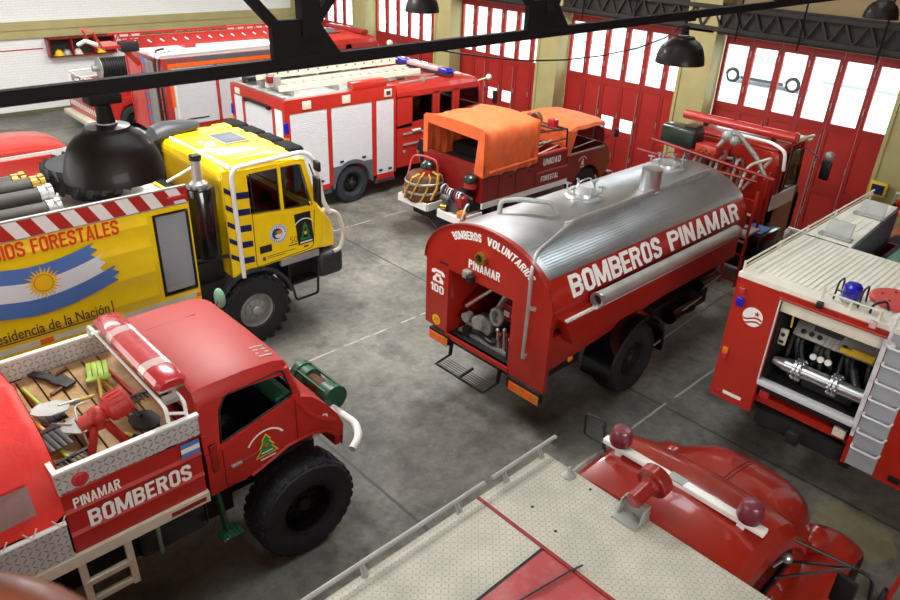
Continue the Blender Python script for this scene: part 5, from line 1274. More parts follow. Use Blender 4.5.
    P.box(6.6, 7.0, 6.0, 6.3, zb+0.04, zb+0.2, 0, 0.02); P.cyl((6.7, 5.75, zb+0.35), (6.95, 5.85, zb+0.62), 0.06, seg=14)
    P.lathe([(0.09, 0), (0.13, 0.0), (0.14, 0.03), (0.13, 0.06), (0.09, 0.06)], (6.66, 5.72, zb+0.48), (-1, 0.2, 0.1), 20, closed=True)
    P.v = [(v[0]-0.10, v[1], v[2]) for v in P.v]; PU = P.build('water_pump', 'galv', T)
    for (a, b_, r, mt) in (((6.5, 6.3, zb+0.42), (7.0, 5.7, zb+0.75), 0.028, 'chrome'), ((6.6, 5.85, zb+0.45), (6.72, 5.55, zb+0.80), 0.03, 'steel')):
        q = MB(); q.tube([a, ((a[0]+b_[0])/2, (a[1]+b_[1])/2, max(a[2], b_[2])), b_], r, 8, fillet=0.1); q.build('pipe', mt, PU)
    q = MB(); q.box(6.62, 7.15, 5.34, 5.72, zb+0.42, zb+0.68, 0, 0.02); q.box(6.8, 7.2, 5.75, 6.2, zb+0.62, zb+0.9, 0, 0.05); ec = q.build('engine_cover', 'red_dark', T)
    q = MB(); q.box(6.614, 6.62, 5.58, 5.68, zb+0.50, zb+0.58); q.box(6.614, 6.62, 5.36, 5.54, zb+0.52, zb+0.57); q.build('sticker', 'white', ec)
    for k in range(5):
        q = MB(); yv = 5.40+0.06*k; q.cyl((6.50+0.03*(k % 2), yv, zb+0.02), (6.50, yv+0.02, zb+0.22+0.05*(k % 3)), 0.02, seg=8); q.sphere((6.50, yv+0.02, zb+0.26+0.05*(k % 3)), 0.035, 10, 6); q.build('valve', 'red_dark' if k % 2 else 'steel', T)
    q = MB(); q.tube([(6.45, 6.25, zb+0.05), (6.5, 6.0, zb+0.12), (6.46, 5.7, zb+0.06), (6.6, 5.6, zb+0.3)], 0.035, 10, fillet=0.1); q.build('hose', 'black', T)
    # tapes and rear step
    for (ya, yb, z) in ((6.74, 6.36, 0.70), (5.14, 4.62, 0.62)):
        q = MB(); n = 4
        for i in range(n):
            a = ya+(yb-ya)*i/n; b2 = ya+(yb-ya)*(i+1)/n
            q.slab([(6.20, a, z), (6.20, b2, z), (6.20, b2, z+0.13), (6.20, a, z+0.13)], (0.012, 0, 0), i % 2)
        q.build('reflector_tape', ['orange', 'amber'], T)
    sp = MB(); sp.tube([(6.3, 6.38, 0.52), (6.02, 6.38, 0.48), (6.02, 5.42, 0.48), (6.3, 5.42, 0.52)], 0.02, 6); sp.bar((6.02, 5.9, 0.48), (6.3, 5.9, 0.52), 0.03, 0.03)
    for k in range(5): sp.bar((6.06+0.045*k, 6.36, 0.487), (6.06+0.045*k, 5.44, 0.487), 0.006, 0.006)
    sp.bar((6.3, 6.38, 0.52), (6.34, 6.38, 0.85), 0.04, 0.04); sp.bar((6.3, 5.42, 0.52), (6.34, 5.42, 0.85), 0.04, 0.04); sp.build('rear_step', 'black', T)
    bm_ = MB(); bm_.box(6.22, 6.30, 4.62, 5.2, 0.64, 0.80); bm_.box(6.22, 6.30, 6.34, 6.76, 0.72, 0.86); bm_.build_each('tape_backing', 'chassis', T)
    # grab rails
    gr = MB(); gr.tube([(x0-0.05, 4.95, 1.20), (x0-0.06, 4.93, 1.95), (x0-0.04, 4.95, 2.46), (XR+0.1, 5.06, 2.60), (7.45, 5.30, 2.70), (11.0, 5.30, 2.72)], 0.025, 8, fillet=0.08)
    gr.bar((x0-0.06, 4.93, 1.95), (x0, 4.85, 1.95), 0.04, 0.04); gr.bar((x0-0.05, 4.95, 1.22), (x0, 4.95, 1.22), 0.06, 0.05)
    for x in (7.3, 9.0, 10.9): gr.cyl((x, 5.30, 2.60), (x, 5.30, 2.72), 0.03, seg=8)
    gr.build('grab_rail', 'steel', T)
    rc = MB(); rc.box(7.35, 11.05, 5.27, 5.33, 2.645, 2.70); rc.build('walkway_edge', 'galv', T)
    hb = MB(); hb.tube([(6.98, 6.22, 2.62), (7.0, 6.24, 2.80), (7.15, 6.05, 2.85), (7.42, 5.66, 2.85), (7.48, 5.60, 2.66)], 0.035, 10, fillet=0.08); hb.build('top_handle', 'galv', T)
    for (hx, hy, r) in ((8.35, 5.83, 0.24), (10.6, 5.85, 0.24)):
        q = MB(); q.lathe([(r+0.05, -0.02), (r+0.05, 0.03), (r, 0.05), (r*0.95, 0.10), (0.06, 0.13), (0.0, 0.13)], (hx, hy, 2.685), (0, 0, 1), 28); H_ = q.build('manhole', 'steel', T)
        q = MB()
        for k in range(6):
            a = 2*PI*k/6; d = Vector((math.cos(a), math.sin(a), 0)); o = Vector((hx, hy, 2.76)); q.cyl(o+d*(r+0.01), o+d*(r+0.01)+Vector((0, 0, 0.12)), 0.014, seg=6); q.bar(o+d*(r-0.04)+Vector((0, 0, 0.1)), o+d*(r+0.07)+Vector((0, 0, 0.1)), 0.02, 0.02)
        q.tube([(hx-r, hy, 2.80), (hx-r*0.5, hy, 2.95), (hx+r*0.5, hy, 2.95), (hx+r, hy, 2.80)], 0.012, 6, fillet=0.06); q.build('clamp', 'chrome', H_)
    q = MB(); q.lathe([(0.17, -0.03), (0.17, 0.02), (0.155, 0.03), (0.15, 0.34), (0.155, 0.345), (0.155, 0.36), (0.0, 0.365)], (9.45, 5.42, 2.65), (0, 0, 1), 28); q.build('filler_neck', 'silver', T)
    # side locker boards, hose tube
    bx = MB()
    for s in (-1, 1):
        f = lambda y: YC+s*(y-YC)*-1 if s == 1 else y
        yo, yi = f(4.47), f(4.64)
        P_ = [(6.62, yo, 1.46), (10.85, yo, 1.50), (10.85, yo, 1.88), (6.38, yo, 1.88)]
        bx.slab(P_, (0, yi-yo, 0))
        bx.slab([(6.34, f(4.66), 1.05), (11.2, f(4.75), 1.35), (11.2, f(4.75), 1.55), (6.34, f(4.66), 1.55)], (0, f(4.72)-f(4.66), 0))
    bx.build('side_locker', 'red_tank', T)
    wt = MB(); wt.box(6.40, 7.0, 4.455, 4.50, 1.872, 1.90); wt.build('white_edge', 'white', T)
    wp = MB(); wp.tube([(6.95, 4.44, 1.90), (10.6, 4.44, 1.90), (10.9, 4.50, 1.93)], 0.02, 6); wp.build('edge_pipe', 'white', T)
    tb = MB(); tb.lathe([(0.075, 0.0), (0.095, 0.0), (0.095, 3.65), (0.075, 3.65)], (6.98, 4.46, 2.0), (1, 0, 0), 20, closed=True); tb.lathe([(0.0, 0.06), (0.075, 0.06)], (6.98, 4.46, 2.0), (1, 0, 0), 20, 1); HT = tb.build('hose_tube', ['galv', 'interior'], T)
    tr_ = MB(); tr_.lathe([(0.072, -0.01), (0.102, -0.01), (0.102, 0.03), (0.072, 0.03)], (6.98, 4.46, 2.0), (1, 0, 0), 24, closed=True); tr_.lathe([(0.072, 3.62), (0.102, 3.62), (0.102, 3.68), (0.0, 3.68)], (6.98, 4.46, 2.0), (1, 0, 0), 24); tr_.build_each('end_ring', 'chrome', HT)
    mk = MB(); mk.box(6.46, 6.54, 4.40, 4.43, 1.30, 1.36, 0, 0.01); mk.build('side_marker', 'amber', T)
    # chassis, wheels, guards
    ch = MB()
    for y in (5.3, 6.15): ch.box(6.4, 14.1, y, y+0.1, 0.78, 1.02)
    ch.box(7.42, 11.3, 4.9, 6.6, 1.0, 1.3); ch.box(6.34, 7.42, 4.9, 6.6, 0.70, 0.82)
    for x in (6.8, 7.6, 9.0, 10.4, 11.8, 13.2): ch.box(x, x+0.12, 5.3, 6.25, 0.8, 1.0)
    ch.box(8.18, 8.32, 4.8, 6.7, 0.46, 0.64); ch.box(13.18, 13.32, 5.0, 6.8, 0.46, 0.64)
    ch.box(9.1, 9.8, 4.75, 5.2, 0.55, 1.0, 0, 0.05); ch.box(10.0, 10.7, 4.7, 5.2, 0.6, 1.0, 0, 0.05)
    ch.build('chassis', 'chassis', T)
    gt = MB(); gt.cyl((9.3, 4.62, 0.86), (9.9, 4.62, 0.86), 0.13, seg=18); gt.cyl((10.2, 4.7, 1.1), (10.75, 4.7, 1.1), 0.12, seg=18); gt.build_each('air_tank', 'blackgloss', T)
    rl = MB(); rl.tube([(8.75, 4.48, 0.62), (11.6, 4.55, 0.74)], 0.016, 6); rl.tube([(9.5, 4.50, 0.95), (10.1, 4.52, 0.98)], 0.014, 6); rl.tube([(10.1, 4.5, 1.18), (10.6, 4.52, 1.21)], 0.014, 6); rl.build('guard_rail', 'galv', T)
    for (x, y, s) in ((8.25, 4.48, -1), (8.25, 7.02, 1), (13.25, 4.90, -1), (13.25, 6.95, 1)):
        wheel(T, x, y, s, 0.56, 0.42 if x < 9 else 0.28, 0.29, 'road', 'chassis', 'rubber', 0.13)
    for (ya, yb) in ((4.44, 4.92), (6.58, 7.06)):
        mg = MB(); mg.loft([[Vector((8.25+r*math.cos(a), y, 0.56+r*math.sin(a))) for r, y in ((0.68, ya), (0.68, yb), (0.72, yb), (0.72, ya))] for a in [R_(-8)+R_(196)*k/16 for k in range(17)]]); mg.build('mudguard', 'blackgloss', T)
    # ---- equipment behind the cab
    rk = MB()
    rk.tube([(12.05, 7.05, 2.68), (12.05, 4.60, 2.52)], 0.03, 8); rk.tube([(11.95, 7.25, 2.45), (11.95, 4.85, 2.44)], 0.025, 8)
    for y in (7.0, 6.2, 5.4, 4.7): rk.tube([(12.05, y, 2.62), (12.05, y, 1.1)], 0.022, 6)
    rk.build('rear_rack', 'red_dark', T)
    ld = MB()
    for y in (4.62, 4.92): ld.bar((11.52, y, 2.42), (11.40, y-0.05, 0.70), 0.05, 0.03)
    for k in range(7): ld.bar((11.51-0.014*k, 4.60, 2.25-0.24*k), (11.51-0.014*k, 4.92, 2.25-0.24*k), 0.03, 0.03, 1 if k % 2 else 0)
    ld.build('access_ladder', ['red_tank', 'white'], T)
    cat = MB(); cat.box(11.40, 11.95, 4.60, 5.2, 1.62, 1.66); cat.build('step_plate', 'galv', T)
    gk = MB(); gk.box(12.15, 12.55, 6.25, 6.95, 2.62, 2.98, 0, 0.05, 3); gk.box(12.2, 12.5, 6.3, 6.5, 2.98, 3.02); gk.build('jerrycan', 'darkgreen', T)
    # bundle of tangled pipework
    pr = random.Random(3)
    for i in range(11):
        y0 = 5.2+0.13*i; q = MB()
        q.tube([(12.15+0.1*pr.random(), y0, 1.6+0.2*pr.random()), (12.2, y0+0.1*pr.random(), 2.2), (12.25+0.15*pr.random(), y0+0.15*pr.uniform(-1, 1), 2.55+0.2*pr.random()), (12.55, y0+0.3*pr.uniform(-1, 1), 2.5+0.3*pr.random()), (12.7, y0+0.2, 2.0)], 0.026, 7, fillet=0.12)
        q.build('hose', ['hosewhite', 'galv', 'darkgrey', 'red_dark'][i % 4], T)
    q = MB()
    q.tube([(12.3, 5.85, 2.75), (12.35, 5.72, 2.98), (12.4, 5.58, 3.06), (12.45, 5.45, 2.92), (12.5, 5.2, 2.7), (12.55, 4.95, 2.35)], 0.04, 8, fillet=0.08); q.sphere((12.35, 5.72, 2.98), 0.11, 12, 8); q.sphere((12.35, 5.58, 2.92), 0.09, 12, 8); q.build('hose_fitting', 'galv', T)
    rq = MB(); rq.box(12.15, 12.45, 5.78, 6.2, 2.55, 2.78, 0, 0.02)
    for k in range(7): rq.cyl((12.14, 5.82+0.055*k, 2.66+0.03*(k % 2)), (12.10, 5.82+0.055*k, 2.66+0.03*(k % 2)), 0.02, seg=8, m=1)
    rq.build('valve_block', ['red_engine', 'brass'], T)
    # ---- cab
    c = MB(); X0, X1, ya, yb = 12.75, 13.95, 4.90, 6.95
    def cr(x, zt_, ins):
        a, b_ = ya+ins, yb-ins
        return [Vector(p) for p in ((x, a, 1.15), (x, a, zt_-0.22), (x, a+0.03, zt_-0.09), (x, a+0.12, zt_-0.02), (x, a+0.35, zt_), (x, b_-0.35, zt_), (x, b_-0.12, zt_-0.02), (x, b_-0.03, zt_-0.09), (x, b_, zt_-0.22), (x, b_, 1.15))]
    c.loft([cr(X0, 2.78, 0.04), cr(X0+0.05, 2.84, 0.0), cr(X0+0.36, 2.86, 0.0)], 0)
    c.prism([(X0, 1.15), (X1, 1.0), (X1+0.25, 1.1), (X1+0.25, 1.7), (X1+0.05, 1.95), (X0, 1.95)], 'xz', ya, ya+0.07); c.prism([(X0, 1.15), (X1, 1.0), (X1+0.25, 1.1), (X1+0.25, 1.7), (X1+0.05, 1.95), (X0, 1.95)], 'xz', yb-0.07, yb)
    c.box(X1-0.05, X1+0.25, ya, yb, 1.0, 1.85, 0, 0.06)
    c.box(X0, X1-0.02, ya+0.04, yb-0.04, 2.78, 2.86, 0, 0.035, 3)
    for y in (ya+0.02, yb-0.09): c.bar((X1+0.05, y+0.035, 1.9), (X1-0.08, y+0.035, 2.82), 0.07, 0.07); c.box(X0+0.50, X0+0.57, y, y+0.07, 1.9, 2.8)
    c.build('cab', 'red_tank', T)
    sk = MB(); sk.box(X0+0.02, X0+0.10, ya-0.012, ya+0.01, 1.95, 2.55); sk.box(X0+0.20, X0+0.26, ya-0.012, ya+0.01, 1.95, 2.6); sk.build_each('rear_trim', 'red_dark', T)
    for (y, iv) in ((ya+0.02, 1), (yb-0.02, -1)):
        window(T, [(X0+0.38, y, 1.98), (X0+0.49, y, 1.98), (X0+0.49, y, 2.70), (X0+0.38, y, 2.70)], 'black', name='quarter_window', inward=(0, iv, 0))
        window(T, [(X0+0.60, y, 1.98), (X1, y, 1.98), (X1-0.08, y, 2.70), (X0+0.60, y, 2.70)], 'black', name='door_window', inward=(0, iv, 0))
    window(T, [(X1+0.06, ya+0.1, 1.95), (X1+0.06, yb-0.1, 1.95), (X1-0.06, yb-0.12, 2.75), (X1-0.06, ya+0.12, 2.75)], 'black', name='windscreen', inward=(-1, 0, 0))
    wp = MB(); wp.box(X0+0.12, X1-0.1, ya-0.02, ya, 1.68, 1.97); wp.build('door_panel', 'white', T)
    it = MB(); it.box(X0+0.1, X1, ya+0.08, yb-0.08, 1.1, 1.25); it.box(X0+0.3, X0+0.9, ya+0.15, yb-0.15, 1.25, 1.75, 0, 0.06); it.build('seat', 'interior', T)
    rc = MB(); rc.box(X0+0.55, X1+0.02, ya+0.05, ya+0.6, 2.86, 2.885); rc.tube([(X1+0.02, ya+0.02, 2.80), (X1+0.10, ya-0.02, 2.90), (X1-0.7, ya-0.02, 2.95)], 0.03, 8); rc.build('roof_plate', 'offwhite', T)
    hb = MB(); hb.cyl((13.15, ya-0.05, 3.0), (13.15, yb+0.1, 3.0), 0.085, seg=20); HB = hb.build('roof_tube', 'red_engine', T)
    q = MB(); q.lathe([(0.0, -0.02), (0.075, -0.02), (0.1, 0.0), (0.1, 0.05), (0.085, 0.05)], (13.15, ya-0.07, 3.0), (0, 1, 0), 20); q.build('end_cap', 'redlens', HB)
    q = MB(); q.box(13.1, 13.2, ya+0.3, ya+0.36, 2.86, 2.95); q.box(13.1, 13.2, yb-0.4, yb-0.34, 2.86, 2.95); q.build('bracket', 'black', HB)
    wr = MB(); wr.tube([(12.78, 4.78, 2.5), (12.72, 4.80, 2.84), (12.78, 5.1, 2.93), (12.8, 5.7, 2.93)], 0.03, 8, fillet=0.1); wr.build('white_rail', 'white', T)
    mirror(T, (13.95, ya-0.42, 2.36), (13.9, ya, 2.70), 0.18, 0.36); mirror(T, (13.95, yb+0.42, 2.36), (13.9, yb, 2.70), 0.18, 0.36)
    q = MB(); q.sphere((13.95, ya-0.42, 2.62), 0.09, 12, 8); q.build('work_lamp', 'galv', T)
    bt = MB(); bt.box(12.0, 12.85, 4.55, 5.3, 0.75, 1.50, 0, 0.06); bt.build('battery_box', 'blackgloss', T)
    q = MB(); q.box(12.1, 12.5, 4.62, 4.95, 1.50, 1.53, 0, 0.01); q.build('box_lid', 'skyblue', T)
    q = MB(); q.box(14.0, 14.35, ya-0.02, yb+0.02, 0.55, 0.95, 0, 0.05); q.build('front_bumper', 'white', T)
    return T
tanker()
# ================================================================ truck with the orange canvas
def canvas_truck():
    T = empty('canvas_top_truck', (12.5, 10.78, 0), 'dark red truck with orange canvas, pump and hose barrel at its tail', 'fire truck', 'parked fire brigade vehicles')
    Y0, Y1 = 9.85, 11.70
    ch = MB(); ch.box(10.0, 15.0, 10.3, 10.4, 0.55, 0.75); ch.box(10.0, 15.0, 11.1, 11.2, 0.55, 0.75); ch.box(11.1, 11.25, 10.0, 11.5, 0.4, 0.55); ch.box(14.1, 14.25, 10.0, 11.5, 0.4, 0.55); ch.box(10.3, 13.3, 10.0, 11.5, 0.72, 0.9); ch.build('chassis', 'chassis', T)
    for (x, y, s) in ((11.25, 9.88, -1), (11.25, 11.68, 1), (14.15, 9.88, -1), (14.15, 11.68, 1)): wheel(T, x, y, s, 0.48, 0.30, 0.25, 'road', 'chassis', 'rubber', 0.08)
    b = MB(); b.box(10.45, 12.15, Y0, Y1, 0.90, 1.45); b.box(12.15, 13.28, Y0-0.01, Y1+0.01, 0.90, 1.22); b.box(12.15, 13.28, Y0+0.02, Y0+0.08, 1.22, 1.62); b.box(12.15, 13.28, Y1-0.08, Y1-0.02, 1.22, 1.62); b.box(12.15, 12.2, Y0+0.05, Y1-0.05, 1.2, 1.62); b.box(13.23, 13.28, Y0+0.05, Y1-0.05, 1.2, 1.62)
    b.box(10.45, 10.5, Y0, Y1, 1.45, 1.7)
    b.build('body', 'red_dark', T)
    sm = MB()
    for x in (10.95, 11.48): sm.box(x, x+0.012, Y0-0.006, Y0, 0.92, 1.45)
    sm.box(10.45, 12.15, Y0-0.008, Y0, 1.43, 1.46)
    for x in (11.3, 11.9): sm.box(x, x+0.05, Y0-0.012, Y0, 1.32, 1.36)
    sm.build('locker_seam', 'blackgloss', T)
    rl = MB(); rl.box(10.45, 13.30, Y0-0.03, Y0+0.02, 0.78, 0.90); rl.box(10.45, 13.30, Y1-0.02, Y1+0.03, 0.78, 0.90); rl.build_each('rub_rail', 'white', T)
    cp = MB(); cp.box(12.14, 13.28, Y0-0.005, Y0+0.09, 1.60, 1.64); cp.box(12.14, 13.28, Y1-0.09, Y1+0.005, 1.60, 1.64); cp.box(12.14, 13.28, Y0-0.03, Y0+0.0, 1.21, 1.25); cp.build_each('top_rail', 'pink_red', T)
    block_letters('UNIDAD', T, 'lettering', flat((12.42, Y0+0.015, 1.36), (1, 0, 0.0), (0, 0, 1), 0.62, 0.15), 0.1)
    block_letters('FORESTAL', T, 'lettering', flat((12.35, Y0-0.014, 1.0), (1, 0, 0.0), (0, 0, 1), 0.62, 0.13), 0.1)
    # orange canvas over the bed: open at the rear
    def ring(x, dz=0.0):
        a, c = Y0+0.0, Y1-0.0; o = []
        for (y, z) in ((a, 1.46), (a+0.01, 1.75), (a+0.0, 2.1), (a+0.02, 2.36), (a+0.09, 2.45), (a+0.5, 2.49), ((a+c)/2, 2.51), (c-0.5, 2.49), (c-0.09, 2.45), (c-0.02, 2.36), (c, 2.1), (c-0.01, 1.75), (c, 1.46)):
            w = 0.022*math.sin(x*13+z*5)+0.014*math.sin(x*29+y*7); sagg = -0.035*abs(math.sin((x-10.45)*PI/0.83)) if z > 2.4 else 0
            o.append(Vector((x, y+(w if y < 10.5 else -w if y > 11 else 0), z+dz+sagg)))
        return o
    cv = MB(); xs = [10.45+i*0.055 for i in range(32)]
    cv.loft([ring(x) for x in xs], 0, caps=False, closed_ring=False)
    cv.loft([[Vector((p.x, p.y*0.985+10.78*0.015, p.z-0.02)) for p in ring(x)] for x in xs], 0, caps=False, closed_ring=False)
    # rear flaps: valance and two side strips
    rr = ring(10.45)
    cv.slab([(10.435, Y0-0.01, 2.40), (10.435, Y0+0.05, 2.465), (10.435, Y0+0.5, 2.50), (10.435, Y1-0.5, 2.50), (10.435, Y1-0.05, 2.465), (10.435, Y1+0.01, 2.40), (10.435, Y1-0.12, 2.28), (10.435, Y0+0.12, 2.22)], (0.03, 0, 0)); cv.slab([(10.43, Y0-0.01, 1.46), (10.43, Y0-0.01, 2.42), (10.43, Y0+0.16, 2.32), (10.43, Y0+0.26, 1.50)], (0.03, 0, 0)); cv.slab([(10.43, Y1+0.01, 1.60), (10.43, Y1+0.01, 2.42), (10.43, Y1-0.13, 2.32), (10.43, Y1-0.12, 1.62)], (0.03, 0, 0))
    cv.slab([(12.15, Y0, 1.5), (12.15, Y1, 1.5), (12.15, Y1, 2.44), (12.15, Y0, 2.44)], (0.012, 0, 0))
    C_ = cv.build('canvas_cover', 'orange_canvas', T, angle=50)
    # stiff side curtain with rolled bottom and eyelet strip
    cu = MB(); cu.tube([(10.62, Y0-0.03, 1.56), (12.1, Y0-0.03, 1.60)], 0.028, 8); cu.slab([(12.02, Y0-0.03, 1.5), (12.15, Y0-0.03, 1.5), (12.15, Y0-0.02, 2.4), (12.06, Y0-0.02, 2.4)], (0, 0.012, 0)); cu.build('curtain_roll', 'orange_canvas', C_)
    ib = MB(); ib.box(10.6, 12.1, Y0+0.1, Y1-0.1, 1.44, 1.5); ib.box(11.2, 12.1, Y0+0.15, Y1-0.15, 1.5, 1.75, 0, 0.05); ib.build('bed_load', 'interior', T)
    # open middle bed with rack and tools, tubes
    rk = MB()
    for y in (Y0+0.05, Y1-0.05): rk.tube([(12.2, y, 1.62), (12.2, y, 2.14), (13.22, y, 2.08), (13.25, y, 1.62)], 0.022, 8, fillet=0.06); rk.tube([(12.2, y, 1.85), (13.24, y, 1.85)], 0.016, 6)
    for x in (12.2, 12.55, 12.9, 13.22): rk.tube([(x, Y0+0.05, 2.12-0.05*(x-12.2)), (x, Y1-0.05, 2.12-0.05*(x-12.2))], 0.018, 6)
    rk.build('bed_rack', 'black', T)
    ld = MB(); pr = random.Random(5)
    for i in range(9):
        y = Y0+0.2+i*0.17; ld.tube([(12.25, y, 1.55+0.05*(i % 3)), (13.15, y+0.12*pr.uniform(-1, 1), 1.66+0.08*(i % 2))], 0.02, 6)
    ld.build('poles', 'hosewhite', T)
    hr = MB(); hr.cyl((12.75, 10.55, 2.20), (12.75, 10.68, 2.20), 0.16, seg=20); hr.cyl((12.62, 10.86, 2.17), (12.9, 10.86, 2.19), 0.06, seg=12); hr.lathe([(0.06, 0), (0.15, 0.05), (0.15, 0.1), (0.06, 0.1)], (12.9, 10.62, 2.2), (1, 0, 0.1), 18); hr.build('siren', 'brownwood', T)
    for (x, y, z) in ((12.4, 11.35, 2.13), (13.05, 10.2, 2.09)):
        q = MB(); q.box(x-0.09, x+0.09, y-0.10, y+0.10, z, z+0.17, 0, 0.02); q.build('red_lamp', 'redlens', T)
    # cab: low sides, orange soft top
    c = MB()
    X0, X1 = 13.32, 14.75
    arch = [(14.15+0.55*math.cos(a), 0.52+0.55*math.sin(a)) for a in [R_(10)+R_(160)*k/8 for k in range(9)]]
    side = [(X0, 0.75)]+[p for p in arch[::-1]]+[(14.95, 0.72), (15.05, 1.0), (14.95, 1.30), (14.78, 1.46), (X0, 1.40)]
    for (a, b_) in ((Y0+0.02, Y0+0.09), (Y1-0.09, Y1-0.02)): c.prism(side, 'xz', a, b_)
    c.box(14.72, 14.82, Y0+0.05, Y1-0.05, 1.1, 1.50); c.loft([[Vector((x, y, z)) for y in (Y0+0.06, Y0+0.12, (Y0+Y1)/2, Y1-0.12, Y1-0.06)] for x, z in ((14.75, 1.50), (14.95, 1.38), (15.05, 1.15), (15.06, 0.8))], 0, caps=False, closed_ring=False)
    c.box(X0, X0+0.05, Y0+0.05, Y1-0.05, 0.9, 1.6); c.box(15.0, 15.2, Y0-0.02, Y1+0.02, 0.55, 0.72, 0, 0.02)
    c.build('cab', 'red_dark', T)
    wl = MB(); wl.box(X0+0.1, 14.72, Y0+0.0, Y0+0.05, 1.42, 1.45); wl.build('sill', 'galv', T)
    st = MB()
    def cr(x, z): return [Vector((x, y, zz)) for y, zz in ((Y0+0.04, z-0.10), (Y0+0.07, z-0.02), (Y0+0.3, z+0.04), ((Y0+Y1)/2, z+0.06), (Y1-0.3, z+0.04), (Y1-0.07, z-0.02), (Y1-0.04, z-0.10))]
    st.loft([cr(X0-0.02, 2.0), cr(X0+0.3, 2.09), cr(13.9, 2.07), cr(14.3, 2.09), cr(14.68, 2.05), cr(14.72, 1.98)], 0, caps=False, closed_ring=False)
    st.slab([(X0, Y0+0.04, 1.42), (X0+0.10, Y0+0.04, 1.42), (X0+0.30, Y0+0.05, 1.95), (X0, Y0+0.05, 2.0)], (0, 0.015, 0)); st.slab([(X0, Y0+0.05, 1.6), (X0, Y1-0.05, 1.6), (X0, Y1-0.05, 2.0), (X0, Y0+0.05, 2.0)], (0.012, 0, 0)); st.slab([(X0, Y1-0.04, 1.42), (X0+0.20, Y1-0.04, 1.42), (X0+0.30, Y1-0.05, 1.95), (X0, Y1-0.05, 2.0)], (0, -0.015, 0))
    st.build('soft_top', 'orange_canvas', T, angle=50)
    window(T, [(14.80, Y0+0.08, 1.48), (14.80, Y1-0.08, 1.48), (14.70, Y1-0.1, 2.0), (14.70, Y0+0.1, 2.0)], 'red_dark', name='windscreen', inward=(-1, 0, 0), fw=0.04)
    it = MB(); it.box(13.5, 13.9, Y0+0.15, Y1-0.15, 1.0, 1.3, 0, 0.05); it.box(13.4, 13.52, Y0+0.15, Y1-0.15, 1.2, 1.6, 0, 0.04); it.box(13.35, 14.7, Y0+0.1, Y1-0.1, 0.8, 0.9); it.build('seat', 'interior', T)
    q = MB(); q.tube([(14.4, Y0+0.08, 1.62), (13.6, Y0+0.1, 1.55)], 0.014, 6); q.build('grab_bar', 'galv', T)
    mirror(T, (14.85, Y0-0.2, 1.78), (14.75, Y0+0.05, 1.6), 0.12, 0.2, 'mirror'); 
    decal(T, None, (13.78, Y0+0.018, 1.05), (1, 0, 0), (0, 0, 1), [(0, arcband(0.13, 0.10, 0.15, 0.175, R_(25), R_(155))), (0, firtree(0.13, 0.06, 0.15, 0.17)), (0, [(0.06, 0.0), (0.20, 0.0), (0.20, 0.03), (0.06, 0.03)])], 'tree_emblem', 'white arch and fir tree emblem', ['lettering'])
    for y in (10.2, 11.35):
        q = MB(); q.cyl((15.05, y, 1.05), (15.1, y, 1.05), 0.09, seg=18); q.build('headlamp', 'clearlens', T)
    # ---- tail: two small platforms, barrel of hose on the far side, motor pump on the near side
    for (a, b_, nm) in ((10.85, 11.80, 'a'), (9.80, 10.50, 'b')):
        q = MB(); q.box(9.82, 10.42, a, b_, 0.62, 0.68); q.box(9.78, 9.83, a, b_, 0.58, 0.74); q.box(9.82, 10.42, a-0.02, a+0.02, 0.58, 0.74); q.box(9.82, 10.42, b_-0.02, b_+0.02, 0.58, 0.74)
        q.bar((10.4, (a+b_)/2, 0.62), (10.7, (a+b_)/2, 0.6), 0.12, 0.08); q.build('tail_platform', 'white', T)
    br = MB(); br.lathe([(0.0, 0), (0.36, 0.0), (0.41, 0.05), (0.43, 0.24), (0.43, 0.30), (0.41, 0.5), (0.36, 0.58), (0.0, 0.58)], (10.12, 11.30, 0.68), (0, 0, 1), 28); BR = br.build('hose_barrel', 'mud', T)
    q = MB()
    for k in range(5):
        a = R_(155+k*31); z0 = 0.74+0.05*(k % 2)
        q.tube([(10.12+0.435*math.cos(a), 11.30+0.435*math.sin(a), z0), (10.12+0.45*math.cos(a+0.3), 11.30+0.45*math.sin(a+0.3), z0+0.25), (10.12+0.38*math.cos(a+0.55), 11.30+0.38*math.sin(a+0.55), z0+0.50), (10.12+0.2*math.cos(a+0.7), 11.30+0.2*math.sin(a+0.7), z0+0.54)], 0.022 if k % 3 else 0.034, 7)
    q.build('hose_loop', 'hoseyellow', BR)
    q = MB(); q.lathe([(0.43, 0.2), (0.445, 0.21), (0.445, 0.25), (0.43, 0.26)], (10.12, 11.30, 0.68), (0, 0, 1), 28); q.lathe([(0.42, 0.4), (0.435, 0.41), (0.435, 0.45), (0.42, 0.46)], (10.12, 11.30, 0.68), (0, 0, 1), 28); q.build('hoop', 'galv', BR)
    def beacon(x, y, z):
        q = MB(); q.lathe([(0.0, 0), (0.15, 0.0), (0.16, 0.03), (0.15, 0.13), (0.12, 0.15)], (x, y, z), (0, 0, 1), 24); Q = q.build('tail_lamp', 'redlens', T)
        k = MB(); k.lathe([(0.17, 0.13), (0.17, 0.16), (0.14, 0.24), (0.07, 0.29), (0.0, 0.30)], (x, y, z), (0, 0, 1), 24); k.build('cap', 'darkgreen', Q)
    beacon(10.18, 11.25, 1.26); beacon(10.35, 10.10, 1.22)
    q = MB(); q.tube([(9.86, 11.72, 0.74), (10.12, 11.70, 1.56), (10.18, 11.4, 1.62), (10.2, 11.0, 1.60), (10.22, 10.96, 1.2)], 0.02, 8, fillet=0.1); q.tube([(9.86, 11.72, 0.74), (9.84, 11.2, 1.0)], 0.014, 6); q.build('tube_frame', 'pink_red', T)
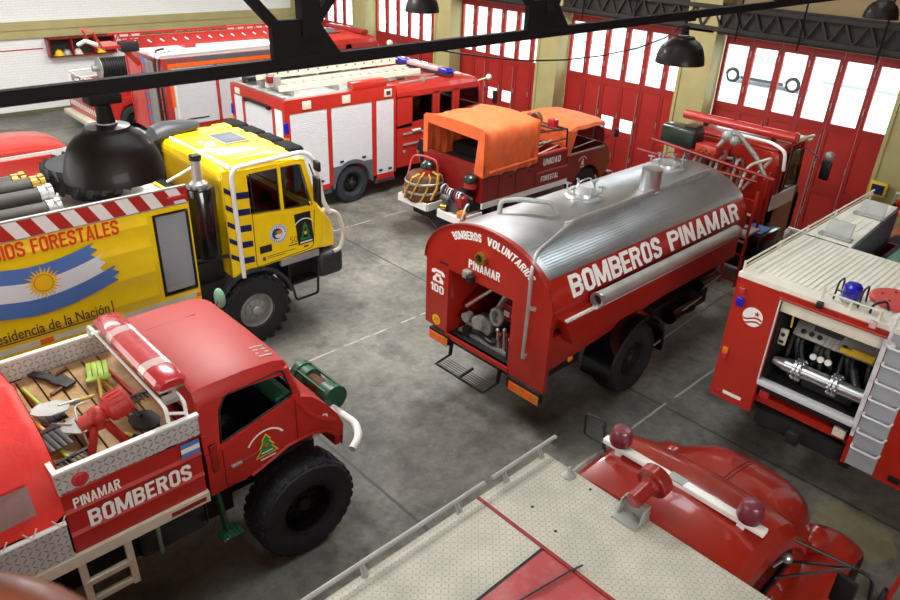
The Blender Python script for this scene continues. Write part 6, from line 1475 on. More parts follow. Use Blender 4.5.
    pp = MB(); pp.box(9.98, 10.40, 10.02, 10.42, 0.70, 0.95, 0, 0.03); pp.cyl((10.0, 10.46, 0.88), (10.38, 10.46, 0.88), 0.12, seg=16); pp.cyl((9.9, 10.25, 1.0), (9.9, 10.45, 1.02), 0.06, seg=12)
    for k in range(8): pp.box(10.0+0.045*k, 10.02+0.045*k, 10.0, 10.44, 0.94, 1.02)
    PM = pp.build('motor_pump', 'greyplastic', T)
    q = MB(); q.box(9.96, 10.16, 9.92, 10.12, 0.86, 1.12, 0, 0.06, 3); q.cyl((9.95, 10.02, 0.98), (9.92, 10.02, 0.98), 0.1, seg=18); q.build('starter_cover', 'red_dark', PM)
    q = MB(); q.box(10.05, 10.40, 10.05, 10.40, 1.02, 1.16, 0, 0.05, 3); q.build('fuel_tank', 'black', PM)
    for i in range(8):
        q = MB(); y = 9.98+0.07*i; q.tube([(10.0+0.04*(i % 3), y, 0.9), (9.92, y+0.05, 1.05+0.04*(i % 2)), (10.02, y+0.08, 1.2), (10.3, y, 1.0)], 0.018, 6, fillet=0.06); q.build('pipe', ['steel', 'galv', 'red_dark', 'navy'][i % 4], PM)
    q = MB(); q.tube([(9.98, 10.52, 0.98), (9.92, 10.56, 1.16), (10.06, 10.56, 1.24), (10.14, 10.5, 1.1)], 0.022, 8, fillet=0.05); q.build('exhaust', 'galv', PM)
    q = MB(); q.cyl((9.86, 10.47, 0.80), (9.92, 10.35, 0.80), 0.07, seg=16); q.build('fuel_cap', 'brass', PM)
    q = MB(); q.cyl((9.88, 9.86, 0.68), (9.88, 9.86, 0.84), 0.10, seg=18); q.cyl((9.88, 9.86, 0.84), (9.88, 9.86, 0.88), 0.05, seg=14); q.build('amber_lamp', 'amber', T)
    q = MB(); q.tube([(9.82, 9.78, 0.72), (9.84, 9.72, 0.98), (9.9, 9.72, 1.05), (10.02, 9.80, 1.0)], 0.02, 6, fillet=0.05); q.build('lamp_guard', 'white', T)
    q = MB(); q.box(10.05, 10.35, 9.85, 11.6, 0.30, 0.56, 0, 0.03); q.tube([(10.0, 11.0, 0.34), (9.9, 10.6, 0.24), (9.95, 10.1, 0.32)], 0.02, 6); q.build('tow_bar', 'chassis', T)
    return T
canvas_truck()

# ================================================================ fire engine with shutters and a ladder on its roof
def fire_engine():
    T = empty('fire_engine', (11.1, 14.67, 0), 'red fire engine with grey roller shutters and a pale ladder on its roof', 'fire truck', 'parked fire brigade vehicles')
    Y0, Y1 = 13.5, 15.84; X0, XB_, X1 = 8.06, 11.12, 14.1; ZT = 2.66
    ch = MB(); ch.box(8.2, 13.9, 14.2, 14.3, 0.5, 0.75); ch.box(8.2, 13.9, 15.05, 15.15, 0.5, 0.75); ch.box(9.72, 9.86, 13.8, 15.5, 0.38, 0.55); ch.box(13.0, 13.14, 13.8, 15.5, 0.38, 0.55); ch.build('chassis', 'chassis', T)
    for (x, y, s) in ((9.80, 13.53, -1), (9.80, 15.81, 1), (13.05, 13.55, -1), (13.05, 15.79, 1)): wheel(T, x, y, s, 0.47, 0.38, 0.25, 'road', 'chassis', 'rubber_blue', 0.1)
    b = MB()
    b.box(X0+0.03, XB_, Y0+0.12, Y1-0.12, 0.72, ZT-0.1)
    for (ya, yb) in ((Y0, Y0+0.12), (Y1-0.12, Y1)):
        b.box(X0, XB_, ya, yb, 2.36, ZT)
        for (xa, xb) in ((X0, 8.17), (9.13, 9.24), (10.39, 10.52), (11.05, XB_)): b.box(xa, xb, ya, yb, 0.55, 2.36)
        b.box(8.17, 9.13, ya, yb, 0.50, 0.62); b.box(10.52, 11.05, ya, yb, 0.42, 0.56)
    b.box(X0-0.004, X0+0.1, Y0-0.002, Y1+0.002, 2.44, ZT+0.002); b.box(X0-0.006, X0+0.08, Y0-0.003, 13.62, 0.6, 2.442); b.box(X0-0.006, X0+0.08, Y1-0.12, Y1+0.003, 0.6, 2.442); b.box(X0, X0+0.08, 13.95, 14.05, 0.6, 2.5); b.box(X0, X0+0.08, 15.25, 15.35, 0.6, 2.5)
    b.box(9.9, 10.9, 13.55, 13.8, ZT, ZT+0.17, 0, 0.03)
    b.build('body', 'red_engine', T)
    for (ya, sg) in ((Y0+0.02, -1), (Y1-0.02, 1)):
        for (xa, xb, z0) in ((8.17, 9.13, 0.62), (9.24, 10.39, 0.98), (10.52, 11.05, 0.56)):
            s_ = shutter(T, xa, xb, ya, z0, 2.36, sg, 'alu', slat=0.04)
            q = MB(); y_ = ya+sg*0.03
            for xx in (xa+0.22*(xb-xa), xb-0.22*(xb-xa)): q.box(xx-0.05, xx+0.05, min(y_, ya), max(y_, ya), z0+0.08, z0+0.12)
            q.build('handle', 'black', s_)
    shutter(T, 14.05, 15.25, X0+0.02, 0.7, 2.36, -1, 'alu', axis='y', slat=0.04); shutter(T, 13.62, 13.95, X0+0.02, 0.7, 2.42, -1, 'white', axis='y', slat=0.04); shutter(T, 15.35, 15.72, X0+0.02, 0.7, 2.42, -1, 'alu', axis='y', slat=0.04)
    ar = MB(); ar.loft([[Vector((9.80+r*math.cos(a), y, 0.48+r*math.sin(a))) for r, y in ((0.52, Y0-0.01), (0.52, Y0+0.4), (0.60, Y0+0.4), (0.60, Y0-0.01))] for a in [R_(0)+R_(180)*k/14 for k in range(15)]]); ar.prism([(9.24, 0.42), (9.24, 0.98), (10.39, 0.98), (10.39, 0.42), (10.36, 0.48)]+[(9.80+0.56*math.cos(a), 0.48+0.52*math.sin(a)) for a in [PI*k/10 for k in range(11)]]+[(9.27, 0.48)], 'xz', Y0-0.005, Y0+0.03); ar.build('wheel_arch', 'panelgrey', T)
    sk = MB(); sk.box(8.1, 9.2, Y0+0.03, Y0+0.1, 0.38, 0.5); sk.box(10.5, 11.1, Y0+0.03, Y0+0.1, 0.34, 0.44); sk.build('skirt', 'greyplastic', T)
    for x in (8.6, 9.65, 10.86):
        q = MB(); q.box(x-0.11, x+0.11, Y0-0.03, Y0, 2.42, 2.60, 0, 0.01); q.build('side_lamp', 'offwhite', T)
    q = MB(); q.box(X0-0.03, X0, 15.4, 15.6, 2.46, 2.60, 0, 0.01); q.build('rear_lamp', 'offwhite', T)
    q = MB(); q.box(10.80, 10.92, Y0-0.036, Y0-0.03, 2.47, 2.56); q.build('lamp_sticker', 'darkgrey', T)
    for (z, m, n) in ((1.95, 'bluelens', 'blue_lamp'), (1.62, 'amber', 'amber_lamp')):
        for y in (Y0-0.01, Y1-0.06): q = MB(); q.box(X0-0.04, X0+0.07, y, y+0.07, z, z+0.24, 0, 0.015); q.build(n, m, T)
    q = MB(); q.box(X0-0.05, X0-0.0, 14.2, 15.1, 2.40, 2.46, 0, 0.01); q.box(X0-0.06, X0, 14.1, 14.2, 2.36, 2.44); q.box(X0-0.06, X0, 15.1, 15.2, 2.36, 2.44); q.build('rear_handle', 'black', T)
    # roof deck and the ladder
    dk = MB(); dk.box(X0+0.05, XB_, Y0+0.1, Y1-0.1, ZT-0.09, ZT-0.03); dk.build('roof_deck', 'tread_alu', T)
    fr = MB()
    fr.tube([(X0+0.06, Y0+0.08, ZT+0.03), (X0+0.06, Y1-0.08, ZT+0.03)], 0.03, 8); fr.tube([(X0+0.2, Y1-0.1, ZT+0.04), (XB_, Y1-0.1, ZT+0.04)], 0.025, 8)
    fr.build('roof_rail', 'galv', T)
    ld = MB()
    for (y, z) in ((14.0, 2.80), (14.55, 2.80)): ld.box(8.25, 12.3, y-0.025, y+0.025, z-0.06, z+0.06)
    for (y, z) in ((14.75, 2.98), (15.3, 2.98)): ld.box(8.15, 12.1, y-0.03, y+0.03, z-0.10, z+0.10)
    for k in range(15): x = 8.4+0.27*k; ld.cyl((x, 14.0, 2.80), (x, 14.55, 2.80), 0.018, seg=8); ld.cyl((x, 14.75, 2.98), (x, 15.3, 2.98), 0.02, seg=8)
    LD = ld.build('ladder', 'offwhite', T)
    q = MB()
    for k in range(15): x = 8.4+0.27*k; q.cyl((x, 14.715, 2.98), (x, 14.72, 2.98), 0.022, seg=8)
    for k in range(8): x = 8.3+0.18*k; q.box(x, x+0.08, 14.85+0.05*(k % 3), 15.05+0.05*(k % 3), 3.0, 3.12, 0, 0.02)
    q.build('ladder_fittings', 'darkgrey', LD)
    sp = MB()
    for x in (8.5, 9.7, 10.9): sp.box(x, x+0.06, 13.9, 15.4, ZT-0.03, 2.74); sp.box(x, x+0.06, 14.7, 15.35, 2.74, 2.88)
    for (x, y) in ((8.3, 14.2), (8.35, 14.55), (8.22, 14.75)): sp.box(x, x+0.14, y, y+0.1, 2.74, 3.02, 0, 0.015)
    sp.build_each('ladder_cradle', 'galv', T)
    q = MB(); q.box(8.25, 8.42, 14.4, 14.55, 2.84, 3.0, 0, 0.03); q.build('locking_block', 'red_dark', T)
    for k in range(2):
        q = MB(); q.cyl((8.3, 15.5+0.14*k, 2.74), (11.0, 15.5+0.14*k, 2.74), 0.065, seg=14); q.build('suction_hose', 'darkgrey', T)
    # ---- cab
    c = MB()
    c.box(XB_+0.02, X1-0.12, Y0+0.06, Y1-0.06, 0.75, 0.95)
    for (ya, yb) in ((Y0, Y0+0.07), (Y1-0.07, Y1)):
        c.prism([(XB_+0.03, 0.62), (12.45, 0.62), (12.5, 0.9), (12.75, 1.06), (13.35, 1.06), (13.6, 0.9), (13.65, 0.55), (14.1, 0.55), (14.16, 1.2), (14.08, 1.86), (XB_+0.03, 1.66)], 'xz', ya, yb)
        lo, hi = ya, yb
        for (xa, xb) in ((XB_+0.03, 11.64), (12.32, 12.55), (13.0, 13.24)): c.box(xa, xb, lo, hi, 1.6, 2.36)
        c.bar((14.06, (lo+hi)/2, 1.84), (13.95, (lo+hi)/2, 2.40), 0.08, 0.07); c.box(XB_+0.03, 13.95, lo, hi, 2.33, 2.46)
    def rr(x, z, i=0.0): return [Vector(p) for p in ((x, Y0+i, z-0.16), (x, Y0+0.03+i, z-0.05), (x, Y0+0.14+i, z), (x, (Y0+Y1)/2, z+0.03), (x, Y1-0.14-i, z), (x, Y1-0.03-i, z-0.05), (x, Y1-i, z-0.16))]
    c.loft([rr(XB_+0.03, 2.60), rr(12.0, 2.62), rr(13.4, 2.62), rr(13.9, 2.56), rr(14.02, 2.42, 0.03)], 0, caps=True)
    c.box(14.0, 14.18, Y0+0.03, Y1-0.03, 0.55, 1.82, 0, 0.05); c.box(XB_+0.03, XB_+0.08, Y0+0.05, Y1-0.05, 0.7, 2.5)
    c.build('cab', 'red_engine', T)
    for (y, iv) in ((Y0+0.02, 1), (Y1-0.02, -1)):
        for (xa, xb, za, zb) in ((11.66, 12.30, 1.70, 2.32), (12.57, 12.98, 1.74, 2.30), (13.26, 13.98, 1.80, 2.30)):
            window(T, [(xa, y, za), (xb, y, za+0.03), (xb-(0.03 if xb > 13.5 else 0), y, zb), (xa, y, zb)], 'black', name='side_window', inward=(0, iv, 0), fw=0.025)
    window(T, [(14.12, Y0+0.08, 1.86), (14.12, Y1-0.08, 1.86), (14.0, Y1-0.1, 2.42), (14.0, Y0+0.1, 2.42)], 'black', name='windscreen', inward=(-1, 0, 0))
    it = MB(); it.box(11.3, 12.0, Y0+0.12, Y1-0.12, 0.95, 1.75, 0, 0.05); it.box(12.6, 13.2, Y0+0.12, Y1-0.12, 0.95, 1.8, 0, 0.05); it.box(11.2, 13.9, Y0+0.1, Y1-0.1, 0.9, 0.96); it.build('seat', 'interior', T)
    q = MB()
    for z in (1.15, 1.42): q.box(11.35, 12.1, Y0-0.025, Y0, z, z+0.04)
    q.cyl((11.38, Y0-0.02, 1.0), (11.38, Y0, 1.0), 0.04, seg=12); q.build('grab_handle', 'galv', T)
    q = MB(); q.box(11.62, 11.9, Y0-0.06, Y0, 1.47, 1.53, 0, 0.02); q.build('door_handle', 'offwhite', T)
    q = MB()
    for x in (12.43, 13.12): q.box(x-0.006, x+0.006, Y0-0.006, Y0, 0.7, 2.4)
    q.build('door_seam', 'red_dark', T)
    lb = MB(); lb.box(12.88, 13.12, Y0+0.1, Y1-0.15, 2.66, 2.72); LB = lb.build('light_bar', 'darkgrey', T)
    for (ya, yb, m) in ((13.6, 13.95, 'bluelens'), (13.97, 15.2, 'clearlens'), (15.22, 15.68, 'bluelens')):
        q = MB(); q.box(12.86, 13.14, ya, yb, 2.72, 2.84, 0, 0.04, 3); q.build('lens', m, LB, label='blue lens' if m == 'bluelens' else 'clear lens')
    rb = MB()
    for k in range(4): rb.box(11.3+0.36*k, 11.55+0.36*k, 14.0+0.1*k, 15.2, 2.63, 2.70, 0, 0.02)
    rb.tube([(11.3, 13.62, 2.66), (12.6, 13.64, 2.68)], 0.022, 7); rb.tube([(11.4, 14.0, 2.74), (12.6, 13.8, 2.72)], 0.02, 7); rb.cyl((12.1, 13.66, 2.62), (12.1, 13.66, 2.72), 0.06, seg=10); rb.build('roof_gear', 'galv', T)
    mirror(T, (14.3, Y0-0.28, 2.05), (14.1, Y0, 2.3), 0.16, 0.34)
    q = MB(); q.sphere((14.2, Y0-0.1, 2.55), 0.08, 12, 8); q.tube([(14.2, Y0-0.1, 2.55), (14.0, Y0+0.1, 2.45)], 0.02, 6); q.build('corner_mirror', 'offwhite', T)
    for y in (13.85, 15.5): q = MB(); q.cyl((14.18, y, 0.9), (14.2, y, 0.9), 0.1, seg=18); q.build('headlamp', 'clearlens', T)
    q = MB(); q.box(14.05, 14.35, Y0, Y1, 0.42, 0.62, 0, 0.04); q.build('bumper', 'white', T)
    return T
fire_engine()
# ================================================================ ladder truck against the back
def ladder_truck():
    T = empty('ladder_truck', (11.2, 19.7, 0), 'white and red truck with an orange band and a red ladder on its roof', 'fire truck', 'parked fire brigade vehicles')
    Y0, Y1, X0, X1 = 18.5, 20.9, 7.62, 11.9
    ch = MB(); ch.box(7.8, 14.4, 19.2, 19.35, 0.55, 0.8); ch.box(7.8, 14.4, 20.1, 20.25, 0.55, 0.8); ch.box(9.1, 9.25, 18.8, 20.6, 0.42, 0.6); ch.box(13.4, 13.55, 18.8, 20.6, 0.42, 0.6); ch.build('chassis', 'chassis', T)
    for (x, y, s) in ((9.15, 18.52, -1), (9.15, 20.88, 1), (13.45, 18.52, -1), (13.45, 20.88, 1)): wheel(T, x, y, s, 0.5, 0.36, 0.26, 'road', 'chassis', 'rubber', 0.1)
    b = MB(); b.box(X0+0.02, X1, Y0+0.06, Y1-0.06, 0.72, 2.80)
    for (ya, yb) in ((Y0, Y0+0.06), (Y1-0.06, Y1)):
        b.box(X0, X1, ya, yb, 2.58, 2.80); b.box(X0, X0+0.16, ya, yb, 0.6, 2.58); b.box(X1-0.1, X1, ya, yb, 0.6, 2.58); b.box(9.02, 9.10, ya, yb, 1.1, 2.58); b.box(10.5, 10.58, ya, yb, 0.7, 2.58); b.box(X0, X1, ya, yb, 0.6, 0.72)
    b.build('body', 'red_engine', T)
    for ya, sg in ((Y0+0.03, -1), (Y1-0.03, 1)):
        for (xa, xb, z0) in ((X0+0.16, 9.02, 1.1), (9.10, 10.5, 1.1), (10.58, X1-0.1, 0.72)):
            s_ = shutter(T, xa, xb, ya, z0, 2.56, sg, 'alu', slat=0.06)
            q = MB(); y_ = ya+sg*0.03; q.box(xa+0.3, xb-0.3, min(ya, y_), max(ya, y_), z0+0.12, z0+0.15); q.build('handle', 'black', s_)
    w = MB()
    for ya, yb in ((Y0-0.012, Y0), (Y1, Y1+0.012)):
        w.box(X0+0.24, X0+0.29, ya, yb, 0.8, 2.56); w.box(X0+0.29, X1, ya, yb, 2.50, 2.54)
    w.build('white_edge', 'white', T)
    o = MB()
    for ya, yb in ((Y0-0.014, Y0), (Y1, Y1+0.014)): o.box(X0+0.13, X1, ya, yb, 2.58, 2.68); o.box(X0+0.13, X0+0.21, ya, yb, 1.6, 2.58)
    o.build('orange_band', 'orange', T)
    q = MB(); q.box(X0+0.85, X1, Y0-0.01, Y0, 2.69, 2.80)
    for k in range(6): q.slab([(X0+0.12+0.12*k, Y0-0.01, 2.69), (X0+0.18+0.12*k, Y0-0.01, 2.69), (X0+0.25+0.12*k, Y0-0.01, 2.80), (X0+0.19+0.12*k, Y0-0.01, 2.80)], (0, 0.008, 0))
    q.build('grey_band', 'panelgrey', T)
    rf = MB(); rf.box(X0-0.05, X1+0.1, Y0+0.06, Y1-0.06, 2.80, 2.92, 0, 0.02); rf.tube([(X0-0.02, Y0+0.05, 2.90), (X1, Y0+0.05, 2.94)], 0.05, 8); rf.build('roof', 'white', T)
    rr = MB(); rr.box(X0-0.03, X0, Y0+0.55, Y0+1.0, 0.8, 2.7, 0); rr.box(X0-0.03, X0, Y0+1.0, Y0+1.25, 0.8, 2.7, 1)
    rr.box(X0-0.032, X0, Y0+1.3, Y0+1.9, 0.8, 2.6, 2)
    for k in range(6): rr.box(X0-0.04, X0-0.03, Y0+1.02, Y0+1.22, 0.9+0.3*k, 1.05+0.3*k, 2)
    rr.build('rear_doors', ['galv', 'skyblue', 'pink_red'], T)
    tb = MB(); tb.tube([(X0-0.06, Y0+0.28, 0.7), (X0-0.07, Y0+0.28, 2.6), (X0+0.0, Y0+0.32, 2.98), (X0+0.25, Y0+0.36, 3.0)], 0.028, 8, fillet=0.12); tb.tube([(X0-0.06, Y0+0.05, 1.2), (X0-0.07, Y0+0.05, 2.55), (X0+0.0, Y0+0.1, 2.92), (X0+0.3, Y0+0.12, 2.95)], 0.028, 8, fillet=0.12)
    for k in range(5): tb.cyl((X0-0.07, Y0+0.05, 1.2+0.3*k), (X0-0.07, Y0+0.28, 1.2+0.3*k), 0.018, seg=6)
    tb.build('rear_ladder', 'black', T)
    q = MB(); q.box(X0-0.06, X0, Y0+0.02, Y0+0.2, 0.8, 1.15, 0, 0.02); q.box(X0-0.25, X0, Y0+0.1, Y1-0.1, 0.45, 0.62, 0, 0.03); q.build('rear_bumper', 'white', T)
    # red turntable ladder
    ld = MB()
    for y in (19.15, 19.85):
        for z in (3.02, 3.27): ld.bar((6.9, y, z+0.02), (12.0, y, z), 0.05, 0.05)
        for k in range(17):
            x = 7.0+0.3*k; ld.bar((x, y, 3.02), (x+0.15, y, 3.27), 0.03, 0.03); ld.bar((x+0.15, y, 3.27), (x+0.3, y, 3.02), 0.03, 0.03)
    for k in range(18): ld.cyl((7.0+0.29*k, 19.15, 3.1), (7.0+0.29*k, 19.85, 3.1), 0.02, seg=6)
    ld.box(7.0, 12.0, 19.12, 19.135, 3.04, 3.25)
    ld.box(8.6, 8.9, 19.2, 19.8, 2.92, 3.04); ld.box(11.2, 11.5, 19.2, 19.8, 2.92, 3.04)
    L_ = ld.build('ladder', 'red_engine', T)
    q = MB()
    for k in range(14): x = 7.25+0.33*k; q.slab([(x, 19.115, 3.19), (x+0.1, 19.115, 3.13), (x+0.12, 19.115, 3.15), (x+0.03, 19.115, 3.22)], (0, -0.008, 0))
    q.build('ladder_marks', 'white', L_)
    cg = MB(); cg.box(6.45, 6.95, 19.1, 19.9, 3.05, 3.12); cg.tube([(6.45, 19.1, 3.1), (6.3, 19.1, 3.45), (6.3, 19.9, 3.45), (6.45, 19.9, 3.1)], 0.03, 6); cg.box(6.9, 7.35, 19.05, 19.35, 2.95, 3.2, 1, 0.04); cg.bar((7.35, 19.25, 2.6), (6.95, 19.3, 3.1), 0.12, 0.12); cg.tube([(6.4, 19.2, 3.15), (6.15, 19.3, 3.25), (6.0, 19.4, 3.15)], 0.05, 8, 2); cg.build('ladder_head', ['red_engine', 'black', 'offwhite'], L_)
    # cab
    c = MB(); XC0, XC1 = 11.95, 14.6
    for (ya, yb) in ((Y0, Y0+0.07), (Y1-0.07, Y1)):
        c.prism([(XC0, 0.6), (12.9, 0.6), (13.0, 1.0), (13.9, 1.0), (14.0, 0.55), (XC1, 0.55), (XC1, 1.95), (XC0, 1.95)], 'xz', ya, yb)
        for (xa, xb) in ((XC0, 12.2), (12.6, 12.85), (13.3, 13.5)): c.box(xa, xb, ya, yb, 1.95, 2.75)
        c.bar((XC1-0.02, (ya+yb)/2, 1.95), (XC1-0.14, (ya+yb)/2, 2.78), 0.08, 0.07); c.box(XC0, XC1-0.1, ya, yb, 2.62, 2.76)
    def rr_(x, z, i=0.0): return [Vector(p) for p in ((x, Y0+i, z-0.2), (x, Y0+0.04+i, z-0.06), (x, Y0+0.2+i, z), (x, (Y0+Y1)/2, z+0.05), (x, Y1-0.2-i, z), (x, Y1-0.04-i, z-0.06), (x, Y1-i, z-0.2))]
    c.loft([rr_(XC0, 2.92), rr_(12.6, 2.95), rr_(13.9, 2.95), rr_(14.45, 2.90), rr_(14.58, 2.75, 0.03)])
    c.box(XC1-0.06, XC1+0.05, Y0+0.03, Y1-0.03, 0.55, 1.93, 0, 0.04); c.box(XC0, XC0+0.05, Y0+0.05, Y1-0.05, 0.7, 2.8)
    c.build('cab', 'red_engine', T)
    hz = MB(); hz.box(12.7, 13.6, 19.2, 20.1, 2.985, 3.02, 0, 0.01); hz.build('roof_hatch', 'greyplastic', T)
    for (y, iv) in ((Y0+0.02, 1), (Y1-0.02, -1)):
        for (xa, xb) in ((12.22, 12.58), (12.87, 13.28), (13.52, 14.46)): window(T, [(xa, y, 1.98), (xb, y, 1.98), (xb-0.04, y, 2.6), (xa, y, 2.6)], 'black', name='side_window', inward=(0, iv, 0))
    window(T, [(XC1, Y0+0.1, 1.98), (XC1, Y1-0.1, 1.98), (XC1-0.12, Y1-0.12, 2.74), (XC1-0.12, Y0+0.12, 2.74)], 'black', name='windscreen', inward=(-1, 0, 0))
    q = MB(); q.box(12.2, 13.9, Y0+0.15, Y1-0.15, 0.9, 1.9, 0, 0.05); q.build('seat', 'interior', T)
    lb = MB(); lb.box(14.05, 14.3, Y0+0.2, Y1-0.3, 2.96, 3.08, 0, 0.03); lb.build('light_bar', 'red_dark', T)
    mirror(T, (14.75, Y0-0.3, 2.35), (14.6, Y0, 2.65), 0.16, 0.36)
    q = MB(); q.sphere((14.85, Y0-0.15, 2.7), 0.10, 12, 8); q.build('corner_mirror', 'offwhite', T)
    return T
ladder_truck()

# ================================================================ small red truck with the hose reel by the white wall
def reel_truck():
    T = empty('hose_reel_truck', (8.4, 23.5, 0), 'small red truck with a black hose reel, close to the white wall', 'fire truck', 'parked fire brigade vehicles')
    Y0, Y1, X0 = 22.35, 24.6, 7.05
    for (x, y, s) in ((8.15, 22.33, -1), (8.15, 24.62, 1), (10.9, 22.33, -1), (10.9, 24.62, 1)): wheel(T, x, y, s, 0.42, 0.26, 0.22, 'road', 'chassis', 'rubber', 0.08)
    b = MB()
    b.prism([(X0, 0.45), (7.70, 0.45), (7.72, 0.6), (7.85, 0.85), (8.15, 0.95), (8.45, 0.85), (8.6, 0.5), (10.3, 0.45), (10.3, 1.12), (X0, 1.12)], 'xz', Y0, Y0+0.08); b.prism([(X0, 0.45), (10.3, 0.45), (10.3, 1.12), (X0, 1.12)], 'xz', Y1-0.08, Y1)
    b.box(X0, X0+0.06, Y0, Y1, 0.45, 1.12); b.box(X0, 10.3, Y0+0.08, Y1-0.08, 0.75, 0.85)
    b.box(7.5, 10.2, Y0+0.05, 24.2, 1.12, 1.45); b.build('body', 'red_engine', T)
    ch = MB(); ch.box(7.2, 11.2, 22.9, 23.0, 0.4, 0.6); ch.box(7.2, 11.2, 23.9, 24.0, 0.4, 0.6); ch.box(8.1, 8.2, 22.5, 24.4, 0.36, 0.48); ch.build('chassis', 'chassis', T)
    bp = MB(); bp.box(X0-0.22, X0+0.02, Y0-0.03, Y1+0.03, 0.34, 0.52, 0, 0.04); bp.build('rear_bumper', 'offwhite', T)
    sv = MB(); n = 14
    for i in range(n):
        a = Y0+0.05+(Y1-Y0-0.1)*i/n; w_ = (Y1-Y0-0.1)/n*0.5
        sv.slab([(X0-0.004, a, 0.66), (X0-0.004, a+w_, 0.66), (X0-0.004, a+w_+0.05, 0.82), (X0-0.004, a+0.05, 0.82)], (0.004, 0, 0))
    for k in range(2): sv.box(8.75+0.4*k, 9.0+0.4*k, Y0-0.004, Y0, 1.0, 1.08)
    sv.build('reflector', 'white', T)
    tr = MB(); tr.box(7.45, 10.2, Y0+0.02, Y0+0.12, 1.45, 1.50); tr.box(7.45, 7.55, Y0+0.02, 24.2, 1.45, 1.50); tr.build('deck_edge', 'offwhite', T)
    rk = MB()
    for y in (Y0+0.1, 23.4, Y1-0.1): rk.tube([(X0+0.1, y, 1.1), (X0+0.1, y, 1.62), (9.0, y, 1.66)], 0.03, 7, fillet=0.08)
    rk.tube([(X0+0.1, Y0+0.1, 1.62), (X0+0.1, Y1-0.1, 1.62)], 0.03, 7); rk.tube([(X0+0.12, Y0+0.1, 1.35), (X0+0.12, Y1-0.1, 1.35)], 0.02, 6); rk.build('bed_rack', 'white', T)
    gp = MB(); pr = random.Random(11)
    for i in range(14):
        x = 7.2+0.1*pr.random(); y = 23.1+1.3*pr.random(); z = 1.12+0.3*pr.random(); gp.box(x, x+0.15, y, y+0.14, z-0.1, z+0.1, i % 3, 0.02)
    gp.build('pump_fittings', ['red_dark', 'white', 'galv'], T)
    bl = MB(); bl.box(7.6, 7.95, Y0+0.02, Y0+0.1, 1.52, 1.6); bl.build('blue_lamp', 'skyblue', T)
    rl = MB(); cy, cz = 23.05, 1.90
    rl.cyl((7.62, cy, cz), (8.62, cy, cz), 0.24, seg=26)
    for k in range(13): rl.lathe([(0.24, 0), (0.275, 0.012), (0.285, 0.036), (0.275, 0.06), (0.24, 0.072)], (7.65+0.072*k, cy, cz), (1, 0, 0), 26)
    R_L = rl.build('hose_reel', 'black', T)
    q = MB(); q.lathe([(0.0, 0), (0.14, 0), (0.31, 0.0), (0.31, 0.03), (0.0, 0.03)], (7.58, cy, cz), (1, 0, 0), 26); q.lathe([(0.0, 0), (0.31, 0.0), (0.31, 0.03), (0.0, 0.03)], (8.62, cy, cz), (1, 0, 0), 26); q.box(7.6, 8.65, cy-0.25, cy+0.25, 1.48, 1.62); q.cyl((7.40, cy, cz), (7.6, cy, cz), 0.09, seg=14); q.build('reel_flange', 'galv', R_L)
    c = MB(); c.box(10.35, 11.5, Y0+0.02, Y1-0.02, 0.45, 1.25, 0, 0.08); c.box(10.4, 11.2, Y0+0.1, Y1-0.1, 1.25, 1.9, 0, 0.12); c.box(11.4, 12.4, Y0+0.1, Y1-0.1, 0.45, 1.15, 0, 0.1); c.build('cab', 'red_engine', T)
    q = MB(); q.box(10.5, 11.1, Y0+0.085, Y0+0.10, 1.32, 1.75); q.build('side_window', 'interior', T)
    return T
reel_truck()

# ================================================================ red car cut by the left edge
def red_car():
    T = empty('red_car', (3.2, 20.0, 0), 'red car with a white side stripe behind the hoses of the yellow truck', 'car')
    Y0, Y1 = 19.05, 20.95
    b = MB(); 
    def sec(x, zt, zs, w): 
        a, c = (Y0+Y1)/2-w, (Y0+Y1)/2+w
        return [Vector(p) for p in ((x, a, 0.35), (x, a-0.02, zs-0.1), (x, a+0.02, zs), (x, a+0.15, zt-0.015), (x, (a+c)/2, zt+0.02), (x, c-0.15, zt-0.015), (x, c-0.02, zs), (x, c+0.02, zs-0.1), (x, c, 0.35))]
    b.loft([sec(0.8, 0.98, 0.93, 0.92), sec(3.6, 1.0, 0.94, 0.94), sec(4.4, 0.99, 0.92, 0.94), sec(4.95, 0.93, 0.86, 0.92), sec(5.22, 0.84, 0.78, 0.86), sec(5.32, 0.70, 0.66, 0.80), sec(5.34, 0.45, 0.44, 0.78)]); b.build('body', 'red_engine', T)
    c = MB(); c.prism([(1.2, 1.0), (1.5, 1.48), (2.9, 1.5), (3.6, 1.0)], 'xz', Y0+0.12, Y1-0.12, bev=0.05); c.build('cabin', 'interior', T)
    q = MB(); q.prism([(1.45, 1.47), (1.55, 1.53), (2.85, 1.54), (2.95, 1.48)], 'xz', Y0+0.14, Y1-0.14); q.build('roof', 'red_engine', T)
    s = MB(); s.loft([[Vector((x, y-0.025, 0.62)), Vector((x, y-0.03, 0.84)), Vector((x, y, 0.84)), Vector((x, y, 0.62))] for x, y in ((0.9, Y0), (4.4, Y0-0.0), (4.95, Y0+0.02), (5.25, Y0+0.10))]); s.build('white_stripe', 'white', T)
    for (x, y, sd) in ((4.35, Y0-0.02, -1), (1.7, Y0-0.02, -1), (4.35, Y1+0.02, 1), (1.7, Y1+0.02, 1)): wheel(T, x, y, sd, 0.36, 0.24, 0.20, 'road', 'galv', 'rubber', 0.05)
    h = MB(); h.sphere((5.22, Y0+0.14, 0.72), 0.10, 14, 8, sc=(0.8, 1.2, 0.8)); h.build('headlamp', 'clearlens', T)
    h = MB(); h.sphere((5.22, Y1-0.14, 0.72), 0.10, 14, 8, sc=(0.8, 1.2, 0.8)); h.build('headlamp', 'clearlens', T)
    q = MB(); q.box(5.15, 5.40, Y0+0.02, Y1-0.02, 0.34, 0.52, 0, 0.06); q.build('bumper', 'offwhite', T)
    return T
red_car()

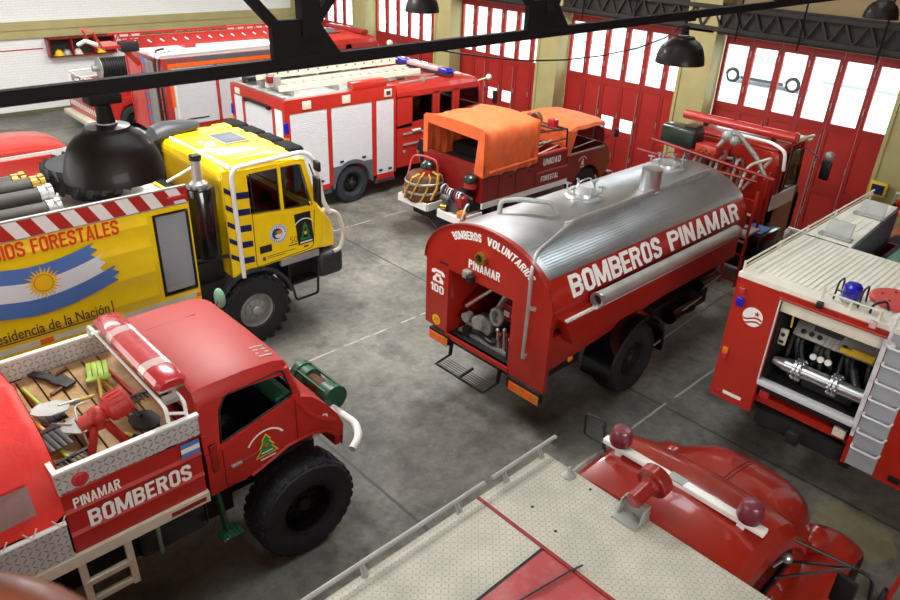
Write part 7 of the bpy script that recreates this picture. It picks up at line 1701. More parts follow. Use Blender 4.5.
# ================================================================ red truck with the open pump locker (right)
def pump_truck():
    T = empty('pump_truck', (10.4, 1.95, 0), 'red truck with pale ribbed roof, blue beacon and open pump locker beside a ladder', 'fire truck', 'parked fire brigade vehicles')
    X0, Y0, Y1, ZT = 7.90, 0.75, 3.15, 2.62
    ch = MB(); ch.box(8.1, 14.2, 1.4, 1.52, 0.6, 0.85); ch.box(8.1, 14.2, 2.4, 2.52, 0.6, 0.85); ch.box(9.52, 9.68, 1.0, 2.9, 0.42, 0.6); ch.box(13.0, 13.15, 1.0, 2.9, 0.42, 0.6)
    ch.box(7.98, 8.1, 1.5, 2.55, 0.72, 0.92); ch.box(7.85, 8.1, 1.95, 2.1, 0.72, 0.9, 0, 0.02)
    ch.cyl((8.2, 1.6, 0.75), (8.2, 2.5, 0.75), 0.16, seg=16)
    ch.build('chassis', 'chassis', T)
    for (x, y, s) in ((9.6, 0.74, -1), (9.6, 3.16, 1), (13.05, 0.78, -1), (13.05, 3.12, 1)): wheel(T, x, y, s, 0.52, 0.36, 0.27, 'road', 'chassis', 'rubber', 0.1)
    b = MB(); BL, BR = 2.60, 1.47
    b.box(X0, X0+0.08, BL, Y1, 0.86, ZT-0.05); b.box(X0, X0+0.08, 0.75, 1.12, 0.80, ZT-0.05)
    b.box(X0, X0+0.08, BR-0.05, BR, 0.80, ZT-0.05); b.box(X0, X0+0.10, BR-0.05, BL, 2.46, ZT-0.05); b.tube([(X0-0.02, BL+0.02, 2.49), (X0-0.02, BR-0.04, 2.49)], 0.018, 6)
    b.tube([(X0-0.012, BL+0.02, 2.56), (X0-0.012, BR+0.2, 2.56)], 0.012, 6)
    b.box(X0+0.08, 12.2, Y1-0.06, Y1-0.002, 1.05, ZT-0.05); b.box(X0+0.08, 12.2, Y0, Y0+0.06, 1.05, ZT-0.3); b.box(X0+0.08, 9.75, Y0, Y0+0.06, ZT-0.3, ZT-0.05)
    b.box(9.0, 9.06, Y0+0.06, Y1-0.06, 1.0, ZT-0.05); b.box(12.14, 12.2, Y0+0.06, Y1-0.06, 1.0, 2.0); b.box(8.0, 12.2, Y0+0.06, Y1-0.06, 1.0, 1.1)
    b.build('body', 'red_pump', T)
    # ribbed roof, left box with two raised hatches, sunken well
    rf = MB(); rf.box(X0-0.01, 9.75, Y0, Y1, ZT-0.06, ZT)
    n = 34
    for i in range(n): y = Y0+0.08+(Y1-Y0-0.16)*i/(n-1); rf.box(X0+0.22, 9.70, y-0.018, y+0.018, ZT, ZT+0.006, 0, 0.003)
    rf.prism([(9.75, 2.56), (12.0, 2.70), (12.0, Y1), (9.75, Y1)], 'xy', ZT-0.06, ZT)
    for i in range(4): y = 2.74+0.1*i; rf.box(9.80, 11.95, y-0.018, y+0.018, ZT, ZT+0.006, 0, 0.003)
    rf.build('roof', mat('pale_roof_paint', (222, 216, 202), 0.5, var=0.06), T)
    wl = MB(); wl.prism([(9.75, 2.53), (12.0, 2.67), (12.0, 2.71), (9.75, 2.57)], 'xy', 2.0, ZT-0.02); wl.box(9.75, 12.14, Y0+0.06, 2.56, 1.96, 2.02); wl.box(9.72, 9.76, Y0+0.06, 2.58, 2.0, ZT-0.06); wl.build('roof_well', 'panelgrey', T)
    sm = MB(); sm.box(9.735, 9.76, 2.58, Y1, ZT, ZT+0.006); sm.build('roof_seam', 'darkgrey', T)
    for hx in (9.98, 11.22):
        q = MB(); q.slab([(hx, 3.0, ZT+0.01), (hx, 2.66, ZT+0.01), (hx+0.10, 2.67, ZT+0.20), (hx+0.10, 2.99, ZT+0.20)], (0.025, 0, 0.0)); q.box(hx-0.10, hx+0.04, 2.62, 3.04, ZT+0.008, ZT+0.03, 0, 0.006)
        q.build('roof_hatch', 'galv', T)
    rl = MB()
    for z in (ZT+0.05, ZT+0.11): rl.tube([(X0+0.05, Y1-0.02, z), (12.2, Y1-0.02, z)], 0.012, 7)
    for x in (X0+0.06, 8.9, 9.75, 10.7, 12.1): rl.cyl((x, Y1-0.02, ZT-0.02), (x, Y1-0.02, ZT+0.13), 0.014, seg=7)
    rl.tube([(X0+0.04, 2.18, ZT+0.10), (X0+0.04, 1.60, ZT+0.10)], 0.011, 6); rl.cyl((X0+0.04, 2.2, ZT-0.02), (X0+0.04, 2.2, ZT+0.16), 0.018, seg=6); rl.cyl((X0+0.04, 1.9, ZT-0.02), (X0+0.04, 1.9, ZT+0.1), 0.014, seg=6); rl.cyl((X0+0.04, 1.6, ZT-0.02), (X0+0.04, 1.6, ZT+0.1), 0.014, seg=6)
    rl.build('roof_rail', 'offwhite', T)
    bb = MB(); bb.lathe([(0.0, 0), (0.10, 0), (0.10, 0.03), (0.0, 0.03)], (8.15, 1.98, ZT+0.01), (0, 0, 1), 20); B_ = bb.build('blue_beacon', 'galv', T)
    q = MB(); q.lathe([(0.0, 0.03), (0.095, 0.03), (0.1, 0.06), (0.095, 0.17), (0.07, 0.20), (0.0, 0.205)], (8.15, 1.98, ZT+0.01), (0, 0, 1), 24); q.build('lens', 'bluelens', B_)
    q = MB()
    for dy in (-0.13, 0.13): q.tube([(8.03, 1.98+dy, ZT+0.01), (8.05, 1.98+dy, ZT+0.22), (8.22, 1.98+dy, ZT+0.22), (8.27, 1.98+dy, ZT+0.01)], 0.011, 6, fillet=0.05)
    q.tube([(8.05, 1.85, ZT+0.12), (8.05, 2.11, ZT+0.12)], 0.008, 6); q.build('guard', 'black', B_)
    q = MB(); q.tube([(8.02, 1.72, ZT), (8.05, 1.72, ZT+0.1), (8.2, 1.64, ZT+0.12), (8.22, 1.60, ZT+0.02)], 0.014, 6, fillet=0.04); q.build('hook', 'black', T)
    q = MB(); q.lathe([(0.0, 0.05), (0.25, 0.05), (0.27, 0.035), (0.27, 0.0), (0.0, 0.0)], (8.52, 1.62, ZT+0.012), (0, 0, 1), 32); RL = q.build('round_lid', 'pink_red', T)
    q = MB()
    for k in range(5): a = 2*PI*k/5+0.4; q.cyl((8.52+0.15*math.cos(a), 1.62+0.15*math.sin(a), ZT+0.06), (8.52+0.15*math.cos(a), 1.62+0.15*math.sin(a), ZT+0.068), 0.014, seg=8)
    q.build('bolt', 'black', RL)
    # gear in the well
    g = MB()
    g.box(10.3, 11.6, 1.3, 2.35, 2.02, 2.30, 0, 0.08, 3); g.sphere((10.9, 1.9, 2.28), 0.34, 14, 8, sc=(1.3, 1, 0.4)); g.build('green_cover', 'palegreen', T)
    g = MB(); pr = random.Random(4)
    for i in range(9): x = 9.85+0.3*pr.random(); y = 1.0+1.4*pr.random(); g.box(x, x+0.2, y, y+0.12, 2.02, 2.2+0.2*pr.random(), 0, 0.02)
    g.tube([(10.0, 2.4, 2.1), (10.6, 2.3, 2.2), (11.4, 2.35, 2.12), (12.0, 2.2, 2.2)], 0.05, 10); g.tube([(9.9, 1.1, 2.1), (10.4, 2.1, 2.25), (11.0, 2.0, 2.1)], 0.035, 8); g.build('well_gear', 'galv', T)
    # locker: shutter box, dark inside, pump panel, chrome manifold
    q = MB(); q.box(X0+0.09, 9.0, BR, BR+0.02, 1.2, 2.5); q.box(X0+0.09, 9.0, BL-0.02, BL, 1.2, 2.5); q.box(8.62, 8.66, BR, BL, 1.2, 2.5); q.box(X0+0.05, 9.0, BR, BL, 1.2, 1.34); q.build('locker', 'interior', T)
    fr = MB(); fr.tube([(X0-0.012, BL, 1.34), (X0-0.012, BL, 2.47), (X0-0.012, BR, 2.47), (X0-0.012, BR, 1.34)], 0.014, 6, closed=True); fr.box(X0-0.03, X0+0.08, BR, BL, 1.30, 1.37, 0, 0.01); fr.box(X0-0.025, X0+0.03, BR-0.04, BR-0.005, 1.2, 2.48); fr.build('locker_frame', 'alu', T)
    sh_ = MB(); sh_.box(X0+0.02, X0+0.09, BR+0.01, BL-0.01, 2.31, 2.45, 0, 0.01); sh_.box(X0+0.015, X0+0.09, BR+0.4, BR+0.7, 2.24, 2.31, 1); sh_.build('rolled_shutter', ['offwhite', 'black'], T)
    mf = MB(); xm, zm = 8.08, 1.60
    mf.cyl((xm, BL-0.05, zm), (xm, BL-0.22, zm), 0.05, 0.085, seg=20); mf.cyl((xm, BL-0.2, zm), (xm, BR+0.02, zm), 0.085, seg=24)
    for y in (2.28, 1.86):
        for dy in (0, 0.045): mf.cyl((xm, y-dy, zm), (xm, y-dy-0.03, zm), 0.14, seg=26)
        for k in range(10): a = 2*PI*k/10; mf.cyl((xm+0.118*math.cos(a), y+0.012, zm+0.118*math.sin(a)), (xm+0.118*math.cos(a), y-0.09, zm+0.118*math.sin(a)), 0.012, seg=6)
    mf.build('manifold', 'chrome', T)
    q = MB(); q.obox((8.28, 1.98, 2.02), (0, 1, 0), (0.6, 0, 0.8), (-0.8, 0, 0.6), 0.98, 0.20, 0.06, 0, 0.01); PN = q.build('control_panel', 'galv', T)
    q = MB()
    for k in range(9):
        y = 2.36-0.095*k; c0 = Vector((8.255, y, 2.05)); n_ = Vector((-0.8, 0, 0.6))
        if k in (3, 4): q.obox(c0-Vector((0, 0, 0.02)), (0, 1, 0), (0.6, 0, 0.8), n_, 0.05, 0.2, 0.04, 1, 0.01)
        else: q.cyl(c0-Vector((0.02, 0, 0.03)), c0-Vector((0.02, 0, 0.03))+n_*0.015, 0.03, seg=14, m=0)
    q.build('gauge', ['black', 'galv'], PN)
    q = MB(); q.obox((8.225, 1.68, 2.0), (0, 1, 0), (0.6, 0, 0.8), (-0.8, 0, 0.6), 0.26, 0.09, 0.08, 0, 0.01); q.obox((8.222, 1.86, 1.985), (0, 1, 0), (0.6, 0, 0.8), (-0.8, 0, 0.6), 0.12, 0.06, 0.075, 0, 0.01); q.build('yellow_plate', 'emblemyellow', PN)
    q = MB()
    for k in range(3): q.cyl((8.2, 2.16-0.085*k, 1.78), (8.17, 2.16-0.085*k, 1.785), 0.038, seg=18)
    q.build('dial', 'white', T)
    q = MB(); q.box(8.08, 8.12, 2.48, 2.57, 1.82, 2.03, 0, 0.008); SG = q.build('switch_box', 'offwhite', T)
    q = MB(); q.cyl((8.078, 2.525, 1.96), (8.07, 2.525, 1.96), 0.025, seg=12); q.box(8.07, 8.08, 2.50, 2.55, 1.85, 1.88); q.build('switch', 'black', SG)
    q = MB(); q.tube([(8.05, 2.47, 2.30), (8.06, 2.46, 2.1)], 0.012, 6); q.build('chain', 'emblemyellow', T)
    g = MB()
    for i in range(10): y = 2.5-0.1*i; g.tube([(8.3, y, 1.36), (8.25+0.1*(i % 2), y-0.03, 1.6), (8.35, y+0.05*(i % 3), 1.85), (8.5, y, 1.9)], 0.025+0.01*(i % 2), 8, fillet=0.08)
    g.box(8.15, 8.5, 1.6, 2.2, 1.36, 1.55, 0, 0.03); g.cyl((8.15, 1.6, 1.6), (8.35, 1.75, 1.75), 0.05, seg=12); g.build('pipework', 'darkgrey', T)
    # badge, lamps, plates on the left strip
    Lx = X0-0.004
    cy, cz, r = 2.86, 2.12, 0.125
    wv = lambda t, o: cz+o+0.028*math.sin((t)*PI*1.6+0.3)
    def wave(o0, o1):
        up, dn = [], []
        for i in range(15):
            u = -1+2*i/14
            lim = lambda z: max(-math.sqrt(max(0, r*r-(u*r)**2)), min(math.sqrt(max(0, r*r-(u*r)**2)), z))
            up.append((u*r, lim(o1+0.026*math.sin(u*2.6+0.4)))); dn.append((u*r, lim(o0+0.026*math.sin(u*2.6+0.4))))
        return dn+up[::-1]
    star = [(0.045+(0.042 if k % 2 == 0 else 0.016)*math.cos(PI/2+PI*k/5), 0.055+(0.042 if k % 2 == 0 else 0.016)*math.sin(PI/2+PI*k/5)) for k in range(10)]
    decal(T, None, (Lx, cy, cz), (0, -1, 0), (0, 0, 1), [(0, circ(0, 0, r, 30)), (1, wave(-0.035, -0.012)), (1, wave(-0.085, -0.062)), (1, star)], 'wave_badge', 'round white badge with waves and a red star', ['white', 'red_pump'], 0.002)
    q = MB(); q.box(X0-0.03, X0, 3.02, 3.10, 2.36, 2.44, 0, 0.008); q.build('marker_lamp', 'redlens', T)
    q = MB(); q.box(X0-0.045, X0, 3.0, 3.09, 2.20, 2.32, 0, 0.012); q.build('blue_lamp', 'bluelens', T)
    q = MB(); q.box(X0-0.035, X0, 3.04, 3.11, 1.52, 1.60, 0, 0.008); q.build('amber_lamp', 'amber', T); q = MB(); q.box(X0-0.035, X0, 3.04, 3.11, 1.42, 1.52, 0, 0.008); q.build('tail_lamp', 'redlens', T)
    q = MB(); q.box(X0-0.006, X0, 2.74, 2.98, 0.955, 1.0); q.build('nameplate', 'white', T); q = MB(); q.cyl((X0-0.02, 3.05, 0.94), (X0, 3.05, 0.94), 0.035, seg=12); q.build('rear_reflector', 'redlens', T)
    for y in (2.18, 1.62):
        q = MB(); q.box(X0-0.06, X0+0.0, y-0.035, y+0.035, 2.54, 2.62, 0, 0.012); q.build('bracket_lamp', 'black' if y > 2 else 'clearlens', T)
    # ladder panel on the right of the locker
    lp = MB(); lp.box(X0-0.005, X0+0.05, 1.12, BR-0.05, 0.82, ZT-0.06); lr = lp; nf_ = len(lp.f)
    for k in range(7): lr.tube([(X0, BR-0.06, 2.42-0.22*k), (X0-0.09, BR-0.07, 2.42-0.22*k), (X0-0.09, 1.13, 2.42-0.22*k), (X0, 1.12, 2.42-0.22*k)], 0.014, 6, fillet=0.03)
    lr.tube([(X0, 1.42, 2.40), (X0-0.10, 1.42, 2.50), (X0-0.08, 1.42, 2.80), (X0+0.12, 1.36, 2.86), (X0+0.15, 1.34, ZT)], 0.018, 7, fillet=0.06); lr.sphere((X0-0.02, 1.40, 2.42), 0.05, 12, 8); lr.m = [0]*nf_+[1]*(len(lr.f)-nf_); lr.build('rear_ladder', ['shutter_grey', 'alu'], T)
    q = MB(); q.box(X0-0.02, X0+0.02, 0.85, 0.97, 0.86, 0.93, 0, 0.01); q.build('reflector', 'black', T)
    q = MB(); q.box(7.94, 7.97, 2.44, 2.56, 1.12, 1.21); q.box(7.96, 8.0, 1.52, 1.66, 1.05, 1.16, 1); q.build('plate', ['redlens', 'offwhite'], T)
    # cab
    c = MB(); c.box(12.35, 14.0, 0.85, 3.05, 0.9, 1.75, 0, 0.08)
    for y in (0.9, 2.93): 
        for x in (12.4, 13.1): c.box(x, x+0.1, y, y+0.07, 1.7, 2.4)
        c.bar((13.95, y+0.035, 1.7), (13.8, y+0.035, 2.4), 0.07, 0.07)
    c.box(14.0, 14.15, 0.9, 3.0, 0.7, 1.6, 0, 0.05); c.build('cab', 'red_pump', T)
    rf = MB(); rf.box(12.3, 13.95, 0.88, 2.75, 2.38, 2.5, 0, 0.05, 3); rf.build('cab_roof', 'pink_red', T)
    window(T, [(13.98, 0.95, 1.75), (13.98, 2.95, 1.75), (13.84, 2.92, 2.35), (13.84, 0.98, 2.35)], 'black', name='windscreen', inward=(-1, 0, 0)); window(T, [(12.5, 3.0, 1.75), (13.08, 3.0, 1.75), (13.08, 3.0, 2.35), (12.5, 3.0, 2.35)], 'black', name='side_window', inward=(0, -1, 0))
    q = MB(); q.tube([(12.5, 2.9, 2.5), (12.5, 2.9, 2.68), (12.5, 1.6, 2.72)], 0.02, 7); q.sphere((12.5, 1.6, 2.75), 0.07, 10, 7); q.build('roof_bar', 'galv', T)
    q = MB(); q.box(12.7, 13.3, 1.0, 2.9, 1.0, 1.8, 0, 0.06); q.build('seat', 'interior', T)
    return T
pump_truck()
yb = MB(); yb.box(16.36, 16.45, 3.98, 4.32, 1.42, 1.72, 0, 0.01); YB = yb.build('wall_box', 'emblemyellow'); tag(YB, 'small yellow box with dark centre on the olive pillar behind the pale roof', 'box')
q = MB(); q.box(16.345, 16.36, 4.03, 4.27, 1.47, 1.67); q.build('panel', 'navy', YB)

# ================================================================ vintage truck in the foreground
def vintage_truck():
    T = empty('vintage_truck', (3.2, 1.85, 0), 'vintage red truck with rounded hood and pale chequer plate deck along the bottom edge', 'fire truck', 'parked fire brigade vehicles')
    YC = 1.85; ZD = 2.20
    ch = MB(); ch.box(-2.4, 6.3, 1.45, 1.55, 0.6, 0.8); ch.box(-2.4, 6.3, 2.15, 2.25, 0.6, 0.8); ch.box(5.72, 5.86, 1.0, 2.7, 0.4, 0.55); ch.box(-0.2, -0.05, 1.0, 2.7, 0.4, 0.55); ch.box(4.9, 6.2, 1.4, 2.3, 0.6, 1.1); ch.build('chassis', 'chassis', T)
    for (x, y, s) in ((5.8, 0.86, -1), (5.8, 2.84, 1), (-0.1, 0.82, -1), (-0.1, 2.88, 1)): wheel(T, x, y, s, 0.48, 0.26, 0.26, 'road', 'red_vintage', 'rubber', 0.08)
    b = MB(); b.box(-2.4, 3.95, 0.84, 2.80, 0.85, ZD-0.03); b.build('body', 'red_vintage', T)
    d = MB(); d.box(-2.4, 3.155, 2.17, 2.83, ZD-0.03, ZD); d.box(3.185, 3.99, 0.80, 2.83, ZD-0.03, ZD); d.build('deck', 'tread_cream', T)
    rd = MB(); rd.box(-2.4, 3.155, 0.80, 2.145, ZD-0.03, ZD-0.004); rd.build('deck_hatch', 'faded_deck', T)
    sm = MB(); sm.box(3.155, 3.185, 0.80, 2.83, ZD-0.03, ZD+0.006); sm.build('deck_seam', 'red_dark', T)
    q = MB(); q.box(-2.4, 3.155, 2.145, 2.17, ZD-0.04, ZD-0.008); q.build('deck_gap', 'black', T)
    rl = MB()
    for (xa, xb, posts) in ((-2.0, 3.26, (-1.2, 0.4, 2.05, 2.95)), (3.34, 4.14, (3.48, 3.92))):
        rl.tube([(xa, 2.85, ZD+0.085), (xb, 2.85, ZD+0.085)], 0.018, 8)
        for x in posts: rl.slab([(x-0.02, 2.85, ZD+0.08), (x+0.02, 2.85, ZD+0.08), (x+0.03, 2.80, ZD), (x-0.03, 2.80, ZD)], (0, 0.0, -0.012)); rl.bar((x, 2.85, ZD+0.08), (x, 2.81, ZD), 0.035, 0.014, up=(1, 0, 0))
    rl.build('deck_rail', 'galv', T)
    bl = MB()
    for (x, y) in ((3.42, 2.48), (3.36, 2.20), (3.92, 2.30)): bl.sphere((x, y, ZD), 0.012, 8, 6)
    bl.build('bolt', 'black', T)
    st = MB(); st.lathe([(0.06, 0.0), (0.06, 0.01), (0.03, 0.03), (0.012, 0.05), (0.012, 0.09), (0.0, 0.095)], (3.92, 2.52, ZD), (0, 0, 1), 18); st.build('deck_bracket', 'galv', T)
    # cab: roof curving down all round, side walls, windscreen frame
    yl, yr = 2.60, 1.03
    def rr(x, z, i):
        a, c = yr-i, yl+i
        return [Vector(p) for p in ((x, a, z-0.22), (x, a+0.02, z-0.12), (x, a+0.10, z-0.04), (x, a+0.28, z), (x, (a+c)/2, z+0.035), (x, c-0.28, z), (x, c-0.10, z-0.04), (x, c-0.02, z-0.12), (x, c, z-0.22))]
    cb = MB(); cb.loft([rr(3.985, 2.08, 0.03), rr(4.06, 2.15, 0.01), rr(4.25, 2.18, 0.0), rr(4.5, 2.185, 0.0), rr(4.75, 2.165, 0.01), rr(4.93, 2.115, 0.03), rr(5.03, 2.05, 0.06), rr(5.08, 1.96, 0.10)], 0, caps=True)
    for (ya, yb_) in ((yr, yr+0.06), (yl-0.06, yl)):
        cb.prism([(3.98, 0.8), (5.2, 0.8), (5.25, 1.42), (5.15, 1.5), (3.98, 1.42)], 'xz', ya, yb_); cb.box(3.98, 4.15, ya, yb_, 1.4, 1.95)
        cb.bar((5.18, (ya+yb_)/2, 1.48), (5.02, (ya+yb_)/2, 1.96), 0.06, 0.06)
    cb.box(3.98, 4.02, yr, yl, 0.9, 2.1); cb.build('cab', 'red_vintage', T)
    window(T, [(5.20, yr+0.08, 1.5), (5.20, yl-0.08, 1.5), (5.05, yl-0.1, 1.92), (5.05, yr+0.1, 1.92)], 'black', name='windscreen', inward=(-1, 0, 0))
    for (y, iv) in ((yr+0.02, 1), (yl-0.02, -1)): window(T, [(4.17, y, 1.46), (5.14, y, 1.5), (4.98, y, 1.90), (4.17, y, 1.92)], 'black', name='door_window', inward=(0, iv, 0))
    it = MB(); it.box(4.05, 4.5, yr+0.1, yl-0.1, 0.95, 1.3, 0, 0.06); it.box(4.02, 4.14, yr+0.1, yl-0.1, 1.2, 1.75, 0, 0.05); it.build('seat', 'interior', T)
    # alligator hood with a centre crease, grille nose
    hd = MB()
    def hs(x, w, zt, zl, rise=0.05):
        P = []
        for k in range(17):
            t = PI*k/16; cy = math.cos(t); sy = math.sin(t)
            P.append(Vector((x, YC-w*(abs(cy)**0.75)*(1 if cy > 0 else -1), zl+(zt-zl)*(sy**0.6))))
        return P
    hd.loft([hs(5.12, 0.83, 1.68, 0.95), hs(5.4, 0.82, 1.69, 0.95), hs(5.7, 0.80, 1.67, 0.92), hs(5.95, 0.75, 1.61, 0.9), hs(6.2, 0.67, 1.51, 0.88), hs(6.38, 0.55, 1.37, 0.86), hs(6.48, 0.42, 1.2, 0.84), hs(6.53, 0.28, 1.0, 0.82)], 0, caps=True)
    H_ = hd.build('hood', 'red_vintage', T, angle=50)
    cr = MB(); 
    for dy in (-0.018, 0.018): cr.tube([(5.2, YC+dy, 1.683), (5.4, YC+dy, 1.69), (5.7, YC+dy, 1.67), (5.95, YC+dy, 1.61), (6.2, YC+dy, 1.51), (6.38, YC+dy, 1.37)], 0.010, 6)
    cr.build('hood_crease', 'red_dark', H_)
    gr = MB()
    for k in range(5): gr.tube([(6.615, YC-0.22+0.11*k, 0.9), (6.60, YC-0.2+0.1*k, 1.05)], 0.012, 6)
    gr.build('grille', 'chrome', T)
    # bulbous wings
    for yy, s in ((2.70, 1), (1.0, -1)):
        f = MB()
        rings = []
        for k in range(11):
            a = R_(-12)+R_(165)*k/10; ca, sa = math.cos(a), math.sin(a); cx, cz = 5.86+0.76*math.copysign(abs(ca)**0.7, ca), 0.50+0.50*math.copysign(abs(sa)**0.6, sa)
            ri = []
            for j in range(9):
                t = PI*j/8; rr_ = 0.10*math.sin(t)
                ri.append(Vector((cx+rr_*math.cos(a), yy-0.27*math.cos(t), cz+rr_*math.sin(a))))
            rings.append(ri)
        f.loft(rings, 0, caps=False, closed_ring=False)
        f.loft([[Vector((p.x-0.03*math.cos(R_(-12)+R_(165)*i/10), p.y*0.98+yy*0.02, p.z-0.03*math.sin(R_(-12)+R_(165)*i/10))) for p in r_] for i, r_ in enumerate(rings)], 0, caps=False, closed_ring=False)
        f.box(5.6, 6.35, min(yy-s*0.12, YC+s*0.45), max(yy-s*0.12, YC+s*0.45), 0.74, 0.92, 0, 0.08, 3)
        f.build('wing', 'red_vintage', T, angle=60)
        l = MB(); lo = Vector((6.0, YC+s*0.76, 1.17)); l.lathe([(0.0, -0.16), (0.06, -0.15), (0.105, -0.09), (0.125, 0.0), (0.13, 0.04), (0.12, 0.05)], lo, (1, 0, -0.05), 24); l.cyl(lo-Vector((0.02, 0, 0.1)), lo-Vector((0.02, 0, 0.3)), 0.04, seg=10); LL = l.build('headlamp', 'red_vintage', T)
        g_ = MB(); g_.lathe([(0.0, 0.075), (0.08, 0.065), (0.12, 0.045)], lo, (1, 0, -0.05), 24); g_.build('lens', 'clearlens', LL)
    bp = MB(); bp.tube([(6.3, 0.72, 0.6), (6.75, 1.0, 0.6), (6.85, YC, 0.6), (6.75, 2.7, 0.6), (6.3, 2.98, 0.6)], 0.05, 10, fillet=0.2); bp.build('bumper', 'black', T)
    # white bar over the windscreen with two maroon beacons
    wb = MB(); wb.box(4.46, 4.54, 1.12, 2.58, 2.215, 2.265, 0, 0.008)
    for y in (1.3, 1.85, 2.42): wb.box(4.47, 4.53, y-0.03, y+0.03, 2.14, 2.22)
    WB = wb.build('beacon_bar', 'white', T)
    q = MB(); q.box(4.455, 4.545, 1.80, 1.94, 2.263, 2.272); q.build('clip', 'galv', WB)
    for y in (2.44, 1.27):
        q = MB(); q.lathe([(0.085, 0.0), (0.085, 0.02), (0.0, 0.02)], (4.52, y, 2.265), (0, 0, 1), 24); Bc = q.build('beacon', 'black', T)
        q = MB(); q.lathe([(0.095, 0.02), (0.10, 0.035), (0.085, 0.135), (0.072, 0.155), (0.03, 0.165), (0.0, 0.166)], (4.52, y, 2.265), (0, 0, 1), 28); q.build('lens', 'darkredlens', Bc)
    # red siren on its bracket
    sb = MB(); sb.slab([(3.86, 1.80, ZD), (3.98, 1.80, ZD), (3.98, 1.80, ZD+0.13), (3.90, 1.80, ZD+0.13)], (0, 0.012, 0)); sb.slab([(3.86, 2.0, ZD), (3.98, 2.0, ZD), (3.98, 2.0, ZD+0.13), (3.90, 2.0, ZD+0.13)], (0, 0.012, 0)); sb.box(3.94, 3.985, 1.80, 2.012, ZD, ZD+0.14); sb.box(3.80, 4.0, 1.80, 2.012, ZD, ZD+0.012); sb.build('siren_bracket', 'galv', T)
    si = MB(); a = Vector((0.80, -0.05, 0.20)).normalized(); o = Vector((3.97, 1.9, ZD+0.20))
    si.lathe([(0.0, -0.10), (0.05, -0.10), (0.065, -0.08), (0.065, 0.10), (0.08, 0.12), (0.125, 0.125), (0.135, 0.14), (0.135, 0.22), (0.12, 0.235), (0.12, 0.18), (0.05, 0.17), (0.0, 0.20)], o, a, 28); si.cyl(o-Vector((0, 0, 0.02)), o-Vector((0.0, 0, 0.1)), 0.045, seg=12); si.build('siren', mat('siren_red', (130, 26, 22), 0.3, coat=0.5), T)
    # mirrors on looped black arms, arms on the near side
    m1 = MB(); c0 = Vector((4.70, 2.80, 2.10)); m1.tube([c0+Vector((-0.03, -0.10, 0.16)), c0+Vector((-0.05, 0.10, 0.16)), c0+Vector((0.0, 0.12, -0.12)), c0+Vector((0.03, -0.08, -0.14))], 0.011, 7, closed=True, fillet=0.04); m1.tube([c0+Vector((-0.03, -0.08, 0.12)), (4.62, 2.62, 1.97)], 0.011, 6); m1.tube([c0+Vector((-0.03, -0.10, 0.16)), (4.56, 2.62, 2.06)], 0.011, 6); m1.build('mirror_arm', 'black', T)
    m2 = MB(); e = Vector((5.12, 0.60, 1.86))
    for p in ((4.9, 1.06, 1.98), (5.0, 1.03, 1.66), (4.8, 1.03, 1.62)): m2.tube([p, e], 0.012, 6)
    m2.tube([e, e+Vector((0.02, -0.14, -0.02)), e+Vector((-0.02, -0.18, -0.25)), e+Vector((-0.12, -0.15, -0.34))], 0.016, 7, fillet=0.05); M2 = m2.build('mirror_arm', 'black', T)
    q = MB(); q.obox(e+Vector((-0.04, 0.0, -0.24)), (0.2, 1, 0), (1, -0.2, 0), (0, 0, 1), 0.17, 0.05, 0.30, 0, 0.02); q.sphere(e, 0.025, 10, 6); q.build('mirror', 'interior', M2)
    q = MB(); q.tube([(4.72, 0.99, 1.50), (4.45, 0.97, 1.50)], 0.014, 6); q.tube([(4.95, 0.99, 1.40), (4.80, 0.99, 1.58)], 0.012, 6); q.build('door_handle', 'chrome', T)
    q = MB(); q.sphere((4.9, 1.02, 1.78), 0.05, 12, 8); q.tube([(4.9, 1.02, 1.78), (4.76, 1.06, 1.75)], 0.012, 6); q.build('spot_lamp', 'chrome', T)
    return T
vintage_truck()
rod = MB(); rod.tube([(2.55, 1.98, 2.215), (3.13, 1.89, 2.215), (3.24, 1.86, 2.22)], 0.008, 6); tag(rod.build('metal_rod', 'black'), 'thin dark rod lying across the worn red deck hatch', 'rod')
tf = empty('red_trolley', (7.0, 0.35, 0), 'red tube trolley on the concrete beside the vintage truck', 'trolley')
q = MB(); q.tube([(6.55, 0.25, 0.06), (6.98, 0.45, 0.10), (7.0, 0.40, 0.75), (6.97, -0.15, 0.75), (6.95, -0.1, 0.10), (6.55, -0.2, 0.06)], 0.028, 8, fillet=0.05); q.tube([(6.99, 0.42, 0.45), (6.96, -0.1, 0.45)], 0.022, 7); q.build('frame', 'red_engine', tf)
q = MB()
for y in (0.52, -0.2): q.lathe([(0.04, 0), (0.1, 0.0), (0.11, 0.02), (0.1, 0.05), (0.04, 0.05)], (7.0, y, 0.11), (0, -1, 0), 20, closed=True)
q.build('wheel', 'rubber', tf)

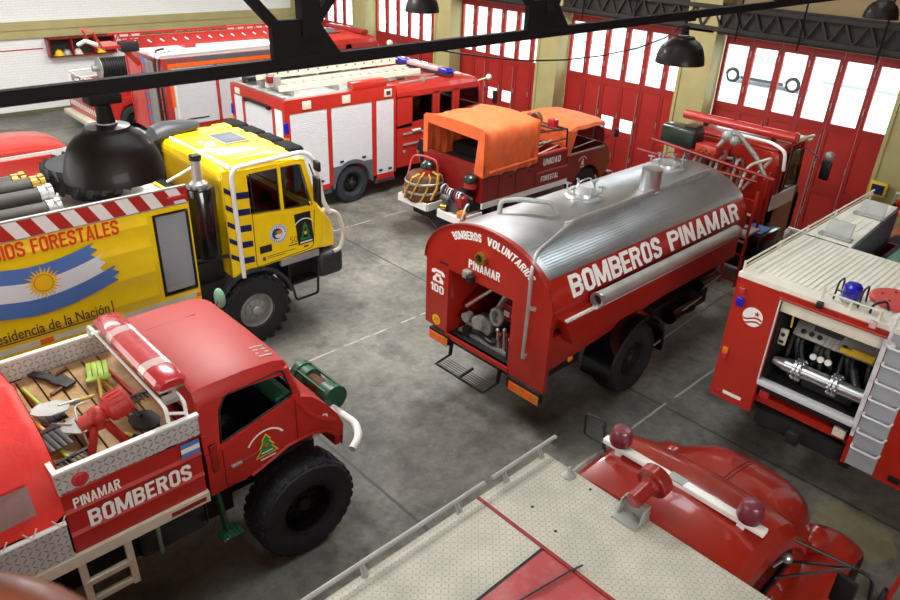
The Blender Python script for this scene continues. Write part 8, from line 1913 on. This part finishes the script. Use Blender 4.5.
# ================================================================ the person between the canvas truck and the fire engine
def person():
    T = empty('person', (11.42, 12.72, 0), 'person in a navy T-shirt standing behind the hose barrel and orange canvas', 'person')
    bx, by = 11.42, 12.72
    J = {'pelvis': ((0, 0, 0.95), 0.155), 'belly': ((0, 0, 1.10), 0.15), 'chest': ((0, 0, 1.30), 0.165), 'neckb': ((0, 0, 1.46), 0.09), 'neck': ((0.01, 0, 1.53), 0.06), 'head0': ((0.02, 0, 1.60), 0.075), 'head1': ((0.015, 0, 1.70), 0.095), 'head2': ((0, 0, 1.77), 0.07)}
    E_ = [('pelvis', 'belly'), ('belly', 'chest'), ('chest', 'neckb'), ('neckb', 'neck'), ('neck', 'head0'), ('head0', 'head1'), ('head1', 'head2')]
    for s, n in ((1, 'l'), (-1, 'r')):
        J.update({'sh'+n: ((0, s*0.17, 1.42), 0.075), 'up'+n: ((-0.02, s*0.22, 1.28), 0.055), 'el'+n: ((-0.04, s*0.25, 1.12), 0.042), 'wr'+n: ((0.06, s*0.25, 0.88), 0.028), 'ha'+n: ((0.08, s*0.25, 0.80), 0.035),
                  'hip'+n: ((0, s*0.09, 0.88), 0.10), 'kn'+n: ((0.01, s*0.10, 0.50), 0.062), 'an'+n: ((-0.01, s*0.10, 0.10), 0.045), 'toe'+n: ((0.13, s*0.11, 0.045), 0.04)})
        E_ += [('chest', 'sh'+n), ('sh'+n, 'up'+n), ('up'+n, 'el'+n), ('el'+n, 'wr'+n), ('wr'+n, 'ha'+n), ('pelvis', 'hip'+n), ('hip'+n, 'kn'+n), ('kn'+n, 'an'+n), ('an'+n, 'toe'+n)]
        for k in range(4):
            a, b_ = 'f%d%s' % (k, n), 'g%d%s' % (k, n); off = (k-1.5)*0.018
            J[a] = ((0.10+off, s*0.25, 0.755-0.004*abs(k-1.5)), 0.0095); J[b_] = ((0.115+off, s*0.245, 0.715+0.006*abs(k-1.2)), 0.008); E_ += [('ha'+n, a), (a, b_)]
        J['t'+n] = ((0.125, s*0.235, 0.805), 0.011); J['u'+n] = ((0.145, s*0.235, 0.77), 0.009); E_ += [('ha'+n, 't'+n), ('t'+n, 'u'+n)]
    names = list(J); ix = {n: i for i, n in enumerate(names)}
    me = bpy.data.meshes.new('body'); me.from_pydata([J[n][0] for n in names], [(ix[a], ix[b_]) for a, b_ in E_], [])
    ob = bpy.data.objects.new('body', me); COL.objects.link(ob)
    sk = ob.modifiers.new('s', 'SKIN'); su = ob.modifiers.new('u', 'SUBSURF'); su.levels = 2; su.render_levels = 2
    for i, n in enumerate(names): me.skin_vertices[0].data[i].radius = (J[n][1], J[n][1]); me.skin_vertices[0].data[i].use_root = (n == 'pelvis')
    dg = bpy.context.evaluated_depsgraph_get(); dg.update()
    m2 = bpy.data.meshes.new_from_object(ob.evaluated_get(dg)); bpy.data.objects.remove(ob)
    for v in m2.vertices:        # flatten the trunk front to back, soften feet
        if 0.8 < v.co.z < 1.47 and abs(v.co.y) < 0.22: v.co.x *= 0.72
    m2.materials.clear()
    for k in ('skin', 'cloth_navy', 'interior'): m2.materials.append(M[k])
    for p in m2.polygons:
        c = p.center; p.use_smooth = True
        if c.z < 0.08: p.material_index = 2
        elif c.z < 0.97 and abs(c.y) < 0.205: p.material_index = 2
        elif c.z < 1.47 and (abs(c.y) < 0.2 or c.z > 1.17): p.material_index = 1
        else: p.material_index = 0
    o = bpy.data.objects.new('body', m2); COL.objects.link(o); o.parent = T
    h = MB(); h.sphere((bx-0.018, by, 1.735), 0.105, 16, 10, sc=(1, 0.92, 1), zmin=-0.1); h.build('hair', 'hair', T)
    f = MB(); f.sphere((bx+0.115, by, 1.665), 0.018, 8, 6, sc=(1, 0.8, 1.3)); f.build('nose', 'skin', T)
    f = MB()
    for s in (-1, 1): f.sphere((bx+0.10, by+s*0.035, 1.695), 0.011, 8, 6)
    f.box(bx+0.092, bx+0.102, by-0.025, by+0.025, 1.618, 1.627); f.build('face', 'hair', T)
    f = MB()
    for s in (-1, 1): f.sphere((bx+0.01, by+s*0.095, 1.675), 0.028, 8, 6, sc=(0.8, 0.4, 1.2))
    f.build('ears', 'skin', T)
person()
# ================================================================ light, sky, camera
w = bpy.data.worlds.new('sky'); SC.world = w; w.use_nodes = True
bg = w.node_tree.nodes['Background']; bg.inputs['Color'].default_value = (0.93, 0.97, 1.0, 1); bg.inputs['Strength'].default_value = 7.0
def area(name, x0, x1, y0, y1, z, power, col=(1.0, 0.99, 0.97)):
    l = bpy.data.lights.new(name, 'AREA'); l.shape = 'RECTANGLE'; l.size = x1-x0; l.size_y = y1-y0; l.energy = power; l.color = col
    o = bpy.data.objects.new(name, l); o.location = ((x0+x1)/2, (y0+y1)/2, z); COL.objects.link(o); return o
for i, h in enumerate(HOLES):
    P = [60, 720, 20, 560, 660, 480][i]
    area('skylight_daylight', h[0], h[1], h[2], h[3], ZC-0.01, P)  # lamps added at unseen skylights; two small ones set by cast shadows, rest fill
o = area('window_daylight_rear', 0, 3.0, 0, 13.6, 0, 560); o.location = (XB+0.09, 11.0, 4.8); o.rotation_euler = (0, R_(-90), 0)  # fill lamp added behind the camera to brighten the rear faces
o = area('window_daylight_right', 0, 7.4, 0, 2.6, 0, 950); o.location = (-0.8, YR+0.09, 5.8); o.rotation_euler = (R_(90), 0, 0)  # fill lamp added out of view to brighten the near truck sides
cam = bpy.data.cameras.new('camera'); co_ = bpy.data.objects.new('camera', cam); COL.objects.link(co_)
yaw, pitch, roll, fpx = 7.95780036e-01, 4.88793463e-01, 4.31115037e-02, 7.16065488e+02
dv = Vector((math.cos(yaw)*math.cos(pitch), math.sin(yaw)*math.cos(pitch), -math.sin(pitch)))
rv = Vector((math.sin(yaw), -math.cos(yaw), 0)); uv = rv.cross(dv)
r2 = rv*math.cos(roll)+uv*math.sin(roll); u2 = uv*math.cos(roll)-rv*math.sin(roll)
mt = Matrix((r2, u2, -dv)).transposed().to_4x4(); mt.translation = Vector((0, 0, 6.2)); co_.matrix_world = mt
cam.sensor_width = 36.0; cam.lens = fpx/900*36.0; cam.clip_start = 0.05; cam.clip_end = 300
cam.dof.use_dof = True; cam.dof.focus_distance = 9.0; cam.dof.aperture_fstop = 4.5
SC.camera = co_
SC.view_settings.view_transform = 'Standard'; SC.view_settings.look = 'None'; SC.view_settings.gamma = 1.0; SC.view_settings.use_curve_mapping = False
SC.view_settings.exposure = 0.0
SC.cycles.use_denoising = True
SC.cycles.max_bounces = 8; SC.cycles.transparent_max_bounces = 12; SC.cycles.sample_clamp_indirect = 6.0
